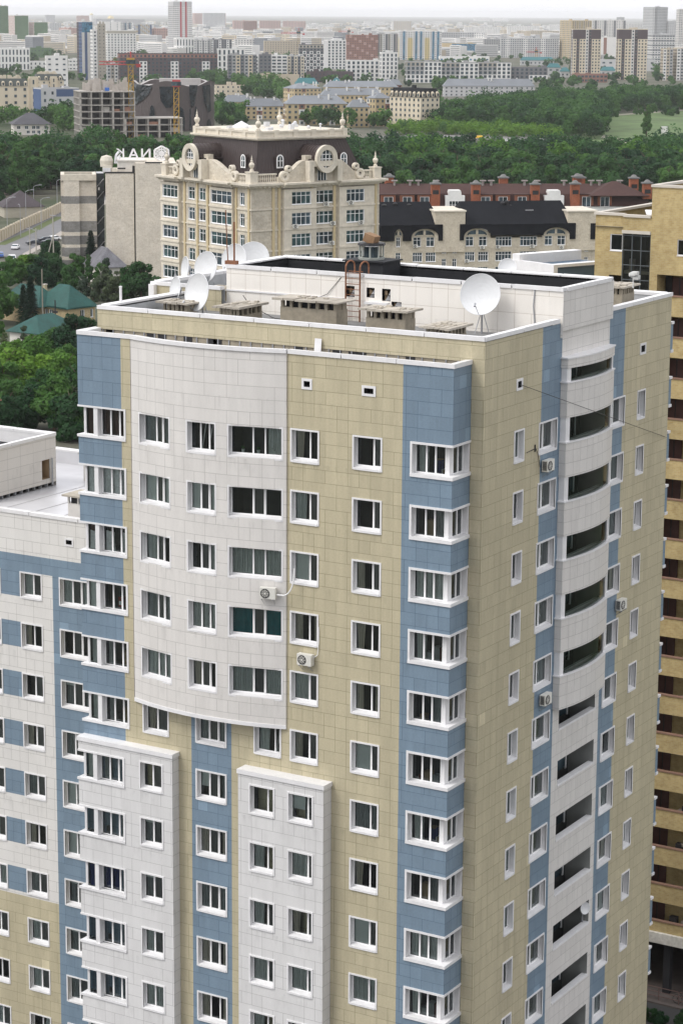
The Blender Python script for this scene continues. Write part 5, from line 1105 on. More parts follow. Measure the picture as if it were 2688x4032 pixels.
def hip(b, x0, x1, y0, y1, z0, z1, ov=.6, mi=0, ridge=None):
    X0_, X1_, Y0_, Y1_ = x0-ov, x1+ov, y0-ov, y1+ov; w, d = X1_-X0_, Y1_-Y0_; 
    if w >= d: A, B = (X0_+d/2, (Y0_+Y1_)/2), (X1_-d/2, (Y0_+Y1_)/2); fs = [[(X0_,Y0_),(X1_,Y0_),B,A],[(X1_,Y1_),(X0_,Y1_),A,B],[(X0_,Y1_),(X0_,Y0_),A],[(X1_,Y0_),(X1_,Y1_),B]]
    else: A, B = ((X0_+X1_)/2, Y0_+w/2), ((X0_+X1_)/2, Y1_-w/2); fs = [[(X0_,Y0_),(X1_,Y0_),A],[(X1_,Y1_),(X0_,Y1_),B],[(X0_,Y1_),(X0_,Y0_),A,B],[(X1_,Y0_),(X1_,Y1_),B,A]]
    for f in fs:
        pts = [(p[0],p[1],z1 if p in (A,B) else z0) for p in f]; e = np.array(pts[1])-np.array(pts[0]); e /= np.linalg.norm(e)
        uv = [((np.array(p)-np.array(pts[0]))@e, math.sqrt(max(0, np.linalg.norm(np.array(p)-np.array(pts[0]))**2-((np.array(p)-np.array(pts[0]))@e)**2))) for p in pts]; b.face(pts, mi, uv)
    b.box(X0_, X1_, Y0_, Y1_, z0-.14, z0-.004, mi)
def house(label, P, ang, w, d, h, rise, roof, wall, wins=(), chim=(), name='house', cat='house', ov=.6, extra=None):
    o = thing(name, label, cat, P, ang); hs = {'r': [], 'l': []}
    for sd, s, z, ww, hh, nx in wins: hs[sd].append((s, s+ww, z-hh, z) if sd == 'r' else (-s-ww, -s, z-hh, z))
    b = MB(); wall_grid(b, lambda u: (u, 0), 0, w, 0, h, hs['r'], lambda u, z: 0); wall_grid(b, lambda u: (0, -u), -d, 0, 0, h, hs['l'], lambda u, z: 0); wall_grid(b, lambda u: (w, u), 0, d, 0, h, [], lambda u, z: 0); wall_grid(b, lambda u: (-u, d), -w, 0, 0, h, [], lambda u, z: 0); lpart(o, 'wall', b, [wall])
    b = MB(); hip(b, 0, w, 0, d, h+.0, h+rise, ov)
    if extra: extra(b)
    rf = lpart(o, 'roof', b, [roof])
    for sd, s, z, ww, hh, nx in wins: fwin(o, sd, s, z, ww, hh, nx, 1)
    for x, y, z in chim: c = MB(); c.box(x,x+.7,y,y+.7,h+.5,h+z); c.box(x-.1,x+.8,y-.1,y+.8,h+z,h+z+.15,1); put('chimney', c.mesh('chimney', [plain('cream_chimney', (.5,.42,.27), .8), STONE]), rf)
    return o
H3 = lambda x, y: (x/3.36, 1050+y/3.36)
Pg = gd(*H3(905, 795)); ag = az(Pg)-RAD(50); sx = lambda x: reach(Pg, ag, H3(x,0)[0]); sl = lambda x: reach(Pg, ag+PI/2, H3(x,0)[0])
hg = 4.0; wg, dg = sx(1260), sl(470); dw = sl(100)-dg
def gx(b): 
    hip(b, -2.2, wg*.6, dg-4, dg+dw, hg-.1, hg+4.0, .5)
    for i in range(7): b.box(.2+i*.9, 1.0+i*.9, -.62, -.5, hg+.12, hg+.2); b.box(-.62,-.5,.2+i*.9,1.0+i*.9,hg+.12,hg+.2)
house('green metal roofed brick house with two dark firs in front', Pg, ag, wg, dg, hg, 4.6, GRN, YBR, [('r', sx(1065), 3.4, 1.2, 1.9, 2), ('r', sx(1200), 3.4, .7, 1.8, 1), ('l', sl(700), 3.3, 1.2, 1.9, 2), ('l', sl(640), 3.3, 1.0, 1.9, 2)], [(2, dg-1, 4.2), (1.5, dg+6, 3.6)], extra=gx)
Pg2 = Pg+vdir(ag+PI/2)*(dg+.3)-vdir(ag)*2.2
o = thing('house_wing', 'lower ochre brick wing at the left end of the green roofed house', 'house wing', Pg2, ag); b = MB(); wall_grid(b, lambda u: (u, 0), 0, 3.2, 0, hg-.2, [], lambda u, z: 0); wall_grid(b, lambda u: (0, -u), -dw, 0, 0, hg-.2, [(-dw+1.2,-dw+2.6,1.5,3.3)], lambda u, z: 0); b.box(2.2,6,.1,dw,0,hg-.25); lpart(o, 'wall', b, [YBR]); fwin(o, 'l', dw-2.6, 3.3, 1.4, 1.8, 2, 1)
Pq = gd(*H3(520, 1060)); aq = az(Pq)-RAD(42); house('low outbuilding with green metal roof beside a dark bushy tree', Pq, aq, reach(Pq, aq, H3(1060,0)[0]), reach(Pq, aq+PI/2, H3(130,0)[0]), 2.7, 3.2, GRN, plain('cream_render', (.66,.63,.58)), [], [(9, 3, 1.9)], name='outbuilding', cat='outbuilding')
Pw = gd(*H3(430, 1215)); b = MB(); aw = az(Pw)+RAD(62); L_w = reach(Pw, aw, -30); o = thing('yard_wall', 'grey concrete yard wall below the green roofed outbuilding', 'wall', Pw, aw); b.box(0, L_w, 0, .3, 0, 2.6); b.box(0,L_w,-.1,.4,2.6,2.75); lpart(o, 'panels', b, [plain('grey_concrete_fence', (.27,.26,.27), .9, .2, 1)])
Pr = gd(*H3(60, 2150)); ar = az(Pr)-RAD(55); house('small house with faded red roof and cream chimney among trees', Pr-vdir(ar)*3.5, ar, 7, 6, 2.6, 2.4, PINK, plain('cream_render', (.66,.63,.58)), [], [(4.5, 1, 2.4)])
for (x, y, w_, d_, h_, lab) in ((700, 1800, 5, 4, 2.5, 'small grey shed with flat roof between the leafy trees'), (1000, 1660, 7, 5, 3, 'grey shed with white gate post close to the tower edge'), (900, 1930, 6, 5, 2.6, 'low grey lean-to roof in the trees below the blue bay')):
    Ps = gd(*H3(x, y)); as_ = az(Ps)-RAD(60); o = thing('shed', lab, 'shed', Ps, as_); b = MB(); b.box(-w_/2, w_/2, 0, d_, 0, h_); lpart(o, 'wall', b, [plain('grey_shed_board', (.25,.25,.27), .85, .25)]); b = MB(); b.box(-w_/2-.3, w_/2+.3, -.3, d_+.3, h_, h_+.18); lpart(o, 'roof', b, [plain('weathered_grey_sheet', (.33,.31,.28), .8, .25)])
# grey slate house against the stone office, red roof house far left, dark roofed long house
Pk = gd(*N4(870, 1385)); ak = az(Pk)-RAD(72); house('house with plain grey slate roof beneath the stone office wall', Pk, ak, reach(Pk, ak, N4(1110,0)[0]), 12, 4.2, 4.6, GRY, plain('cream_render', (.66,.63,.58)))
Pk = gd(*N4(-60, 560)); ak = az(Pk)-RAD(35); house('red roofed white house at the left edge amid trees', Pk, ak, reach(Pk, ak, N4(142,0)[0]), 12, 4.5, 8.0, RED, plain('white_render', (.72,.72,.70)), [('r', 6, 3.6, 1.4, 1.8, 2)], [(6, 5, 8.2)])
Pk = gd(*N4(40, 800)); ak = az(Pk)-RAD(80); house('long house with dark brown hipped roof behind the street fence', Pk, ak, reach(Pk, ak, N4(385,0)[0]), 13, 3.6, 5.0, plain('dark_brown_shingle', (.06,.05,.055), .8, .2), plain('shaded_cream', (.4,.37,.3), .8))
# townhouses: black mansard row
T6 = lambda x, y: (1400+x/1.2174, 600+y/1.2174)
CRM = brick('cream_stone_facing', (.63,.57,.46), (.57,.51,.41), (.59,.53,.43), .8, .4, .8, .012, .15)
Pt = ground_at(T6(135,0)[0], 500.0); at = az(Pt)-RAD(78); tx = lambda x: reach(Pt, at, T6(x,0)[0]); tz = lambda y, x=600: z_at(*T6(x, y), Pt+vdir(at)*tx(x))-G
ze = tz(418); zk = tz(343); zrg = tz(270)+1.2; LT = tx(1165)
th = thing('townhouse_row', 'cream townhouse row with black mansard roof and arched gables, right of the mansion', 'townhouses', Pt, at)
b = MB(); hs = []; ws = []
rz = [tz(475), tz(475)-(tz(402)-tz(475)), tz(475)-2*(tz(402)-tz(475))]; r0 = tz(402)
for x0, x1, n in ((187,210,2),(268,313,4),(330,377,4),(517,563,4),(580,627,4),(662,738,5),(778,858,5),(893,937,4),(953,1000,4)):
    for z in rz: ws.append((tx(x0), z, tx(x1)-tx(x0), 2.0, n))
    if not (640 < x0 < 870): ws.append((tx(x0)+.1, r0, (tx(x1)-tx(x0))*.8, 2.0, max(2, n-2)))
    else: ws.append((tx(x0), r0-.1, tx(x1)-tx(x0), 2.0, n))
for x0, x1 in ((407,427),(457,477),(1033,1050),(1085,1103)):
    for z in [tz(367), tz(437), tz(437)-(tz(367)-tz(437)), tz(437)-2*(tz(367)-tz(437))]: ws.append((tx(x0), z, tx(x1)-tx(x0), 1.9, 2))
hs = [(s, s+w_, z-h_, z) for s, z, w_, h_, n in ws]
wall_grid(b, lambda u: (u, 0), 0, LT, 0, ze+.4, hs, lambda u, z: 0)
for x0, x1, n in ((187,210,1),(268,377,2),(517,627,2),(893,1000,2)): wall_grid(b, lambda u: (u, 0), tx(x0)-.5, tx(x1)+.5, ze+.4, tz(385), [h_ for h_ in hs if h_[3] > ze-1], lambda u, z: 0)
b.face([(LT,0,0),(LT,13,0),(LT,13,ze),(LT,0,ze)]); b.face([(0,0,0),(0,13,0),(0,13,ze),(0,0,ze)]); b.face([(0,13,0),(LT,13,0),(LT,13,ze),(0,13,ze)])
lpart(th, 'wall', b, [CRM])
for s, z, w_, h_, n in ws: fwin(th, 'r', s, z, w_, h_, n, 2)
def towerbit(x0, x1, ztop):
    b = MB(); a_, c_ = tx(x0), tx(x1); b.box(a_, c_, -.5, 11, ze-2.5, ztop); b.box(a_-.2,c_+.2,-.7,11.2,ztop,ztop+.3,1); return lpart(th, 'stair_tower', b, [CRM, STOP])
# split the black roof around the two stair towers
for x0, x1, gaps in ((108, 407, ((187,210),(268,377))), (488, 1037, ((517,627),(893,1000)))):
    b = MB(); A, C = tx(x0), tx(x1); segs = []; last = A
    for g0, g1 in gaps: segs.append((last, tx(g0)-.45)); last = tx(g1)+.45
    segs.append((last, C))
    for s0, s1 in segs: b.box(s0, s1, -.7, 1.5, ze if not (s0 < tx(700) < s1) else tz(395), zk-.2, 0)
    b.face([(A,-.7,zk),(C,-.7,zk),(C-1.5,6.5,zrg),(A+1.5,6.5,zrg)]); b.face([(A,13.5,zk),(C,13.5,zk),(C-1.5,6.5,zrg),(A+1.5,6.5,zrg)]); b.face([(A,-.7,zk),(A,13.5,zk),(A+1.5,6.5,zrg)]); b.face([(C,-.7,zk),(C,13.5,zk),(C-1.5,6.5,zrg)]); b.box(A,C,-.7,13.5,zk-.3,zk-.01)
    for g0, g1 in gaps:       # arched hoods
        m_ = (tx(g0)+tx(g1))/2; rr = (tx(g1)-tx(g0))/2+.45; n = 16; zb_ = tz(400); hgt = tz(360)-zb_
        o_ = [(m_+rr*math.cos(PI*i/n), zb_+hgt*math.sin(PI*i/n)) for i in range(n+1)]; q_ = [(m_+max(-rr-.05, min(rr+.05, (rr+.05)*1.5*math.cos(PI*i/n))), zb_+(zk+.1-zb_)*min(1, 1.6*math.sin(PI*i/n))) for i in range(n+1)]
        for i in range(n): b.face([(o_[i][0],-.75,o_[i][1]),(o_[i+1][0],-.75,o_[i+1][1]),(q_[i+1][0],-.75,q_[i+1][1]),(q_[i][0],-.75,q_[i][1])]); b.face([(q_[i][0],-.75,q_[i][1]),(q_[i+1][0],-.75,q_[i+1][1]),(q_[i+1][0],3,q_[i+1][1]),(q_[i][0],3,q_[i][1])])
    lpart(th, 'mansard_roof', b, [BLK])
    for g0, g1 in gaps:
        m_ = (tx(g0)+tx(g1))/2; rr = (tx(g1)-tx(g0))/2+.45; n = 14; zb_ = tz(400); hgt = tz(361)-zb_
        b = MB(); b.face([(m_+rr*math.cos(PI*i/n),-.05,zb_+hgt*math.sin(PI*i/n)) for i in range(n+1)],0)
        b.face([(m_+rr*.72*math.cos(PI*i/n),-.09,zb_+.25+hgt*.65*math.sin(PI*i/n)) for i in range(n+1)],1); b.box(m_-.25,m_+.25,-.14,-.10,zb_+.2,zb_+hgt*.95,0); b.box(m_-rr*.6,m_+rr*.6,-.14,-.10,zb_+.2,zb_+.4,0)
        lpart(th, 'arched_window', b, [CRM, FG])
towerbit(370, 513, tz(283, 440)); towerbit(1000, 1138, tz(283, 1060)); 
b = MB(); A = tx(1108); b.box(A, LT+6, -.7, 12, tz(420), zk+.0); lpart(th, 'mansard_roof', b, [BLK]); b = MB(); b.box(tx(1120), LT+6, -.1, 12, 0, tz(420)); lpart(th, 'wall', b, [CRM])
for x, y in ((155,262),(188,272),(208,256),(275,262),(722,256),(745,250),(735,272),(758,270)):
    b = MB(); s = tx(x); z = tz(y+35, 500); b.tube((s,5.5,z-2),(s,5.5,tz(y, 500)),.42,7); b.lathe([(.55,0),(.55,.3),(.001,.5)],8,0,(s,5.5,tz(y,500))); lpart(th, 'flue', b, [BLACK])
b = MB()
for x, y in ((840,286),(828,330)): s = tx(x); b.box(s-.9,s+.9,3.5,4.6,tz(y+6),tz(y-3))
b.tube((tx(800),3.6,tz(297)),(tx(892),3.2,tz(302)),.14,5); lpart(th, 'skylight', b, [TRIM])
for x, y, wds in ((525,518,'left end'),(598,452,'first arched gable'),(835,447,'long middle part'),(975,452,'second arched gable'),(672,450,'middle part near its left end'),(280,447,'gable nearest the mansion')):
    Pp = Pt+vdir(at)*tx(x); ac((Pp[0],Pp[1],z_at(*T6(x,y+8),Pp)), at, 'small air conditioner on the '+wds+' of the cream townhouse row', 1.2, 'air conditioners on the cream townhouses', False)
b = MB(); s = tx(440); Pp = Pt+vdir(at)*s; dsh = None
# maroon roofed row behind
Pm = ground_at(T6(105,0)[0], 625.0); am = az(Pm)-RAD(84); mx_ = lambda x: reach(Pm, am, T6(x,0)[0]); mz_ = lambda y, x=700: z_at(*T6(x,y), Pm+vdir(am)*mx_(x))-G
LM2 = mx_(1400); zb0, zb1, zb2 = mz_(258), mz_(200), mz_(158)
mrow = thing('townhouse_row', 'townhouse row with maroon roof, brick chimneys and white gables, in front of the forest', 'townhouses', Pm, am)
b = MB(); b.box(0, LM2, 0, 14, 0, zb0+.2); lpart(mrow, 'wall', b, [plain('white_render', (.72,.72,.70))])
b = MB(); b.face([(-.3,-.3,zb0),(LM2,-.3,zb0),(LM2-1,1.6,zb1),(-.3,1.6,zb1)]); b.face([(-.3,1.6,zb1),(LM2-1,1.6,zb1),(LM2-9,8,zb2),(-.3,8,zb2)]); b.face([(-.3,14.4,zb0),(LM2,14.4,zb0),(LM2-9,8,zb2),(-.3,8,zb2)]); b.face([(LM2,-.3,zb0),(LM2,14.4,zb0),(LM2-9,8,zb2),(LM2-1,1.6,zb1)]); b.face([(-.3,-.3,zb0),(-.3,14.4,zb0),(-.3,8,zb2),(-.3,1.6,zb1)])
hip(b, mx_(1110), LM2-1, -1.5, 13, zb1-.2, mz_(143, 1200), .4)
lpart(mrow, 'roof', b, [MAR])
for x in (153,242,325,615,698,789,1095,1183):
    b = MB(); s = mx_(x); b.box(s-1.9, s+1.9, -.2, 3, zb0+.3, zb1-.1, 0); b.box(s-2.2, s+2.2, -.4, 3, zb1-.1, zb1+.1, 1); o = lpart(mrow, 'dormer', b, [plain('red_brick_cheek', (.22,.085,.05), .85, .2), MAR]); put('window', midwin(2.4,2.7,2,1,.1), o, (s-1.2,-.32,zb1-.6))
for x, y0, y1 in ((376,145,262),(568,145,268),(850,147,270),(1040,145,262),(726,128,155),(175,124,155),(1098,128,160),(1356,130,195),(1383,142,200),(1083,124,150)):
    b = MB(); s = mx_(x); back = 9 if y1 < 200 else -.9; w_ = 1.15; zt2 = mz_(y0+6, 700); b.box(s-w_, s+w_, back, back+2, mz_(y1)-1.2, zt2, 0); b.box(s-w_-.3,s+w_+.3,back-.3,back+2.3,zt2,zt2+.35,1); b.box(s-.8,s+.8,back-.03,back+.2,zt2-2.6,zt2-1.5,2); b.lathe([(1.1,.35),(.5,1.0),(.001,1.1)],6,1,(s,back+1,zt2)); lpart(mrow, 'chimney', b, [brick('red_brick', (.33,.105,.05), (.27,.08,.04), (.3,.15,.1), .4, .14), plain('grey_chimney_cap', (.16,.16,.155), .8), BLACK])
for x0, x1 in ((423,515),(895,987)):
    b = MB(); a_, c_ = mx_(x0), mx_(x1); z0, z1, z2_, z3 = zb0-2, mz_(205), mz_(192), mz_(180); d_ = c_-a_
    b.xprism([(a_,z0),(c_,z0),(c_,z1),(c_-d_*.18,z1),(c_-d_*.18,z2_),(c_-d_*.22,z3),(a_+d_*.22,z3),(a_+d_*.18,z2_),(a_+d_*.18,z1),(a_,z1)],-.7,3)
    o = lpart(mrow, 'white_gable', b, [plain('white_render', (.72,.72,.70))]); put('window', midwin(3.2,3.4,4,2,.1,frame=None), o, (a_+d_/2-1.6,-.82,mz_(230)+.0))
for x in (195,270,310,395,660,820,880,620,1010,1140,1180,1278):
    b = MB(); s = mx_(x); b.tube((s,7,zb2-1),(s,7,zb2+.9),.35,6); b.box(s-.8,s+.8,6.4,7.6,zb2+.7,zb2+1.0); lpart(mrow, 'roof_vent', b, [plain('dull_metal', (.3,.27,.25), .6, .2)])
for x0 in (120,165,220,265,330):
    fwin(mrow, 'r', mx_(x0), mz_(265), 5.2, 2.4, 5, 2, None, .03)
# street: asphalt, pavements, fence, lamps, cars
ctr = [gd(*N4(-40,1140)), gd(*N4(170,1030)), gd(*N4(360,915)), gd(*N4(470,850)), gd(*N4(545,798)), gd(*N4(700,690)), gd(*N4(900,560))]
def ribbon(name, pts, w, z, mat, kind='structure'):
    b = MB(); 
    for i in range(len(pts)-1):
        def nrm(k):
            d = pts[min(k+1,len(pts)-1)]-pts[max(k-1,0)]; d = d/np.linalg.norm(d); return np.array([-d[1],d[0],0])
        A, B = nrm(i)*w/2, nrm(i+1)*w/2; b.face([(*(pts[i]+A)[:2],z),(*(pts[i+1]+B)[:2],z),(*(pts[i+1]-B)[:2],z),(*(pts[i]-A)[:2],z)])
    tag(b.build(name, [mat]), kind=kind)
ASPH = plain('worn_grey_asphalt', (.155,.155,.16), .9, .15, .3); PAVE = plain('pale_paving', (.34,.31,.28), .9, .15, .5)
ribbon('pavement', ctr, 17, G+.03, PAVE); ribbon('road', ctr, 12.5, G+.06, ASPH)
ribbon('verge', [gd(*N4(0,1040)), gd(*N4(180,965)), gd(*N4(310,905)), gd(*N4(420,845)), gd(*N4(530,790))], 3, G+.08, plain('verge_grass', (.09,.115,.04), .95, .25, .4))
fp = [gd(*N4(x,y)) for x, y in ((-40,1018),(20,998),(110,950),(200,905),(285,865),(360,832),(372,828),(455,790),(540,745))]
ft = thing('street_fence', 'long tan panelled fence with stone posts along the street, left', 'fence', fp[0]); b = MB(); b2 = MB(); b2.box(-.3,.3,-.3,.3,0,3.1); b2.box(-.4,.4,-.4,.4,3.1,3.4); FPO = []; FPM = b2.mesh('post', [plain('pale_fence_post', (.52,.46,.36), .8, .12)])
for p, q in zip(fp[:-1], fp[1:]):
    p, q = p-fp[0], q-fp[0]; d = (q-p)/np.linalg.norm(q-p); n = np.array([-d[1],d[0],0])*.15; H_ = 2.9
    for s in (n, -n): b.face([tuple(p+s),tuple(q+s),tuple(q+s+np.array([0,0,H_])),tuple(p+s+np.array([0,0,H_]))])
    b.face([tuple(p+n+np.array([0,0,H_])),tuple(q+n+np.array([0,0,H_])),tuple(q-n+np.array([0,0,H_])),tuple(p-n+np.array([0,0,H_]))])
    L_ = np.linalg.norm(q-p)
    for i in range(int(L_/4)+1): c = p+d*min(L_, i*4.0); FPO.append(c)
lpart(ft, 'panels', b, [plain('tan_fence_panel', (.42,.35,.24), .8, .2, .6)])
b = MB(); [put('post', FPM, ft, c) for c in FPO]; lp = thing('street_lamp', 'grey street lamp', 'street lamp', (0,0,0), 0, 'street lamps along the left street'); b.tube((0,0,0),(0,0,9),.12,7,0,.07); lpart(lp, 'pole', b, [GREYM]); b = MB(); b.path([(0,0,9),(.8,0,9.5),(2.2,0,9.7)],.05,5); b.box(1.9,2.9,-.18,.18,9.62,9.78); lpart(lp, 'lamp_head', b, [GREYM])
lw = ['nearest the white cars', 'left of the dark roofed house', 'tall one before the long fence', 'close to the banded tower', 'at the fence corner', 'beside the banded tower']
for i, ((x, y), wd) in enumerate(zip(((183,968),(65,885),(365,890),(505,700),(230,810),(300,760)), lw)):
    q = gd(*N4(x, y)); lab = 'grey street lamp '+wd
    if i == 0: lp.location = tuple(q); lp['label'] = lab; lp.rotation_euler.z = 2.4
    else: dup(lp, q, [2.4,.4,.6,.5,.4,.4][i], lab)
for i, (x, y, h_, lab) in enumerate(((268,1240,11,'wooden pole left of the pair at the street trees'), (322,1235,10.5,'wooden pole right of the pair at the street trees'), (475,1260,15,'braced concrete power pole beside the banded tower'))):
    q = gd(*N4(x, y)); o = thing('utility_pole', lab, 'pole', q); b = MB(); b.tube((0,0,0),(0,0,h_),.2,7,0,.13); 
    if i == 2: b.tube((-3.2,0,0),(0,0,h_*.62),.14,6)
    lpart(o, 'pole', b, [plain('grey_concrete_pole', (.42,.40,.36), .8, .1)]); b = MB(); b.box(-1,1,-.08,.08,h_-.6,h_-.45); [b.tube((s,0,h_-.45),(s,0,h_-.2),.06,5) for s in (-.9,0,.9)]; lpart(o, 'crossarm', b, [GREYM])
q = gd(*H3(570, 860)); o = thing('utility_pole', 'tall thin wooden pole standing before the green roofed house', 'pole', q); b = MB(); b.tube((0,0,0),(0,0,13.5),.17,7,0,.12); lpart(o, 'pole', b, [plain('grey_wooden_pole', (.25,.23,.19), .9, .15)]); b = MB(); b.tube((3,.5,0),(3,.5,7),.14,6); b.box(2.4,3.6,.4,.6,4.2,4.7); lpart(o, 'stay_post', b, [BLACK])
for (x, y, h_, lab) in ((940, 1290, 4.3, 'garden lamp with white globe near the blue bay edge'), (530, 1620, 3.5, 'garden lamp with white globe amid the bright green trees')):
    q = gd(*H3(x, y)); o = thing('garden_lamp', lab, 'lamp', q); b = MB(); b.tube((0,0,0),(0,0,h_),.07,6); lpart(o, 'pole', b, [BLACK]); b = MB(); b.lathe([(.001,0),(.25,.12),(.33,.4),(.25,.75),(.001,.85)],10,0,(0,0,h_)); lpart(o, 'globe', b, [DISHW])
def car(P, ang, paint, label, s=1.0, suv=False, cat='car'):
    o = thing('parked_car', label, cat, (P[0],P[1],G+.09), ang); H_ = 1.75 if suv else 1.45; L_, W_2 = 2.3*s, .93*s
    prof = [(-L_,.42),(-L_,.85),(-L_*.95,.98),(-L_*.62,1.02),(-L_*.34,H_*.97),(L_*.45,H_),(L_*.78 if suv else L_*.62,H_*.93 if suv else 1.05),(L_*.97,1.0),(L_,.8),(L_,.42)]
    b = MB(); n = len(prof)
    for sgn in (-1, 1): b.face([(x, sgn*(W_2 if z < 1.03 else W_2*.84), z) for x, z in prof])
    for i in range(n): a_, c_ = prof[i], prof[(i+1)%n]; wa = W_2 if a_[1] < 1.03 else W_2*.84; wb = W_2 if c_[1] < 1.03 else W_2*.84; b.face([(a_[0],-wa,a_[1]),(c_[0],-wb,c_[1]),(c_[0],wb,c_[1]),(a_[0],wa,a_[1])])
    lpart(o, 'body', b, [paint]); b = MB(); e = .012
    for sgn in (-1, 1): b.face([(-L_*.55,sgn*(W_2*.95+e),1.05),(-L_*.32,sgn*(W_2*.85+e),H_*.94),(L_*.42,sgn*(W_2*.85+e),H_*.96),(L_*.68,sgn*(W_2*.95+e),1.06)])
    b.face([(-L_*.62-e,-W_2*.8,1.04),(-L_*.62-e,W_2*.8,1.04),(-L_*.36-e,W_2*.74,H_*.95),(-L_*.36-e,-W_2*.74,H_*.95)]); b.face([(L_*.80+e,-W_2*.8,1.04),(L_*.80+e,W_2*.8,1.04),(L_*.6+e,W_2*.74,H_*.96),(L_*.6+e,-W_2*.74,H_*.96)]); lpart(o, 'windows', b, [FG])
    for x in (-L_*.62, L_*.62):
        for y in (-W_2+.1, W_2-.1): c = MB(); c.M = Matrix.Translation((x,y,.34)) @ Matrix.Rotation(PI/2,4,'X'); c.lathe([(.001,-.11),(.2,-.11),(.34,-.1),(.34,.1),(.2,.11),(.001,.11)],12); lpart(o, 'wheel', c, [BLACK])
    return o
CW_, CB_, CU_ = plain('white_car_paint', (.8,.8,.8), .25, .02), plain('dark_car_paint', (.03,.035,.045), .25, .1), plain('blue_car_paint', (.05,.12,.35), .25, .1)
da = lambda i: math.atan2(*(ctr[i+1]-ctr[i])[:2][::-1])
car(gd(*N4(138,1078)), da(1)+PI, CW_, 'white hatchback driving on the left street'); car(gd(*N4(108,1185)), da(0)+.25, CW_, 'large white off-road car parked by the grass corner', 1.12, True); car(gd(*N4(2,1150)), da(0)+.2, CU_, 'blue car cut by the left picture edge')
for x, y, m_, lab in ((405,1010,CB_,'dark car parked left under the roadside tree'), (440,1030,CB_,'dark car parked in the middle under the roadside tree'), (470,1000,CW_,'white car parked behind the dark ones under the roadside tree'), (300,1040,CB_,'dark car parked beside the twin wooden poles')): car(gd(*N4(x,y)), 1.0, m_, lab)
# ------------------------------------------------------------------ the city beyond: every block is placed where its foot meets the ground
ZA = (0, 0, 1.742); ZB = (800, 0, 1.568); ZC = (1700, 0, 1.587)
WALLC = {}
def wc(name, col, var=.08): return plain(name, col, .75, var, .12)
CW = dict(white=wc('city_white', (.70,.69,.67)), offw=wc('city_off_white', (.58,.565,.54)), cream=wc('city_cream', (.60,.53,.41)), beige=wc('city_beige', (.46,.40,.31)), tan=wc('city_tan', (.50,.40,.24)), yellow=wc('city_yellow', (.62,.50,.22)),
          grey=wc('city_grey', (.34,.34,.34)), lgrey=wc('city_light_grey', (.48,.48,.48)), dgrey=wc('city_dark_grey', (.15,.15,.16)), brown=wc('city_brown', (.15,.085,.07)), dbrown=wc('city_dark_brown', (.075,.055,.06)), pink=wc('city_pink', (.46,.30,.26)), rbrick=wc('city_red_brick', (.25,.13,.10)),
          green=wc('city_green_cladding', (.085,.155,.075), .15), blue=wc('city_blue', (.06,.10,.20)), bglass=farglass('city_blue_glass', (.04,.11,.17)), dglass=FG, red=wc('city_red', (.36,.05,.06)), teal=wc('city_teal_roof', (.045,.16,.175)), conc=wc('city_raw_concrete', (.36,.33,.28), .15), roofg=wc('city_grey_roof', (.27,.28,.30)), sand=wc('city_sand', (.55,.47,.35)), slate=wc('city_slate_roof', (.20,.215,.235), .15))
WINC = FG
def zpx(z, x, y): return (z[0]+x/z[2], z[1]+y/z[2])
CITY = {}
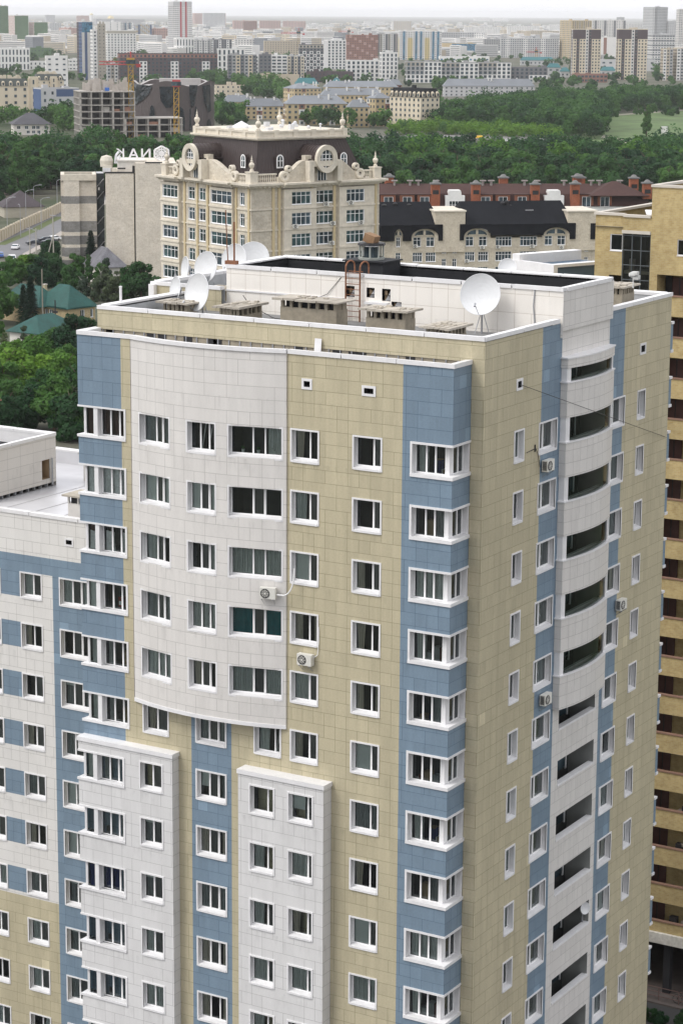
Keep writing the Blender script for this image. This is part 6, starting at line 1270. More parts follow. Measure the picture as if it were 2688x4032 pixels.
def block(z, xl, xc, xr, yt, yb, label, wall='white', win=None, bay=3.4, fl=3.1, wf=.5, hf=.52, b=80, depth=14, cat='apartment block', name='apartment_block', piers=None, col=None, roof='roofg', roofbox=2, parapet=.8, wins_as_parts=False, extra=None, base=None, gl='dglass', group=None, hasbase=True):
    """xl..xc = front turned to the left, xc..xr = front turned to the right; yt, yb = top and foot in the photograph"""
    uc, vb = zpx(z, xc, yb); P = gd(uc, vb); v = az(P); aR_ = v-RAD(b); 
    W = reach(P, aR_, zpx(z, xr, 0)[0]); LL_ = reach(P, aR_+PI/2, zpx(z, xl, 0)[0]) if xl < xc-.5 else depth
    if not (0 < LL_ < 400): LL_ = depth
    H = z_at(uc, zpx(z, 0, yt)[1], P)-G
    o = thing(name, label, cat, P, aR_, group); m = MB(); mats = [CW[wall], CW[gl]]; extra_m = {}
    def mi(k):
        if k not in extra_m: extra_m[k] = len(mats); mats.append(CW[k])
        return extra_m[k]
    m.box(0, W, 0, LL_, 0, H, 0, 't')
    nf = max(1, int(round(H/fl))); fh_ = H/nf
    for side, L_ in (('r', W), ('l', LL_)):
        nb_ = max(1, int(round(L_/bay))); bw = L_/nb_
        for j in range(nf):
            for i in range(nb_):
                c = col(side, i, j, nb_, nf) if col else None
                s0, z0 = i*bw, j*fh_
                if c and c != 'skip':
                    k = mi(c.strip('!')); m.face([(s0,-.04,z0),(s0+bw,-.04,z0),(s0+bw,-.04,z0+fh_),(s0,-.04,z0+fh_)] if side == 'r' else [(-.04,s0,z0),(-.04,s0+bw,z0),(-.04,s0+bw,z0+fh_),(-.04,s0,z0+fh_)], k)
                if win is None or (c and c.endswith('!')): continue
                a_, c_ = s0+bw*(1-wf)/2, s0+bw*(1+wf)/2; za, zb_ = z0+fh_*(1-hf)/2, z0+fh_*(1+hf)/2
                m.face([(a_,-.08,za),(c_,-.08,za),(c_,-.08,zb_),(a_,-.08,zb_)] if side == 'r' else [(-.08,a_,za),(-.08,c_,za),(-.08,c_,zb_),(-.08,a_,zb_)], 1)
                if fh_*hf > .5: # sill ledge catches light
                    (m.box(a_, c_, -.25, -.0, za-.12, za, 0, 'k') if side == 'r' else m.box(-.25, 0, a_, c_, za-.12, za, 0))
        if piers:
            for i in range(0, nb_+1, 1): s0 = i*bw; (m.box(s0-bw*.13, s0+bw*.13, -.45, 0, 0, H, mi(piers), 'k') if side == 'r' else m.box(-.45, 0, s0-bw*.13, s0+bw*.13, 0, H, mi(piers)))
    m.build('wall', mats, o)
    rf = MB(); rf.box(.4, W-.4, .4, LL_-.4, H-.3, H+.05, 0); rr = random.Random(int(W*10)+int(H*7))
    if parapet: 
        for q in ((0,W,0,.35),(0,W,LL_-.35,LL_),(0,.35,.35,LL_-.35),(W-.35,W,.35,LL_-.35)): rf.box(q[0],q[1],q[2],q[3],H-.02,H+parapet,1)
    for k in range(roofbox):
        s = min(4, W*.22); x, y = rr.uniform(.8, max(.9, W-s-1)), rr.uniform(1, max(1.1, LL_-s*1.2)); rf.box(x, x+s*rr.uniform(.6,1.3), y, y+s*rr.uniform(.5,1), H, H+rr.uniform(1.5,3.2), 1)
    rf.build('roof', [CW[roof], CW[wall]], o)
    if extra: extra(o, W, LL_, H)
    CITY[label] = (P, aR_, W, LL_, H)
    return o
def stripes(*cols, left=None):
    return lambda sd, i, j, nb_, nf: (cols[i % len(cols)] if sd == 'r' else left)
B = block
# -- left far side
gr = lambda sd, i, j, n, nf: 'green' if sd == 'r' else None
def greenface(sd, i, j, n, nf): return 'green' if sd == 'r' else 'pink' if (i+j) % 2 else None
B(ZA, -14, -10, 62, 38, 322, 'tallest green clad tower at the left picture edge', 'offw', 1, 3.6, 3.2, .22, .3, col=greenface, b=72, depth=18)
B(ZA, 62, 105, 198, 105, 318, 'green clad tower between the other two green towers', 'offw', 1, 3.6, 3.2, .22, .3, col=greenface, b=68)
B(ZA, 200, 237, 330, 150, 318, 'shortest of the three green clad towers', 'offw', 1, 3.6, 3.2, .22, .3, col=greenface, b=68)
B(ZA, -40, -40, 206, 330, 478, 'long white office with tall dark window slits at the left edge', 'white', 1, 4.2, 9.5, .42, .72, cat='office', name='office_block', b=88)
B(ZA, 206, 210, 352, 328, 392, 'low green and grey hall behind the white office', 'green', 1, 5, 6, .3, .2, cat='hall', name='hall', b=86)
B(ZA, 312, 318, 468, 385, 600, 'white modern block with stepped flat roofs', 'white', 1, 6, 4.5, .35, .3, cat='office', name='office_block', b=82, roof='lgrey')
B(ZA, 105, 112, 318, 420, 475, 'low white terrace with dark openings before the white modern block', 'white', 1, 5, 4, .3, .5, b=85, cat='office', name='office_block')
B(ZA, 470, 474, 545, 405, 480, 'small white stepped building left of the glass tower', 'white', 1, 4, 4, .6, .3, b=84, cat='office', name='office_block')
B(ZA, 383, 388, 535, 290, 345, 'white hall with a dark red square on its front', 'offw', None, 6, 6, col=lambda sd, i, j, n, nf: 'red!' if (sd == 'r' and i in (n//2, n//2+1) and j > 0) else None, cat='hall', name='hall', b=86, roof='dbrown')
B(ZA, 405, 470, 532, 190, 272, 'pinkish apartment slab in haze left of the glass tower', 'pink', 1, 4, 3, .4, .45, b=60)
B(ZA, 1040, 1062, 1150, 195, 312, 'pink brown apartment slab left of the tall striped tower', 'pink', 1, 4.5, 3, .5, .4, b=66)
B(ZA, 920, 935, 1042, 165, 312, 'blue white apartment tower behind the low teal roofs', 'lgrey', 1, 4, 3, .4, .5, b=72, col=lambda sd, i, j, n, nf: 'blue' if i in (1, n-1) else ('tan' if (i+j)%3 == 0 else None))
B(ZA, 830, 838, 908, 155, 300, 'grey blue tower hidden behind the white tower', 'grey', 1, 3.4, 3, .6, .5, b=75, col=stripes('white', None, 'bglass'))
B(ZA, 672, 690, 830, 148, 330, 'white slab block with blank end behind the white tower', 'white', 1, 14, 3, .12, .5, b=75)
B(ZA, 932, 936, 1046, 318, 345, 'low teal roofed hall beyond the dark apartment block', 'teal', None, cat='hall', name='hall', b=84)
def glassy(sd, i, j, n, nf):
    if sd == 'l': return 'dbrown' if i > n*.5 else 'blue'
    return ('bglass!' if i % 4 in (1, 2) and j > 2 else 'white!' if i % 4 == 0 else 'offw!')
B(ZA, 532, 566, 640, 148, 545, 'tall dark glass tower with white piers and blue top', 'offw', 1, 3.0, 3.3, .4, .5, col=lambda sd, i, j, n, nf: ('dbrown' if i > n/2 else 'blue') if sd == 'l' else ('bglass!' if j > nf*.78 else 'blue!' if i % 3 == 1 else 'offw!'), b=70, gl='dglass', cat='tower', name='office_tower')
B(ZA, 622, 640, 672, 205, 548, 'slim white tower slab with a ladder of dark windows', 'white', 1, 3.6, 3.4, .4, .45, b=76, cat='tower', name='apartment_tower')
B(ZA, 672, 676, 728, 165, 548, 'grey concrete tower side rising between the two white towers', 'conc', 1, 5, 3.4, .25, .3, b=80, cat='tower', name='apartment_tower')
B(ZA, 726, 738, 935, 208, 420, 'white tower with grey crown and even square windows', 'white', 1, 4.3, 3.6, .42, .5, col=lambda sd, i, j, n, nf: 'conc!' if j > nf*.88 else None, b=80, cat='tower', name='apartment_tower')
B(ZA, 730, 735, 812, 440, 560, 'unfinished grey and white annex at the foot of the white tower', 'lgrey', 1, 3.5, 3.4, .5, .5, col=stripes(None, 'conc', 'white'), b=82, name='building_annex', cat='annex')
B(ZA, 1155, 1190, 1318, 8, 362, 'tallest white tower with two red vertical stripes', 'white', 1, 3.1, 3.2, .62, .42, col=lambda sd, i, j, n, nf: ('red!' if sd == 'r' and i in (int(n*.40), int(n*.68)) and j > nf*.28 else 'lgrey!' if j >= nf-2 else 'lgrey' if sd == 'l' else None), b=68, cat='tower', name='apartment_tower', gl='dgrey')
B(ZA, 1192, 1210, 1330, 262, 368, 'white block with tall dark slits below the striped tower', 'white', 1, 5.0, 15, .36, .8, b=80, cat='office', name='office_block')
wb = lambda sd, i, j, n, nf: 'white' if (i % 8 in (5, 6) and j < nf*.72) else ('rbrick' if j > nf*.78 else None)
B(ZA, 808, 822, 1492, 368, 562, 'long dark brown apartment block with white window bays', 'dbrown', 1, 3.9, 3.2, .5, .55, col=wb, b=84, roof='dbrown')
B(ZA, 1325, 1330, 1440, 275, 380, 'grey framed block with dark squares right of the white slit block', 'grey', 1, 4, 3.4, .5, .55, col=stripes('white', None), b=84)
B(ZA, 1440, 1446, 1590, 270, 380, 'dark grey block with white framed corner bays', 'dgrey', 1, 4, 3.4, .5, .5, col=stripes('white', 'dgrey', None), b=84)
B(ZA, 1488, 1492, 1680, 335, 540, 'bright white block with tall paired window slits', 'white', 1, 4.4, 6.4, .42, .78, b=84)
# -- centre
B(ZB, 148, 152, 330, 338, 520, 'grey block with pale bays left of the white gridded bays', 'grey', 1, 4, 3.2, .55, .5, col=stripes('dgrey', None, 'sand'), b=84)
B(ZB, 262, 264, 342, 340, 518, 'white gridded window bay, left one of two', 'white', 1, 5.5, 3.2, .72, .5, b=86)
B(ZB, 342, 346, 420, 338, 505, 'dark grey infill block between the white gridded bays', 'dgrey', 1, 4, 3.2, .5, .45, b=86)
B(ZB, 418, 420, 518, 340, 500, 'white gridded window bay, right one of two', 'white', 1, 5.5, 3.2, .72, .5, b=86)
B(ZB, 516, 520, 622, 345, 500, 'cream and dark grey block right of the white gridded bays', 'lgrey', 1, 3.6, 3.2, .45, .6, col=stripes('cream', 'dgrey'), b=84)
B(ZB, 190, 195, 372, 240, 335, 'hazy white block with small windows behind the grey row', 'offw', 1, 4.5, 3.1, .4, .4, b=84)
B(ZB, 372, 376, 585, 252, 350, 'beige blocks with dark top openings in mid distance', 'beige', 1, 4, 3.1, .35, .4, b=80)
B(ZB, 585, 592, 742, 275, 480, 'unfinished grey concrete frame with white window panels', 'dgrey', 1, 3.8, 3.2, .5, .55, col=lambda sd, i, j, n, nf: 'white' if (i+j) % 2 and j < nf*.75 else 'conc' if j > nf*.86 else None, b=82)
B(ZB, 742, 766, 880, 248, 425, 'white tower with dark square windows left of the brown brick tower', 'white', 1, 5.2, 3.4, .5, .62, b=74, cat='tower', name='apartment_tower', col=lambda sd, i, j, n, nf: 'lgrey!' if sd == 'l' else None)
B(ZB, 878, 886, 1078, 215, 375, 'reddish brown brick tower under construction', 'rbrick', 1, 3.6, 3.2, .35, .32, b=80, cat='tower', name='unfinished_tower', gl='dbrown', col=lambda sd, i, j, n, nf: 'pink' if (i*5+j*3) % 7 == 0 else None)
B(ZB, 880, 884, 1085, 372, 500, 'lower white block with tall windows before the brown brick tower', 'white', 1, 4.8, 4.2, .5, .66, b=82)
B(ZB, 1058, 1072, 1205, 208, 345, 'dark grey framed tower right of the brown brick tower', 'grey', 1, 4.2, 3.3, .5, .5, col=stripes('dgrey', 'conc', 'white'), b=78, cat='tower', name='unfinished_tower')
B(ZB, 1086, 1100, 1200, 325, 505, 'white tower with tall window pairs right of the lower white block', 'white', 1, 4.6, 3.9, .45, .66, b=78)
yb_ = lambda sd, i, j, n, nf: ('yellow' if (i % 7 in (3, 4) and j < nf*.75) else 'bglass!' if i % 7 in (1, 6) else None)
B(ZB, 1200, 1215, 1470, 190, 365, 'white apartment tower with yellow and blue window columns', 'white', 1, 3.6, 3.3, .42, .5, col=yb_, b=80, cat='tower', name='apartment_tower')
B(ZB, 1160, 1172, 1285, 128, 200, 'pale tower top with beige panel behind the yellow and blue tower', 'offw', 1, 4, 3.2, .35, .4, b=78, col=stripes(None, 'sand'), cat='tower', name='apartment_tower')
B(ZB, 318, 330, 592, 465, 540, 'windowless beige warehouse with parapet roof', 'beige', None, b=82, cat='warehouse', name='warehouse', roof='sand', parapet=1.2)
B(ZB, 635, 660, 925, 445, 505, 'dark brown low block with grey stepped roof', 'dbrown', 1, 4, 3.2, .3, .3, b=78, roof='grey')
B(ZB, 70, 76, 262, 522, 600, 'cream house row with dark red roof near the curved theatre', 'cream', 1, 4, 3.2, .3, .4, b=80, roof='rbrick', parapet=0)
def hiproof(matn, rise=4.0, n_box=0, ov=.5, dorm=0):
    def f(o, W, L_, H):
        m = MB(); hip(m, 0, W, 0, L_, H+.1, H+rise, ov); m.build('pitched_roof', [CW[matn]], o); r_ = random.Random(int(W*3))
        for k in range(n_box):
            c = MB(); x, y = r_.uniform(1, W-2), r_.uniform(L_*.2, L_*.7); c.box(x, x+.9, y, y+.8, H+.5, H+rise+.9); c.lathe([(.001,0),(.5,.25),(.8,.75)],7,0,(x+2,y,H+rise*.6)); c.build('chimney', [CW['white']], o)
        for k in range(dorm):
            c = MB(); s = W*(k+.5)/dorm; c.box(s-.9, s+.9, -.2, 2.5, H+.1, H+2.4, 0); c.box(s-.5,s+.5,-.26,-.1,H+.4,H+1.9,1); c.lathe([(.9,0),(.7,.5),(.001,.75)],8,0,(s,.6,H+2.35)); c.build('dormer', [CW['cream'], CW['dglass']], o)
    return f
ybal = lambda sd, i, j, n, nf: 'rbrick' if (i % 5 == 2 and j % 2) else 'white' if i % 5 == 2 else None
B(ZB, 120, 132, 300, 628, 735, 'ochre apartment house with grey roof at the left end of the yellow row', 'tan', 1, 3.6, 3.2, .42, .48, b=76, extra=hiproof('slate', 4.5, 4), parapet=0, roofbox=0)
B(ZB, 248, 262, 500, 655, 735, 'lower ochre house between two taller ochre apartment houses', 'tan', 1, 3.6, 3.2, .42, .48, b=76, extra=hiproof('slate', 5, 4), parapet=0, roofbox=0, col=ybal)
B(ZB, 496, 515, 888, 640, 772, 'large ochre apartment house with brick red balconies', 'tan', 1, 3.7, 3.2, .42, .48, b=80, col=ybal, extra=hiproof('slate', 5, 5), parapet=0, roofbox=0)
B(ZB, 494, 560, 728, 545, 640, 'ochre apartment house with a teal gable behind the large ochre one', 'tan', 1, 3.6, 3.2, .4, .45, b=62, col=lambda sd, i, j, n, nf: 'rbrick' if i == 2 and j % 2 else None, extra=hiproof('slate', 4, 3), parapet=0, roofbox=0)
B(ZB, 720, 735, 1100, 585, 650, 'long ochre terrace with many chimneys under grey roofs', 'tan', 1, 3.6, 3.2, .4, .45, b=76, extra=hiproof('slate', 5, 10), parapet=0, roofbox=0)
B(ZB, 740, 752, 1200, 535, 590, 'long grey roofed terrace in front of the white towers', 'tan', 1, 3.6, 3.2, .4, .45, b=80, extra=hiproof('slate', 5, 10), parapet=0, roofbox=0)
B(ZB, 884, 900, 1022, 660, 785, 'narrow ochre house right of the large ochre apartment house', 'tan', 1, 3.4, 3.2, .42, .48, b=74, extra=hiproof('slate', 4.5, 2), parapet=0, roofbox=0)
B(ZB, 1008, 1060, 1152, 605, 778, 'tall ochre corner house next to the cream dark roofed block', 'tan', 1, 3.4, 3.2, .42, .48, b=62, col=ybal, extra=hiproof('slate', 4, 2), parapet=0, roofbox=0)
for x0, x1, yt, yb2, lab in ((565, 708, 492, 560, 'teal gabled roof house left of the red dome'), (790, 852, 490, 545, 'teal gabled roof house nearest the red dome'), (1095, 1225, 500, 560, 'brown house with grey roof right of the red dome')):
    B(ZB, x0, x0+8, x1, yt+22, yb2, lab, 'tan' if 'brown' not in lab else 'rbrick', 1, 3.6, 3.2, .35, .4, b=78, extra=hiproof('teal' if 'teal' in lab else 'slate', 5, 1), parapet=0, roofbox=0, cat='house', name='house')
P_ = gd(*zpx(ZB, 975, 540)); o = thing('red_dome', 'small red dome standing in the ochre housing quarter', 'dome', P_); h_ = z_at(*zpx(ZB, 975, 500), P_)-G; m = MB(); m.prism([(7*math.cos(i*PI/6),7*math.sin(i*PI/6)) for i in range(12)],0,h_-7); m.build('drum', [CW['tan']], o); m = MB(); m.lathe([(8*math.cos(t),7*math.sin(t)) for t in np.linspace(0,PI/2-.01,7)],16,0,(0,0,h_-7)); m.build('cupola', [CW['red']], o)
def mansard_extra(o, W, L_, H):
    m = MB(); h = 5.2; i = 1.4
    q0 = [(-.4,-.4),(W+.4,-.4),(W+.4,L_+.4),(-.4,L_+.4)]; q1 = [(i,i),(W-i,i),(W-i,L_-i),(i,L_-i)]
    for k in range(4): m.face([(*q0[k],H),(*q0[(k+1)%4],H),(*q1[(k+1)%4],H+h),(*q1[k],H+h)])
    m.face([(*p,H+h) for p in q1]); m.box(W*.3,W*.3+2,L_*.4,L_*.4+2,H+h,H+h+1.8); m.build('mansard_roof', [BLK], o)
    for k in range(7):
        c = MB(); s = L_*(k+.5)/7; c.box(-.5,1.6,s-1.0,s+1.0,H+.2,H+2.6,0); c.box(-.56,-.4,s-.6,s+.6,H+.5,H+2.2,1); c.lathe([(1,0),(.75,.6),(.001,.95)],8,0,(.2,s,H+2.55)); c.build('dormer', [CW['cream'], CW['dglass']], o)
    for k in range(4):
        c = MB(); s = W*(k+.5)/4; c.box(s-1.0,s+1.0,-.5,1.6,H+.2,H+2.6,0); c.box(s-.6,s+.6,-.56,-.4,H+.5,H+2.2,1); c.lathe([(1,0),(.75,.6),(.001,.95)],8,0,(s,.2,H+2.55)); c.build('dormer', [CW['cream'], CW['dglass']], o)
B(ZB, 1150, 1340, 1455, 600, 795, 'cream apartment house with black mansard and dormers by the wood', 'cream', 1, 3.9, 3.3, .36, .5, b=48, parapet=0, roofbox=0, extra=lambda o, W, L_, H: mansard_extra(o, W, L_, H))
B(ZB, 1452, 1460, 1620, 610, 700, 'cream house with grey roof and chimneys beside the wood', 'cream', 1, 3.6, 3.2, .36, .45, b=78, extra=hiproof('slate', 4.5, 5), parapet=0, roofbox=0) if False else None
# -- right
un = lambda sd, i, j, n, nf: 'white' if (i % 9 in (4, 5, 6, 7) and j < nf*.82) or j < nf*.3 else ('conc' if j > nf*.7 else None)
B(ZC, -170, -160, 60, 385, 515, 'grey and white unfinished office frame, left section of the long row', 'grey', 1, 4.6, 3.8, .6, .68, col=un, b=84, cat='office', name='unfinished_office')
B(ZC, 52, 56, 290, 392, 512, 'unfinished office frame with white panel grid, middle section of the row', 'grey', 1, 4.6, 3.8, .6, .68, col=un, b=84, cat='office', name='unfinished_office')
B(ZC, 284, 288, 492, 390, 512, 'unfinished office frame with stepped top floors, near the right end of the row', 'grey', 1, 4.6, 3.8, .6, .68, col=un, b=84, cat='office', name='unfinished_office')
B(ZC, 486, 490, 720, 420, 512, 'dark unfinished office frame at the right end of the row', 'dgrey', 1, 4.6, 3.8, .5, .6, col=lambda sd, i, j, n, nf: 'white' if (j < nf*.5 and i > n*.4) else None, b=84, cat='office', name='unfinished_office')
for x0, x1 in ((155, 272), (372, 486)): B(ZC, x0, x0+4, x1, 372, 395, 'roof storey of concrete columns, '+('left' if x0 < 200 else 'right')+' one on the unfinished row', 'conc', 1, 4, 6, .6, .6, b=84, cat='office', name='roof_storey') if False else None
B(ZC, 66, 74, 640, 535, 600, 'long pale grey two storey row with arched windows before the wood', 'lgrey', 1, 4.2, 3.3, .3, .42, b=82, extra=hiproof('slate', 6, 6), parapet=0, roofbox=0)
B(ZC, 50, 58, 318, 200, 330, 'grey panel apartment slab with white balcony bands behind the blue glass office', 'lgrey', 1, 4, 3, .55, .42, b=82, col=lambda sd, i, j, n, nf: 'white' if i > n*.75 else None)
B(ZC, 55, 62, 276, 270, 345, 'blue glass office with tan wing', 'tan', None, 4, 5, col=lambda sd, i, j, n, nf: 'bglass!' if (sd == 'r' and i > n*.22) else None, b=82, cat='office', name='glass_office')
B(ZC, 40, 48, 358, 352, 385, 'low white and blue hall before the blue glass office', 'white', 1, 6, 5, .5, .3, b=84, cat='hall', name='hall', gl='bglass')
B(ZC, 318, 325, 425, 242, 345, 'hazy grey slab block at the left end of the grey panel row', 'grey', 1, 3.6, 3, .5, .42, b=80)
B(ZC, 424, 430, 790, 238, 358, 'long light grey panel slab with white balcony columns', 'lgrey', 1, 3.6, 3, .5, .45, b=82, col=lambda sd, i, j, n, nf: 'white' if i % 8 in (2, 3) else None)
B(ZC, 198, 204, 425, 165, 225, 'hazy white slab with few windows far right of centre', 'white', 1, 5, 3, .3, .35, b=82)
B(ZC, 466, 472, 670, 160, 232, 'hazy white apartment slab right of the first hazy white slab', 'white', 1, 5, 3, .3, .35, b=82)
B(ZC, 528, 534, 792, 190, 245, 'hazy beige row of apartment houses behind the long grey slab', 'beige', 1, 4.5, 3, .4, .35, b=80)
B(ZC, 728, 732, 800, 152, 195, 'small hazy white block before the tall beige tower', 'white', 1, 5, 3, .3, .3, b=82)
B(ZC, 795, 870, 992, 128, 362, 'tall beige brick tower with brown balconies left of the cream twin towers', 'tan', 1, 4, 3.1, .4, .45, b=58, col=lambda sd, i, j, n, nf: 'beige' if i % 2 else None, cat='tower', name='apartment_tower')
B(ZC, 990, 996, 1205, 125, 300, 'hazy white tower row with dark vertical stripes behind the twin towers', 'offw', 1, 5, 3.1, .3, .4, b=82, col=stripes(None, 'dgrey', None, None), cat='tower', name='apartment_tower')
tw = lambda sd, i, j, n, nf: 'dbrown!' if (j > nf*.80 and not (.42 < i/n < .62)) else ('dbrown' if i % 4 == 1 or (sd == 'l' and i % 2) else 'offw' if .42 < i/n < .62 else 'cream')
for x0, xc, x1, yb2, lab in ((862, 878, 1048, 492, 'cream and dark brown twin tower, left one'), (1145, 1158, 1338, 496, 'cream and dark brown twin tower, right one')):
    B(ZC, x0, xc, x1, 182, yb2, lab, 'cream', 1, 3.3, 3.2, .45, .5, b=77, col=tw, cat='tower', name='apartment_tower', roof='dbrown')
B(ZC, 872, 880, 1095, 462, 512, 'low brown glazed pavilion at the foot of the left twin tower', 'rbrick', 1, 4, 4, .7, .5, b=82, cat='pavilion', name='pavilion')
B(ZC, 1045, 1050, 1148, 232, 358, 'white block with brick red stripe between the twin towers', 'white', None, 5, 3, col=stripes(None, 'rbrick', None, 'white'), b=82)
for x0, x1, yt, yb2, lab in ((715, 802, 405, 480, 'teal roofed hall left of the twin towers'), (798, 858, 430, 482, 'small teal roofed shed touching the left twin tower'), (1050, 1145, 425, 470, 'teal roofed hall between the twin towers'), (550, 762, 360, 405, 'pale warehouse with white roof left of the teal halls')):
    B(ZC, x0, x0+5, x1, yt+14, yb2, lab, 'lgrey', 1, 6, 5, .4, .3, b=80, extra=hiproof('teal' if 'teal' in lab else 'offw', 4.5), parapet=0, roofbox=0, cat='hall', name='hall')
B(ZC, 1045, 1050, 1395, 372, 440, 'pale grey hall with dark openings behind the twin towers', 'lgrey', 1, 9, 8, .4, .3, b=84, cat='hall', name='hall')
B(ZC, 1312, 1385, 1465, 42, 300, 'tall grey and white tower rising above the horizon at the right', 'lgrey', 1, 3.4, 3.1, .5, .45, b=52, col=lambda sd, i, j, n, nf: 'grey' if (sd == 'l' and i == 1) or (sd == 'r' and i < 2) else None, cat='tower', name='apartment_tower')
B(ZC, 1335, 1372, 1512, 215, 405, 'grey tower with white balcony bands below the tall right tower', 'lgrey', 1, 4, 3.1, .6, .42, b=72, col=lambda sd, i, j, n, nf: 'white' if j % 2 else 'grey', cat='tower', name='apartment_tower')
B(ZC, 1462, 1468, 1520, 130, 300, 'slim hazy grey tower next to the right picture edge', 'lgrey', 1, 4, 3.1, .4, .4, b=82, cat='tower', name='apartment_tower')
B(ZC, 1518, 1535, 1640, 55, 330, 'pale tower cut off by the right picture edge', 'offw', 1, 3.4, 3.1, .5, .45, b=76, cat='tower', name='apartment_tower')
B(ZC, 1422, 1440, 1500, 305, 500, 'beige slab with white balcony column at lower right of the skyline', 'beige', 1, 4, 3.2, .55, .45, b=76, col=stripes('white', None, 'grey'))
B(ZC, 1500, 1525, 1640, 300, 500, 'brown grey slab with white balconies at the right picture edge', 'beige', 1, 4, 3.2, .55, .45, b=74, col=stripes('white', 'grey', 'brown'))
# -- nearer left: hotel-like classic, grey office, villa
def dorms(o, W, L_, H):
    m = MB(); q0 = [(-.4,-.4),(W+.4,-.4),(W+.4,L_+.4),(-.4,L_+.4)]; i = 2; q1 = [(i,i),(W-i,i),(W-i,L_-i),(i,L_-i)]; h = 5
    for k in range(4): m.face([(*q0[k],H),(*q0[(k+1)%4],H),(*q1[(k+1)%4],H+h),(*q1[k],H+h)])
    m.face([(*p,H+h) for p in q1]); r_ = random.Random(3)
    for k in range(14): x, y = r_.uniform(3,W-5), r_.uniform(3,L_-4); m.box(x,x+2,y,y+1.5,H+h,H+h+r_.uniform(.8,2.5),1)
    m.build('mansard_roof', [plain('dark_slate_roof', (.06,.07,.065), .8, .25), CW['cream']], o)
    n = int(W/5)
    for k in range(n):
        c = MB(); s = W*(k+.5)/n; c.box(s-1.1,s+1.1,-.3,2,H+.2,H+2.6,0); c.box(s-.6,s+.6,-.36,-.2,H+.5,H+2.2,1); c.lathe([(1.1,0),(.8,.6),(.001,.95)],8,0,(s,.4,H+2.55)); c.build('dormer', [CW['cream'], CW['dglass']], o)
B(ZA, -60, -50, 205, 588, 770, 'ornate cream hotel with dark dormered roof at the left edge', 'cream', 1, 6.0, 4.2, .28, .42, b=82, extra=dorms, parapet=0, roofbox=0, roof='sand', depth=22)
B(ZA, 200, 206, 262, 535, 785, 'cream pilastered tower end of the ornate hotel', 'cream', 1, 4, 5, .2, .6, b=82, parapet=1.2, roofbox=0, piers='sand', cat='tower', name='hotel_tower')
B(ZA, 345, 349, 392, 530, 640, 'second cream pilastered tower behind the grey office', 'cream', 1, 4, 5, .2, .6, b=82, parapet=1.2, roofbox=0, piers='sand', cat='tower', name='hotel_tower')
B(ZA, 225, 245, 440, 548, 640, 'rear cream wing with dark roof clutter behind the grey office', 'cream', 1, 5, 4, .28, .4, b=80, extra=dorms, parapet=0, roofbox=0)
gofc = lambda sd, i, j, n, nf: 'blue!' if sd == 'l' else ('lgrey' if not (j == nf-1 and i > n*.3) else 'blue!')
B(ZA, 232, 285, 545, 610, 815, 'light grey office with dark blue glass side and roof terrace', 'lgrey', 1, 5.5, 4.4, .28, .42, b=70, col=gofc, cat='office', name='office_block', roof='dgrey')
Pv = gd(*zpx(ZA, 98, 925)); av = az(Pv)-RAD(84); wv = reach(Pv, av, zpx(ZA, 342, 0)[0]); hv = z_at(*zpx(ZA, 200, 850), Pv)-G
house('cream villa with dark hipped roof and balconies below the grey office', Pv, av, wv, 16, hv, 6, plain('dark_grey_shingle', (.075,.075,.085), .85, .2), plain('cream_render', (.66,.63,.58)), [('r', wv*f, hv*.85, wv*.1, hv*.3, 2) for f in (.08,.3,.5,.62,.85)]+[('r', wv*f, hv*.42, wv*.09, hv*.28, 2) for f in (.35,.5,.65,.86)], name='villa', cat='villa', ov=1.2)
# -- concrete frame under construction
Pc = gd(*zpx(ZA, 568, 945)); ac_ = az(Pc)-RAD(83); cx = lambda x: reach(Pc, ac_, zpx(ZA, x, 0)[0]); czz = lambda y: z_at(*zpx(ZA, 700, y), Pc)-G
fr = thing('construction_site', 'bare concrete frame of an unfinished building with a long low wing', 'construction site', Pc, ac_)
CB = plain('fresh_concrete', (.36,.34,.31), .9, .18, .5); 
def frame(x0, x1, d, z0, z1, nf, bay, name):
    m = MB(); fh_ = (z1-z0)/nf; n = max(1, int((x1-x0)/bay)); nd = max(1, int(d/bay))
    for j in range(1, nf+1): m.box(x0-.5, x1+.5, -.5, d+.5, z0+j*fh_-.45, z0+j*fh_, 0)
    for i in range(n+1):
        for k in range(nd+1): x, y = x0+(x1-x0)*i/n, d*k/nd; w_ = .32 if (i*7+k) % 3 else .5; m.box(x-w_, x+w_, y-w_, y+w_, z0, z1-.01, 0)
    m.box(x0+1, x1-1, d*.45, d*.5, z0, z1-1, 1); r_ = random.Random(int(x1))
    for j in range(nf):
        for i in range(n): 
            if r_.random() < .16: a_ = x0+(x1-x0)*i/n; m.box(a_+.6, a_+(x1-x0)/n*r_.uniform(.4,.95), .6, .9, z0+j*fh_, z0+j*fh_+fh_*r_.uniform(.3,.75), r_.choice([2,2,0]))
    return m.build(name, [CB, plain('shadowed_core', (.05,.045,.045), .9, .3), plain('raw_brick_infill', (.30,.16,.11), .9, .25)], fr)
frame(cx(556), cx(925), 28, 0, czz(625), 7, 5.6, 'main_frame'); frame(cx(862), cx(1248), 20, 0, czz(808), 3, 6.2, 'low_wing')
m = MB(); r_ = random.Random(5)
for i in range(42): x, y = r_.uniform(cx(600), cx(900)), r_.uniform(1, 28); h = r_.uniform(3, 7); m.box(x, x+r_.uniform(.6,2.6), y, y+.7, czz(625), czz(625)+h)
m.build('starter_columns', [plain('pale_fresh_concrete', (.44,.40,.36), .9, .2)], fr)
m = MB(); m.box(cx(732), cx(760), 3, 6, czz(625)+.2, czz(600)); tag(put('site_tank', m.mesh('site_tank', [plain('blue_plastic', (.04,.14,.45))]), None, Pc, ac_), 'blue box on top of the unfinished concrete frame', 'container')
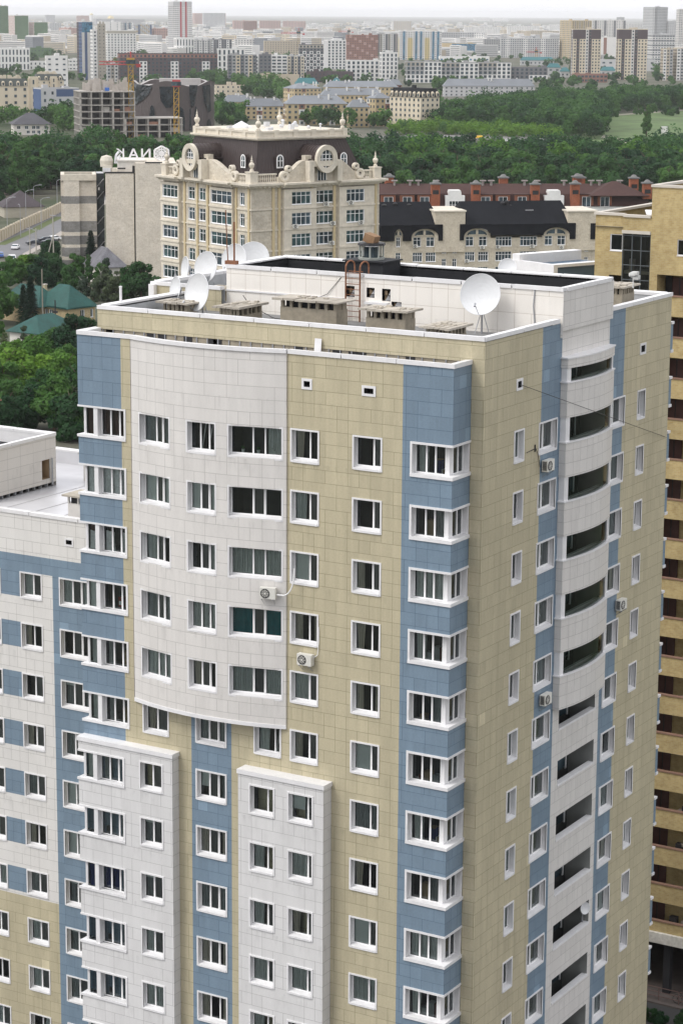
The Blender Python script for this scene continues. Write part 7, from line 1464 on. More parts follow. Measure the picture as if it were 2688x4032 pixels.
# -- curved theatre: ribbed brown drum with dark pointed glass arches
Ph = gd(*zpx(ZA, 1190, 900)); dh_ = math.hypot(Ph[0]-CAM[0], Ph[1]-CAM[1]); Rt = 275/1.742/FPX*dh_*1.02; vt = az(Ph); Ct = Ph+vdir(vt)*Rt
tht = thing('curved_theatre', 'round brown ribbed theatre with dark pointed glass arches and a swooping white roof edge', 'theatre', Ct, vt+PI)
RIB = plain('ribbed_brown_stone', (.09,.074,.072), .8, .15, .6); nA = 160; m = MB(); gm_ = MB()
topz = lambda t: (z_at(*zpx(ZA, 1190, 580), Ph)-G)+1.6*math.cos((t+.15)*5)+.6
H0 = topz(0)
for i in range(nA):
    a, c = -PI+2*PI*i/nA, -PI+2*PI*(i+1)/nA; rr_ = Rt*(1+.004*(i % 2)); p, q = (rr_*math.cos(a), rr_*math.sin(a)), (rr_*math.cos(c), rr_*math.sin(c)); m.face([(*p,0),(*q,0),(*q,topz(c)),(*p,topz(a))], 0)
    m.face([(*p,topz(a)),(*q,topz(c)),(q[0]*.93,q[1]*.93,topz(c)-.2),(p[0]*.93,p[1]*.93,topz(a)-.2)], 2); m.face([(p[0]*.93,p[1]*.93,topz(a)-.2),(q[0]*.93,q[1]*.93,topz(c)-.2),(q[0]*.93,q[1]*.93,H0-5),(p[0]*.93,p[1]*.93,H0-5)], 1)
m.lathe([(Rt*.93,H0-3),(Rt*.6,H0-2.2),(.001,H0-2)], 28, 2); m.box(Rt*.1,Rt*.5,-8,16,H0-3,H0+1.5,2)
m.build('drum', [RIB, RIB, plain('pale_roof_membrane', (.38,.36,.35), .6, .15, .2)], tht)
def pt_(x, z, o=.35):    # photo x on the drum -> angle
    s = (x-1198)/277.0; s = max(-.995, min(.995, s)); t = math.asin(s); r__ = Rt+o+.3; return (r__*math.cos(t), r__*math.sin(t), z)
zz_ = lambda y: z_at(*zpx(ZA, 1190, y), Ph)-G
arches = [[(930,575),(1062,588),(1040,640),(995,690),(930,735),(925,640)], [(1108,592),(1238,590),(1215,690),(1180,735),(1150,738),(1118,690)], [(1302,580),(1358,582),(1335,720),(1315,740),(1303,650)], [(1388,588),(1438,580),(1444,760),(1428,772),(1400,700)],
          [(1198,890),(1198,800),(1215,745),(1240,728),(1262,745),(1272,820),(1268,890)], [(1330,890),(1335,770),(1345,722),(1356,770),(1362,890)], [(1040,805),(1050,730),(1062,718),(1072,740),(1078,805)], [(1412,890),(1420,830),(1432,815),(1444,840),(1448,890)], [(1302,890),(1304,740),(1311,740),(1314,890)]]
for A_ in arches:
    m = MB(); P3 = [pt_(x, zz_(y)) for x, y in A_]; c3 = np.mean(np.array(P3), axis=0)
    cxm = np.mean([q[0] for q in A_]); cym = np.mean([q[1] for q in A_])
    for i in range(len(A_)):
        (xa, ya), (xb, yb3) = A_[i], A_[(i+1) % len(A_)]; n = 4
        for k in range(n):
            t0, t1 = k/n, (k+1)/n; E = lambda t, u: pt_(cxm+(xa+(xb-xa)*t-cxm)*u, zz_(cym+(ya+(yb3-ya)*t-cym)*u))
            for u0, u1 in ((0, .5), (.5, 1)): m.face([E(t0,u0),E(t1,u0),E(t1,u1),E(t0,u1)] if u0 > 0 else [E(t0,0),E(t1,u1),E(t0,u1)], 0)
    m.build('glass_arch', [farglass('dark_teal_glass', (.007,.011,.014))], tht)
# -- tower cranes
def crane(x, yb, yt, label, jib=None, cab=True, colr=(.42,.25,.03), back=6):
    P = gd(*zpx(ZA, x, yb)) if not isinstance(x, tuple) else gd(*zpx(x[0], x[1], yb)); zx = ZA if not isinstance(x, tuple) else x[0]; xx = x if not isinstance(x, tuple) else x[1]
    h = z_at(*zpx(zx, xx, yt), P)-G; o = thing('tower_crane', label, 'crane', P, az(P)-PI/2); m = MB(); w_ = 1.3; M_ = plain('crane_yellow_%d' % int(colr[0]*100+colr[1]*10), colr, .6, .2)
    for sx_ in (-w_, w_):
        for sy in (-w_, w_): m.tube((sx_,sy,0),(sx_,sy,h),.22,4)
    n = int(h/3)
    for i in range(n):
        z0, z1 = h*i/n, h*(i+1)/n; m.tube((-w_,-w_,z0),(w_,-w_,z1),.14,4); m.tube((w_,-w_,z0),(w_,w_,z1),.14,4); m.tube((-w_,w_,z0),(-w_,-w_,z1),.14,4); m.tube((-w_,-w_,z0),(w_,-w_,z0),.14,4)
    m.build('mast', [M_], o)
    if jib:
        m = MB(); L_ = jib; RJ = plain('crane_red', (.42,.05,.05), .6, .2); z = h
        for y in (-.7,.7): m.tube((-L_,y,z),(back,y,z),.22,4)
        m.tube((-L_,0,z+1.6),(back*.3,0,z+1.6),.22,4)
        for i in range(int(L_/3)): m.tube((-i*3,-.7,z),(-i*3-1.5,0,z+1.6),.12,4); m.tube((-i*3-3,.7,z),(-i*3-1.5,0,z+1.6),.12,4)
        m.box(back-1,back+1.5,-.8,.8,z-1.4,z+.4); m.tube((0,0,z),(0,0,z+7),.35,4); m.tube((0,0,z+7),(-L_*.7,0,z+1.6),.08,3); m.tube((0,0,z+7),(back+2,0,z),.08,3); m.build('jib', [RJ], o)
    if cab: m = MB(); m.box(-2.2,2.2,-2,2,h-.3,h+3.5); m.box(-2.6,2.6,-2.4,-2,h+.4,h+2.6,1); m.build('cab', [plain('crane_red', (.42,.05,.05)), FG] if not jib else [M_, FG], o)
    return o
crane(902, 940, 440, 'yellow tower crane with a red jib behind the concrete frame', 17, back=4); crane(1212, 955, 590, 'short yellow crane mast with red head before the curved theatre', None)
crane((ZB, 588), 420, 205, 'thin hazy brown crane among the beige blocks', 22, True, (.30,.22,.12)); crane((ZB, 898), 330, 195, 'small hazy crane over the brown brick tower', 18, True, (.30,.20,.05)); crane((ZC, 650), 400, 325, 'yellow crane head left of the teal halls', 14, True, (.45,.25,.06))
# -- domes of a mosque far left, water-tower
for x, yb2, yt, w_, lab, mt in ((760, 150, 108, 24, 'hazy golden mosque dome above the white slab', (.50,.40,.18)), (628, 150, 90, 13, 'small golden dome on a white minaret drum', (.52,.44,.26))):
    P_ = gd(*zpx(ZA, x, yb2)); h_ = z_at(*zpx(ZA, x, yt), P_)-G; R_ = w_/1.742/FPX*math.hypot(*(P_-CAM)[:2]); o = thing('mosque_dome', lab, 'dome', P_); m = MB(); m.prism([(R_*.95*math.cos(i*PI/6),R_*.95*math.sin(i*PI/6)) for i in range(12)],0,h_-R_*.7); m.build('drum', [CW['white']], o); m = MB(); m.lathe([(R_*math.cos(t),R_*.9*math.sin(t)) for t in np.linspace(0,PI/2-.01,8)]+[(.3,R_*1.3)],16,0,(0,0,h_-R_*.7)); m.build('cupola', [plain('gilt_%d' % w_, mt, .35, .1, metal=.4)], o)
# -- hazy far blocks one can still tell apart
far = [(ZA,1320,1335,1548,88,178,'broad hazy grey pink block right of the striped tower','pink'),(ZA,525,530,612,105,168,'faint pink block behind the small mosque dome','pink'),(ZA,308,314,378,100,170,'faint grey tower block right of the green towers','lgrey'),(ZA,335,340,420,155,205,'faint low grey block beside the shortest green tower','lgrey'),(ZA,640,660,992,128,165,'long faint low block behind the golden dome','grey'),(ZB,-6,2,136,78,165,'faint grey panel tower group left of centre','lgrey'),(ZB,180,188,330,125,190,'faint pink slab row, left part','pink'),(ZB,345,350,478,125,188,'faint pink slab row, middle part','pink'),(ZB,490,495,632,128,180,'faint pink slab row, right part','pink'),(ZB,245,250,332,130,208,'faint brown unfinished tower before the pink slabs','rbrick'),(ZB,635,640,810,145,168,'faint long white hangar right of the pink slabs','white'),(ZB,308,315,470,182,232,'pale stepped white block below the pink slabs','white'),(ZB,990,996,1120,128,152,'faint white slab left of the pale tower top','white'),(ZB,0,5,250,208,236,'long white low hall in the haze left of centre','white'),(ZC,260,266,360,105,128,'tiny faint white blocks on the horizon right of centre','white'),(ZC,380,385,480,112,130,'faint low white hangar near the horizon','white'),(ZC,1200,1206,1312,145,200,'faint white slab behind the right twin tower','offw'),(ZC,1150,1156,1200,105,190,'faint grey tower just left of the tall right tower','grey'),(ZC,-60,-50,80,130,150,'faint white roofs at the horizon in the middle','white')]
for z, xl, xc, xr, yt, yb2, lab, c_ in far: B(z, xl, xc, xr, yt, yb2, lab, c_, 1, 6, 3.2, .45, .4, b=80, roofbox=1)
# everything smaller than that reads as one mass of roofs
m = MB(); r_ = random.Random(77); cols = ['white','white','offw','offw','lgrey','beige','white','sand','cream','slate']
for i in range(2600):
    u = r_.uniform(-60, 2750); v = 60+150*r_.random()**1.1+.0068*u
    if v < 64+.0068*u: continue
    P_ = gd(u, v); d_ = math.hypot(*(P_-CAM)[:2])
    if d_ > 16000 or d_ < 2100: continue
    w_, dd, h = r_.uniform(10, 50), r_.uniform(9, 20), r_.choice([5,6,8,10,14,16,18,27]) if d_ < 7000 else r_.choice([5,7,9,14]); m.M = Matrix.Translation(Vector(P_)) @ Matrix.Rotation(r_.uniform(-.6,.6), 4, 'Z'); k = r_.randrange(len(cols)); m.box(-w_/2, w_/2, -dd/2, dd/2, 0, h, k, 'b'); m.box(-w_/2+.5, w_/2-.5, -dd/2+.5, dd/2-.5, h, h+.4, 6, 'b')
    if h > 7:
        n = int(w_/3.5)
        for j in range(int(h/3)):
            m.face([(-w_/2+1,-dd/2-.1,1+j*3),(w_/2-1,-dd/2-.1,1+j*3),(w_/2-1,-dd/2-.1,2.2+j*3),(-w_/2+1,-dd/2-.1,2.2+j*3)], len(cols))
m.M = None; tag(m.build('far_city', [CW[c] for c in cols]+[plain('far_window_band', (.16,.17,.18), .6, .2)]), kind='stuff')
# ------------------------------------------------------------------ trees
LEAF = [leafmat('leaf_mid', (.035,.100,.033), (.061,.147,.042), (.088,.183,.047)), leafmat('leaf_bright', (.077,.177,.026), (.118,.242,.038), (.153,.271,.053)), leafmat('leaf_dark', (.018,.057,.026), (.033,.088,.035), (.047,.106,.040)), leafmat('leaf_grey', (.065,.094,.059), (.094,.130,.077), (.118,.153,.094)), leafmat('needle_dark', (.012,.033,.021), (.021,.050,.028), (.035,.071,.035))]
BARK = plain('bark', (.085,.065,.045), .95, .3, 3); BIRCH = plain('birch_bark', (.33,.32,.29), .9, .3, 3)
def crown_mesh(name, mat, seed, n_cl=16, cards=2600, R=3.2, H=6.5, size=.34, shape='round', flat=.0):
    r = np.random.default_rng(seed); V = []; F = 0
    cl = []
    for i in range(n_cl):
        t = (i+.5)/n_cl; z = r.uniform(.12, 1.0)
        if shape == 'round': rad = R*math.sqrt(max(.05, 1-((z-.48)/.56)**2))*r.uniform(.25, .8)
        elif shape == 'tall': rad = R*(1-.75*z)**.8*r.uniform(.2, .75)
        elif shape == 'shrub': rad = R*math.sqrt(max(.05, 1-z*z))*r.uniform(.2, .85); 
        a = r.uniform(0, 2*PI); cr = R*r.uniform(.24, .46)*(1 if shape != 'tall' else .75)*(1.1-.35*z)
        cl.append((rad*math.cos(a), rad*math.sin(a), z*(H-cr*.7), cr))
    cl.append((0, 0, H*.5, R*.5)); w = np.array([c[3]**2 for c in cl]); w /= w.sum(); idx = r.choice(len(cl), cards, p=w); C_ = np.array(cl)[idx]
    d = r.normal(size=(cards, 3)); d /= np.linalg.norm(d, axis=1)[:, None]; rr = r.uniform(.55, 1.06, cards)**.6
    P = C_[:, :3]+d*(C_[:, 3]*rr)[:, None]*np.array([1, 1, .82]); P[:, 2] = np.maximum(P[:, 2], .05*H)
    nrm = d+r.normal(size=(cards, 3))*.55+np.array([0, 0, .35]); nrm /= np.linalg.norm(nrm, axis=1)[:, None]
    t1 = np.cross(nrm, r.normal(size=(cards, 3))); t1 /= np.linalg.norm(t1, axis=1)[:, None]; t2 = np.cross(nrm, t1); s = size*r.uniform(.55, 1.3, cards)[:, None]
    q = np.stack([P-t1*s-t2*s*.45, P+t1*s*.2-t2*s*.75, P+t1*s+t2*s*.35, P-t1*s*.15+t2*s*.8], axis=1).reshape(-1, 3)
    return fast_mesh(name, q, cards, mat)
def fast_mesh(name, q, n, mat):
    me = bpy.data.meshes.new(name); me.vertices.add(n*4); me.vertices.foreach_set('co', q.astype(np.float32).ravel()); me.loops.add(n*4); me.loops.foreach_set('vertex_index', np.arange(n*4, dtype=np.int32)); me.polygons.add(n); me.polygons.foreach_set('loop_start', np.arange(0, n*4, 4, dtype=np.int32))
    try: me.polygons.foreach_set('loop_total', np.full(n, 4, dtype=np.int32))
    except Exception: pass
    me.materials.append(mat); me.update(calc_edges=True); me.validate(); return me
def trunk_mesh(name, H, seed, mat, r0=.2):
    b = MB(); r = random.Random(seed); P = [(0,0,0)]
    for i in range(4): P.append((P[-1][0]+r.uniform(-.15,.15), P[-1][1]+r.uniform(-.15,.15), H*(i+1)/5))
    for i in range(4): b.tube(P[i], P[i+1], r0*(1-.2*i), 7, 0, r0*(1-.2*(i+1)))
    for i in range(6): p = P[2+i % 3]; a = i*1.1; b.tube(p, (p[0]+H*.13*math.cos(a), p[1]+H*.13*math.sin(a), p[2]+H*.16), r0*.4, 5, 0, r0*.12)
    return b.mesh(name, [mat])
def fir_mesh(name, seed):
    r = np.random.default_rng(seed); n = 2600; z = r.random(n)**.8; tier = np.floor(z*11)/11; fr = (z*11) % 1; rad = 2.5*(1-z)**.85*(1-.45*fr)+.1; a = r.uniform(0, 2*PI, n); k = r.uniform(.35, 1, n)
    P = np.stack([rad*k*np.cos(a), rad*k*np.sin(a), .6+z*9.2-.35*k*rad*.4], axis=1); d = np.stack([np.cos(a), np.sin(a), -.25+0*a], axis=1); t2 = np.stack([-np.sin(a), np.cos(a), .3*r.normal(size=n)], axis=1); s = (.30*r.uniform(.6,1.3,n))[:, None]
    q = np.stack([P-d*s-t2*s*.35, P+d*s-t2*s*.2, P+d*s+t2*s*.2, P-d*s+t2*s*.35], axis=1).reshape(-1, 3); return fast_mesh(name, q, n, LEAF[4])
PROTO = {}
def proto(kind):
    if kind not in PROTO:
        L = []
        spec = {'round': (0, 'round', 6.6, 3.2), 'bright': (1, 'round', 5.6, 3.3), 'dark': (2, 'round', 6.0, 3.2), 'tall': (0, 'tall', 9.0, 2.2), 'grey': (3, 'tall', 7.5, 2.3), 'shrub': (1, 'shrub', 2.6, 2.3), 'birch': (3, 'round', 7.0, 2.4), 'fir': (4, 'fir', 10, 2.5)}[kind]
        for v in range(3):
            sd = (hash_(kind)+v*17) % 9999
            if kind == 'fir': c = fir_mesh('crown', sd)
            else: c = crown_mesh('crown', LEAF[spec[0]], sd, 17+v*3, 4200 if kind != 'shrub' else 1300, spec[3], spec[2], .245, spec[1])
            L.append((c, trunk_mesh('trunk', spec[2], sd, BIRCH if kind == 'birch' else BARK, .2 if kind != 'shrub' else .08)))
        PROTO[kind] = L
    return PROTO[kind]
def hash_(s): return sum(ord(c)*(i+3)*31 for i, c in enumerate(s))
NT_ = 0
FIRST = {}
def tree(kind, P, scale, label, group, r, zs=1.0):
    global NT_
    NT_ += 1; v = r.randrange(3); rot = r.uniform(0, 6.28); key = (kind, v)
    if key not in FIRST:
        o = thing({'fir':'fir_tree','shrub':'shrub','birch':'birch_tree'}.get(kind, 'broadleaf_tree'), label, {'fir':'fir tree','shrub':'shrub'}.get(kind, 'tree'), P, rot, group); o.scale = (scale, scale, scale*zs); c, t = proto(kind)[v]; put('trunk', t, o); put('crown', c, o); FIRST[key] = o; return o
    return dup(FIRST[key], P, rot, label, group, (scale, scale, scale*zs))
def inpoly(p, poly):
    c = False
    for i in range(len(poly)):
        (x0, y0), (x1, y1) = poly[i], poly[i-1]
        if (y0 > p[1]) != (y1 > p[1]) and p[0] < (x1-x0)*(p[1]-y0)/(y1-y0)+x0: c = not c
    return c
def scatter(polypx, step, jit, r, maxn=9999):
    """jittered grid of ground points inside a photo-pixel polygon (the polygon says where the feet stand)"""
    W = [gd(u, v) for u, v in polypx]; poly = [(w[0], w[1]) for w in W]; xs_, ys_ = [p[0] for p in poly], [p[1] for p in poly]; out = []
    x = min(xs_)
    while x < max(xs_):
        y = min(ys_)
        while y < max(ys_):
            p = (x+r.uniform(-jit, jit), y+r.uniform(-jit, jit))
            if inpoly(p, poly): out.append(np.array([p[0], p[1], G]))
            y += step
        x += step
    out.sort(key=lambda p: math.hypot(p[0]-CAM[0], p[1]-CAM[1])); return out[:maxn]
D_ = lambda x, y: (x*2688/1568, y*2688/1568)
rt = random.Random(2024)
# garden trees close to the tower, left
near = [('bright',25,905,8),('bright',75,870,8),('round',120,830,7),('bright',150,915,8),('round',30,960,7),('dark',70,985,7),('round',125,990,9),('birch',205,985,10),('dark',165,1010,8),('round',95,945,7),('dark',175,840,9.5),('dark',205,822,8),('round',150,860,6),('bright',110,905,7),('bright',30,860,6.5),('grey',12,820,5),('grey',45,835,5),('round',215,1010,8),('round',180,960,9),('bright',60,925,7),('dark',20,1000,7),('round',5,930,8),('grey',55,800,4.5),('bright',140,880,6),('round',210,905,7),('dark',230,960,9),
        ('tall',-2,800,9),('round',-5,745,11),('fir',55,757,9.5),('fir',72,760,11.5),('round',-4,705,8),('round',50,655,5.8),('dark',95,660,7.2),('dark',130,655,7.2),('round',160,672,6.5),('tall',205,655,7.9),('birch',235,690,7.9),('birch',265,695,7.2),('grey',245,660,7.2),('fir',210,640,12),('tall',285,700,8.6),('birch',300,690,6.5),('dark',325,692,9.4),('round',180,640,6.5),('round',30,640,5.8),('round',70,640,6.5),('dark',110,638,6.5),('round',135,650,4.3),('dark',116,602,6.5),('bright',66,640,6.1),('birch',290,672,6.5),('round',10,665,6.5),('birch',190,690,5.8),('tall',255,640,6.5),('grey',215,700,5),('round',235,655,5.8)]
wd = ['bushy','spreading','dense','loose','rounded','leaning','broad','slender']
seen = {}
kn = {'bright':'bright green tree','round':'mid green tree','dark':'dark green tree','tall':'tall narrow tree','birch':'pale birch','grey':'grey green willow like tree','fir':'dark fir tree'}
for k, x, y, h in near:
    P = gd(*D_(x, y)); base = {'round':6.6,'bright':5.6,'dark':6.0,'tall':9.0,'grey':7.5,'birch':7.0,'fir':10}[k]
    zone = 'in the gardens below the green roofed house' if y > 775 else 'around the green roofed house' if y > 640 else 'by the left street'
    lab = kn[k]+' '+zone; tree(k, P, h/base*1.05, lab, kn[k]+'s '+zone, rt)
# left wood and the right wood: nearest trees as individuals, the rest as one mass each
woods = [('left wood', 'behind the stone office', [D_(-30,480), D_(60,455), D_(130,440), D_(170,450), D_(460,450), D_(460,382), D_(-30,378)], 10.5, 96, ('round','round','dark','tall')),
         ('right wood', 'behind the maroon townhouses', [D_(780,462), D_(1600,470), D_(1600,385), D_(1380,392), D_(780,384)], 10.5, 118, ('dark','round','round','dark'))]
for nm, wh, poly, step, nmax, ks in woods:
    pts = scatter(poly, step, 4.2, rt); vis = pts[:nmax]; rest = pts[nmax:]
    for P in vis:
        k = rt.choice(ks); h = rt.uniform(13, 18.5); base = {'round':6.6,'dark':6.0,'tall':9.0}[k]; kk = {'round':'mid green','dark':'dark green','tall':'tall narrow'}[k]
        tree(k, P, h/base*(.9 if k != 'tall' else 1.05), kk+' tree in the dense wood '+wh, kk+' trees of the '+nm, rt, 1.0)
    woods_rest = rest
    globals().setdefault('REST', []).append((nm, rest, (13, 18.5), ks))
def mass(name, pts, hr, mats_i, r, cards=420, wf=.42, size=.85):
    """trees too many to single out: clumped leaf cards"""
    Q = {}
    g = np.random.default_rng(len(pts)+7)
    for P in pts:
        h = r.uniform(*hr); R = h*wf*r.uniform(.8, 1.2); mi = r.choice(mats_i); ncl = 7; n = cards
        C_ = np.stack([g.uniform(-.6,.6,ncl)*R, g.uniform(-.6,.6,ncl)*R, g.uniform(.25,.86,ncl)*h], axis=1); cr = R*g.uniform(.35,.6,ncl); i = g.integers(0, ncl, n); d = g.normal(size=(n,3)); d /= np.linalg.norm(d,axis=1)[:,None]
        p = C_[i]+d*(cr[i]*g.uniform(.6,1.05,n))[:,None]; nn = d+g.normal(size=(n,3))*.5+np.array([0,0,.4]); nn /= np.linalg.norm(nn,axis=1)[:,None]; t1 = np.cross(nn, g.normal(size=(n,3))); t1 /= np.linalg.norm(t1,axis=1)[:,None]; t2 = np.cross(nn,t1); s = size*g.uniform(.6,1.3,n)[:,None]
        p = p+np.array([P[0],P[1],P[2]]); Q.setdefault(mi, []).append(np.stack([p-t1*s-t2*s*.5, p+t1*s*.3-t2*s*.8, p+t1*s+t2*s*.4, p-t1*s*.2+t2*s*.8], axis=1).reshape(-1,3))
    allq = []; idx = []
    for mi, L in Q.items(): q = np.concatenate(L); allq.append(q); idx.append(np.full(len(q)//4, mi, dtype=np.int32))
    q = np.concatenate(allq); n = len(q)//4; me = fast_mesh(name, q, n, LEAF[0])
    for mt in LEAF[1:4]: me.materials.append(mt)
    if len(me.polygons) == n: me.polygons.foreach_set('material_index', np.concatenate(idx))
    o = put(name, me); tag(o, kind='stuff'); return o
for nm, rest, hr, ks in REST: mass('wood', rest, hr, (0,0,2,2,1) if 'right' in nm else (0,0,2), rt, 720, .42, .62)
# far wood right of the cream mansard house, bright thicket, meadow hedges
mass('wood', scatter([D_(1000,300), D_(1180,302), D_(1290,318), D_(1384,320), D_(1390,264), D_(1600,252), D_(1620,236), D_(1300,240), D_(1150,250), D_(1060,262), D_(1000,285)], 11, 4.5, rt), (11, 17), (0,0,2,2), rt, 520, .44, .72)
mass('thicket', scatter([D_(890,312), D_(1000,308), D_(1290,322), D_(1290,305), D_(1180,296), D_(1000,297), D_(905,300)], 8, 3.4, rt), (5, 8), (1,1,1,0), rt, 380, .58, .45)
mass('hedge', [gd(*D_(x, y)) for x, y in ((1415,266),(1445,263),(1470,266),(1500,262),(1525,264),(1550,262),(1460,264),(1540,266),(1410,268))], (5, 8), (0,2), rt, 260, .5, .7)
tree('tall', gd(*D_(1484, 316)), 2.0, 'lone narrow poplar standing in the green meadow', None, rt, 1.1)
# street trees and greenery between the distant houses
city = []
for poly, st in (([D_(110,300), D_(195,300), D_(195,262), D_(120,262)], 12), ([D_(495,290), D_(560,300), D_(560,262), D_(495,255)], 13), ([D_(555,225), D_(660,232), D_(660,200), D_(570,198)], 14), ([D_(700,292), D_(900,298), D_(900,280), D_(700,282)], 13), ([D_(1000,236), D_(1010,240), D_(1010,232), D_(1000,230)], 22), ([D_(430,195), D_(570,200), D_(570,186), D_(430,186)], 16), ([D_(990,215), D_(1060,220), D_(1060,205), D_(990,205)], 14), ([D_(0,290), D_(110,300), D_(110,285), D_(0,282)], 14)): city += scatter(poly, st, st*.4, rt)
mass('street_trees', city, (8, 15), (0,0,2), rt, 240, .4, .9)
far_t = []
for i in range(1000):
    u, v = rt.uniform(-60, 2750), 70+270*rt.random()**1.2; 
    P = gd(u, v+.0068*u*.6); d_ = math.hypot(*(P-CAM)[:2])
    if 2000 < d_ < 8000: far_t.append(P)
mass('far_greenery', far_t, (5, 10), (0,0,2), rt, 60, .6, 1.7)
# courtyard shrubs under the brick block
for i in range(9): P = np.array([-10.9+i*.62+rt.uniform(-.35,.35), 47.6-2.4*rt.random(), G]); tree('dark', P, rt.uniform(.10,.24), 'low shrub in the dark courtyard bed below the handrail', 'courtyard shrubs', rt)
# meadow
b = MB(); b.face([(*gd(*D_(x, y))[:2], G+.05) for x, y in ((1290,330),(1330,300),(1385,268),(1480,258),(1640,250),(1640,345))]); tag(b.build('meadow', [plain('meadow_grass', (.085,.135,.045), .95, .55, .06)]), kind='structure')
b = MB(); b.face([(*gd(*D_(x, y))[:2], G+.12) for x, y in ((1375,264),(1440,260),(1640,246),(1640,249),(1440,263),(1380,268))]); b.face([(*gd(*D_(x, y))[:2], G+.12) for x, y in ((1385,310),(1460,325),(1480,332),(1450,332),(1380,316))]); tag(b.build('path', [plain('pale_earth_track', (.33,.31,.25), .95, .15, .1)]), kind='structure')
b = MB(); q = [gd(*D_(x, y)) for x, y in ((870,312),(1010,309),(1200,314),(1290,322))]; q2 = [gd(*D_(x, y)) for x, y in ((1290,330),(1200,322),(1010,316),(870,318))]; b.face([(p[0],p[1],G+.1) for p in q+q2]); tag(b.build('car_park', [plain('pale_car_park', (.19,.185,.18), .95, .15, .2)]), kind='structure')
for i, (x, y, m_, wds) in enumerate(((965,318,CW_,'white car alone at the left of the clearing in the wood'), (1025,318,CW_,'white car near the yellow van in the clearing'), (1145,322,CB_,'dark car in the middle of the forest clearing'), (1165,325,CW_,'white car beside the dark car in the forest clearing'), (1215,324,CB_,'dark car at the right of the forest clearing'), (1240,324,CW_,'white car at the far right of the forest clearing'))): P = gd(*D_(x, y)); car(P, 0.6+i*.4, m_, wds, 1.1)
car(gd(*D_(1098, 318)), 0.5, plain('yellow_car_paint', (.75,.45,.03), .3, .03), 'yellow van parked in the forest clearing', 1.25, True, 'van')
P = gd(*D_(1525, 316)); o = thing('billboard', 'white billboard on posts at the right of the meadow', 'billboard', P, az(P)-PI/2); b = MB(); b.box(-1.8,1.8,-.2,.2,2.5,6.5); lpart(o, 'panel', b, [CW['white']]); b = MB(); [b.tube((x,0,0),(x,0,2.5),.15,6) for x in (-1.4,1.4)]; lpart(o, 'legs', b, [GREYM])
print('trees', NT_)
SKYC = (8.6, 8.6, 9.0); SUN_E = .95; HAZE = 0.38e-4; EXPO = 0.68
t = NT('ground_mix'); g = t.n('NewGeometry').outputs['Position']
n1 = t.ramp(t.noise(g, .012, 5), .35, .65); n2 = t.noise(g, .2, 4); n3 = t.ramp(t.noise(g, .0022, 4), .42, .58)
c = t.mix(n1, (.05,.075,.035), (.16,.15,.12)); c = t.mix(t.math('MULTIPLY', n3, .6), c, (.19,.18,.165)); c = t.mix(t.ramp(n2, .35, .7), t.mix(1., c, (.7,.7,.7), 'MULTIPLY'), c)
GM = t.done(t.bsdf(c, .95, 0, .1))
b = MB(); b.face([(-29000,-5800,G),(29000,-5800,G),(29000,44000,G),(-29000,44000,G)]); tag(b.build('ground', [GM]), kind='structure')

b = MB(); b.face([(-60,-140,G+.02),(140,-140,G+.02),(140,48.55,G+.02),(-60,48.55,G+.02)]); tag(b.build('courtyard', [plain('dark_courtyard_asphalt', (.055,.055,.056), .9, .2, .3)]), kind='structure')  # asphalt sheet added dark to cut bounced light on the tower's lower floors
# unseen block the view is taken from, added to shade the tower's lower floors
Pq = CAM-np.array([cF[0],cF[1],0])/math.hypot(cF[0],cF[1])*2.5; ang = math.atan2(cR[1],cR[0]); o = thing('viewpoint_tower', 'unseen grey tower block behind the viewer, added to shade the facade opposite', 'apartment block', (Pq[0],Pq[1],G), ang)
b = MB(); b.box(-34, 30, -18, 0, 0, 84); b.build('wall', [plain('viewpoint_render', (.24,.23,.21), .85, .15)], o)
b = MB()
for i in range(17):
    for j in range(27): x, z = -32+i*3.6, 1.5+j*3; b.face([(x,.03,z),(x+1.7,.03,z),(x+1.7,.03,z+1.5),(x,.03,z+1.5)])
tag(b.build('windows', [FG], o), kind='stuff')
# ------------------------------------------------------------------ sky, sun, air
w = bpy.data.worlds.new('World'); sc.world = w; w.use_nodes = True; nt = w.node_tree; nt.nodes.clear()
SUN_EL, SUN_AZ = RAD(52), RAD(205)          # direction towards the sun: azimuth measured in the x-y plane
sdir = Vector((math.cos(SUN_EL)*math.cos(math.radians(-125)), math.cos(SUN_EL)*math.sin(math.radians(-125)), math.sin(SUN_EL)))
sky = nt.nodes.new('ShaderNodeTexSky'); sky.sky_type = 'NISHITA'; sky.sun_disc = False; sky.sun_elevation = SUN_EL
sky.sun_rotation = math.atan2(sdir.x, sdir.y); sky.air_density = 1.0; sky.dust_density = 4.0; sky.ozone_density = 1.0; sky.altitude = 350
hs = nt.nodes.new('ShaderNodeHueSaturation'); hs.inputs['Saturation'].default_value = .16; hs.inputs['Value'].default_value = 1.0
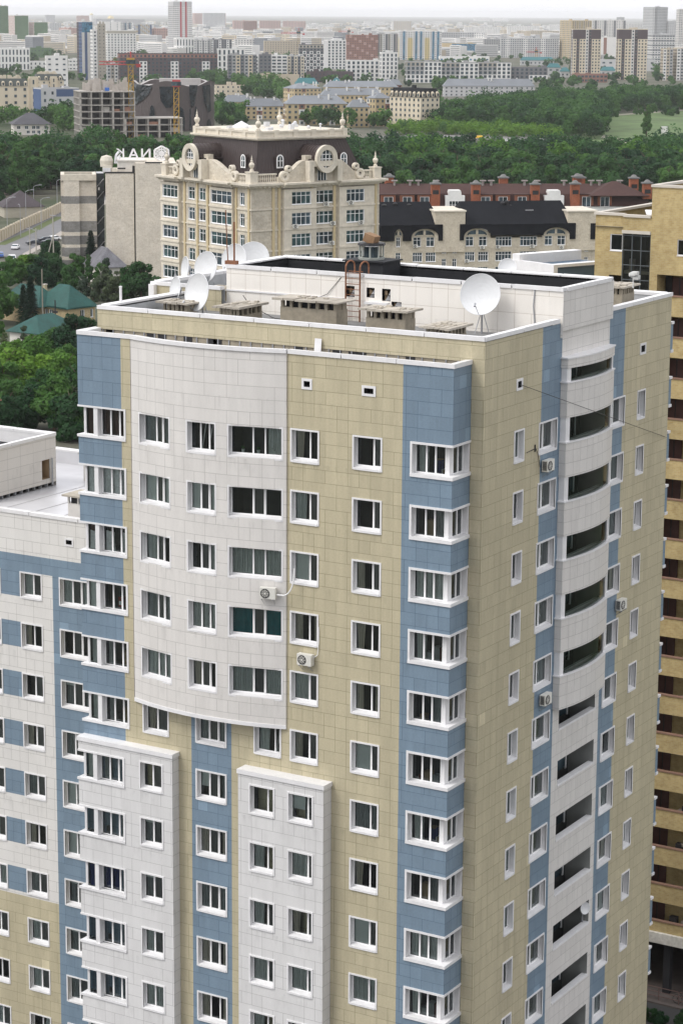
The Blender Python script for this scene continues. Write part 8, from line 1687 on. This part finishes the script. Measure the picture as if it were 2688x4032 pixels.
# cloud deck: soft grey-white variation over the whole vault
tc = nt.nodes.new('ShaderNodeTexCoord'); mp = nt.nodes.new('ShaderNodeMapping'); mp.inputs['Scale'].default_value = (1,1,5); nz = nt.nodes.new('ShaderNodeTexNoise'); nz.inputs['Scale'].default_value = 2.2; nz.inputs['Detail'].default_value = 4
mr = nt.nodes.new('ShaderNodeMapRange'); mr.inputs[3].default_value = .92; mr.inputs[4].default_value = 1.08
mx = nt.nodes.new('ShaderNodeMix'); mx.data_type = 'RGBA'; mx.inputs[0].default_value = .6; mx.inputs[7].default_value = (SKYC[0], SKYC[1], SKYC[2], 1)
ml = nt.nodes.new('ShaderNodeMix'); ml.data_type = 'RGBA'; ml.blend_type = 'MULTIPLY'; ml.inputs[0].default_value = 1
bg = nt.nodes.new('ShaderNodeBackground'); bg.inputs[1].default_value = .12; ow = nt.nodes.new('ShaderNodeOutputWorld')
L_ = nt.links.new
L_(sky.outputs[0], hs.inputs['Color']); L_(hs.outputs[0], mx.inputs[6]); L_(tc.outputs['Generated'], mp.inputs[0]); L_(mp.outputs[0], nz.inputs['Vector']); L_(nz.outputs['Fac'], mr.inputs[0])
L_(mx.outputs[2], ml.inputs[6]); L_(mr.outputs[0], ml.inputs[7]); L_(ml.outputs[2], bg.inputs[0]); L_(bg.outputs[0], ow.inputs[0])
sd = bpy.data.lights.new('sun', 'SUN'); so = bpy.data.objects.new('sun', sd); COL.objects.link(so); sd.energy = SUN_E; sd.angle = RAD(20); sd.color = (1, .96, .9)
so.rotation_euler = (-sdir).to_track_quat('-Z', 'Y').to_euler()
if HAZE:
    b = MB(); b.box(-30000, 30000, -6000, 45000, G-1.0, 60.0)
    t = NT('pale_haze'); pv = t.n('VolumePrincipled'); pv.inputs['Color'].default_value = (.955,.965,.99,1); pv.inputs['Density'].default_value = HAZE; pv.inputs['Anisotropy'].default_value = .0
    t.link(pv.outputs[0], t.out.inputs[1]); t.mat.cycles.homogeneous_volume = True if hasattr(t.mat.cycles, 'homogeneous_volume') else False
    tag(b.build('haze', [t.mat]), 'thin pale summer haze over the whole city', 'haze', kind='stuff')
vs = sc.view_settings; vs.view_transform = 'Standard'; vs.look = 'None'; vs.gamma = 1; vs.use_curve_mapping = False; vs.exposure = EXPO
sc.render.engine = 'CYCLES'; cy = sc.cycles; cy.use_denoising = True
try: cy.denoiser = 'OPENIMAGEDENOISE'; cy.denoising_input_passes = 'RGB_ALBEDO_NORMAL'
except Exception: pass
cy.max_bounces = 6; cy.diffuse_bounces = 3; cy.glossy_bounces = 3; cy.transmission_bounces = 3; cy.transparent_max_bounces = 10; cy.volume_bounces = 1; cy.caustics_reflective = False; cy.caustics_refractive = False
cy.sample_clamp_indirect = 6
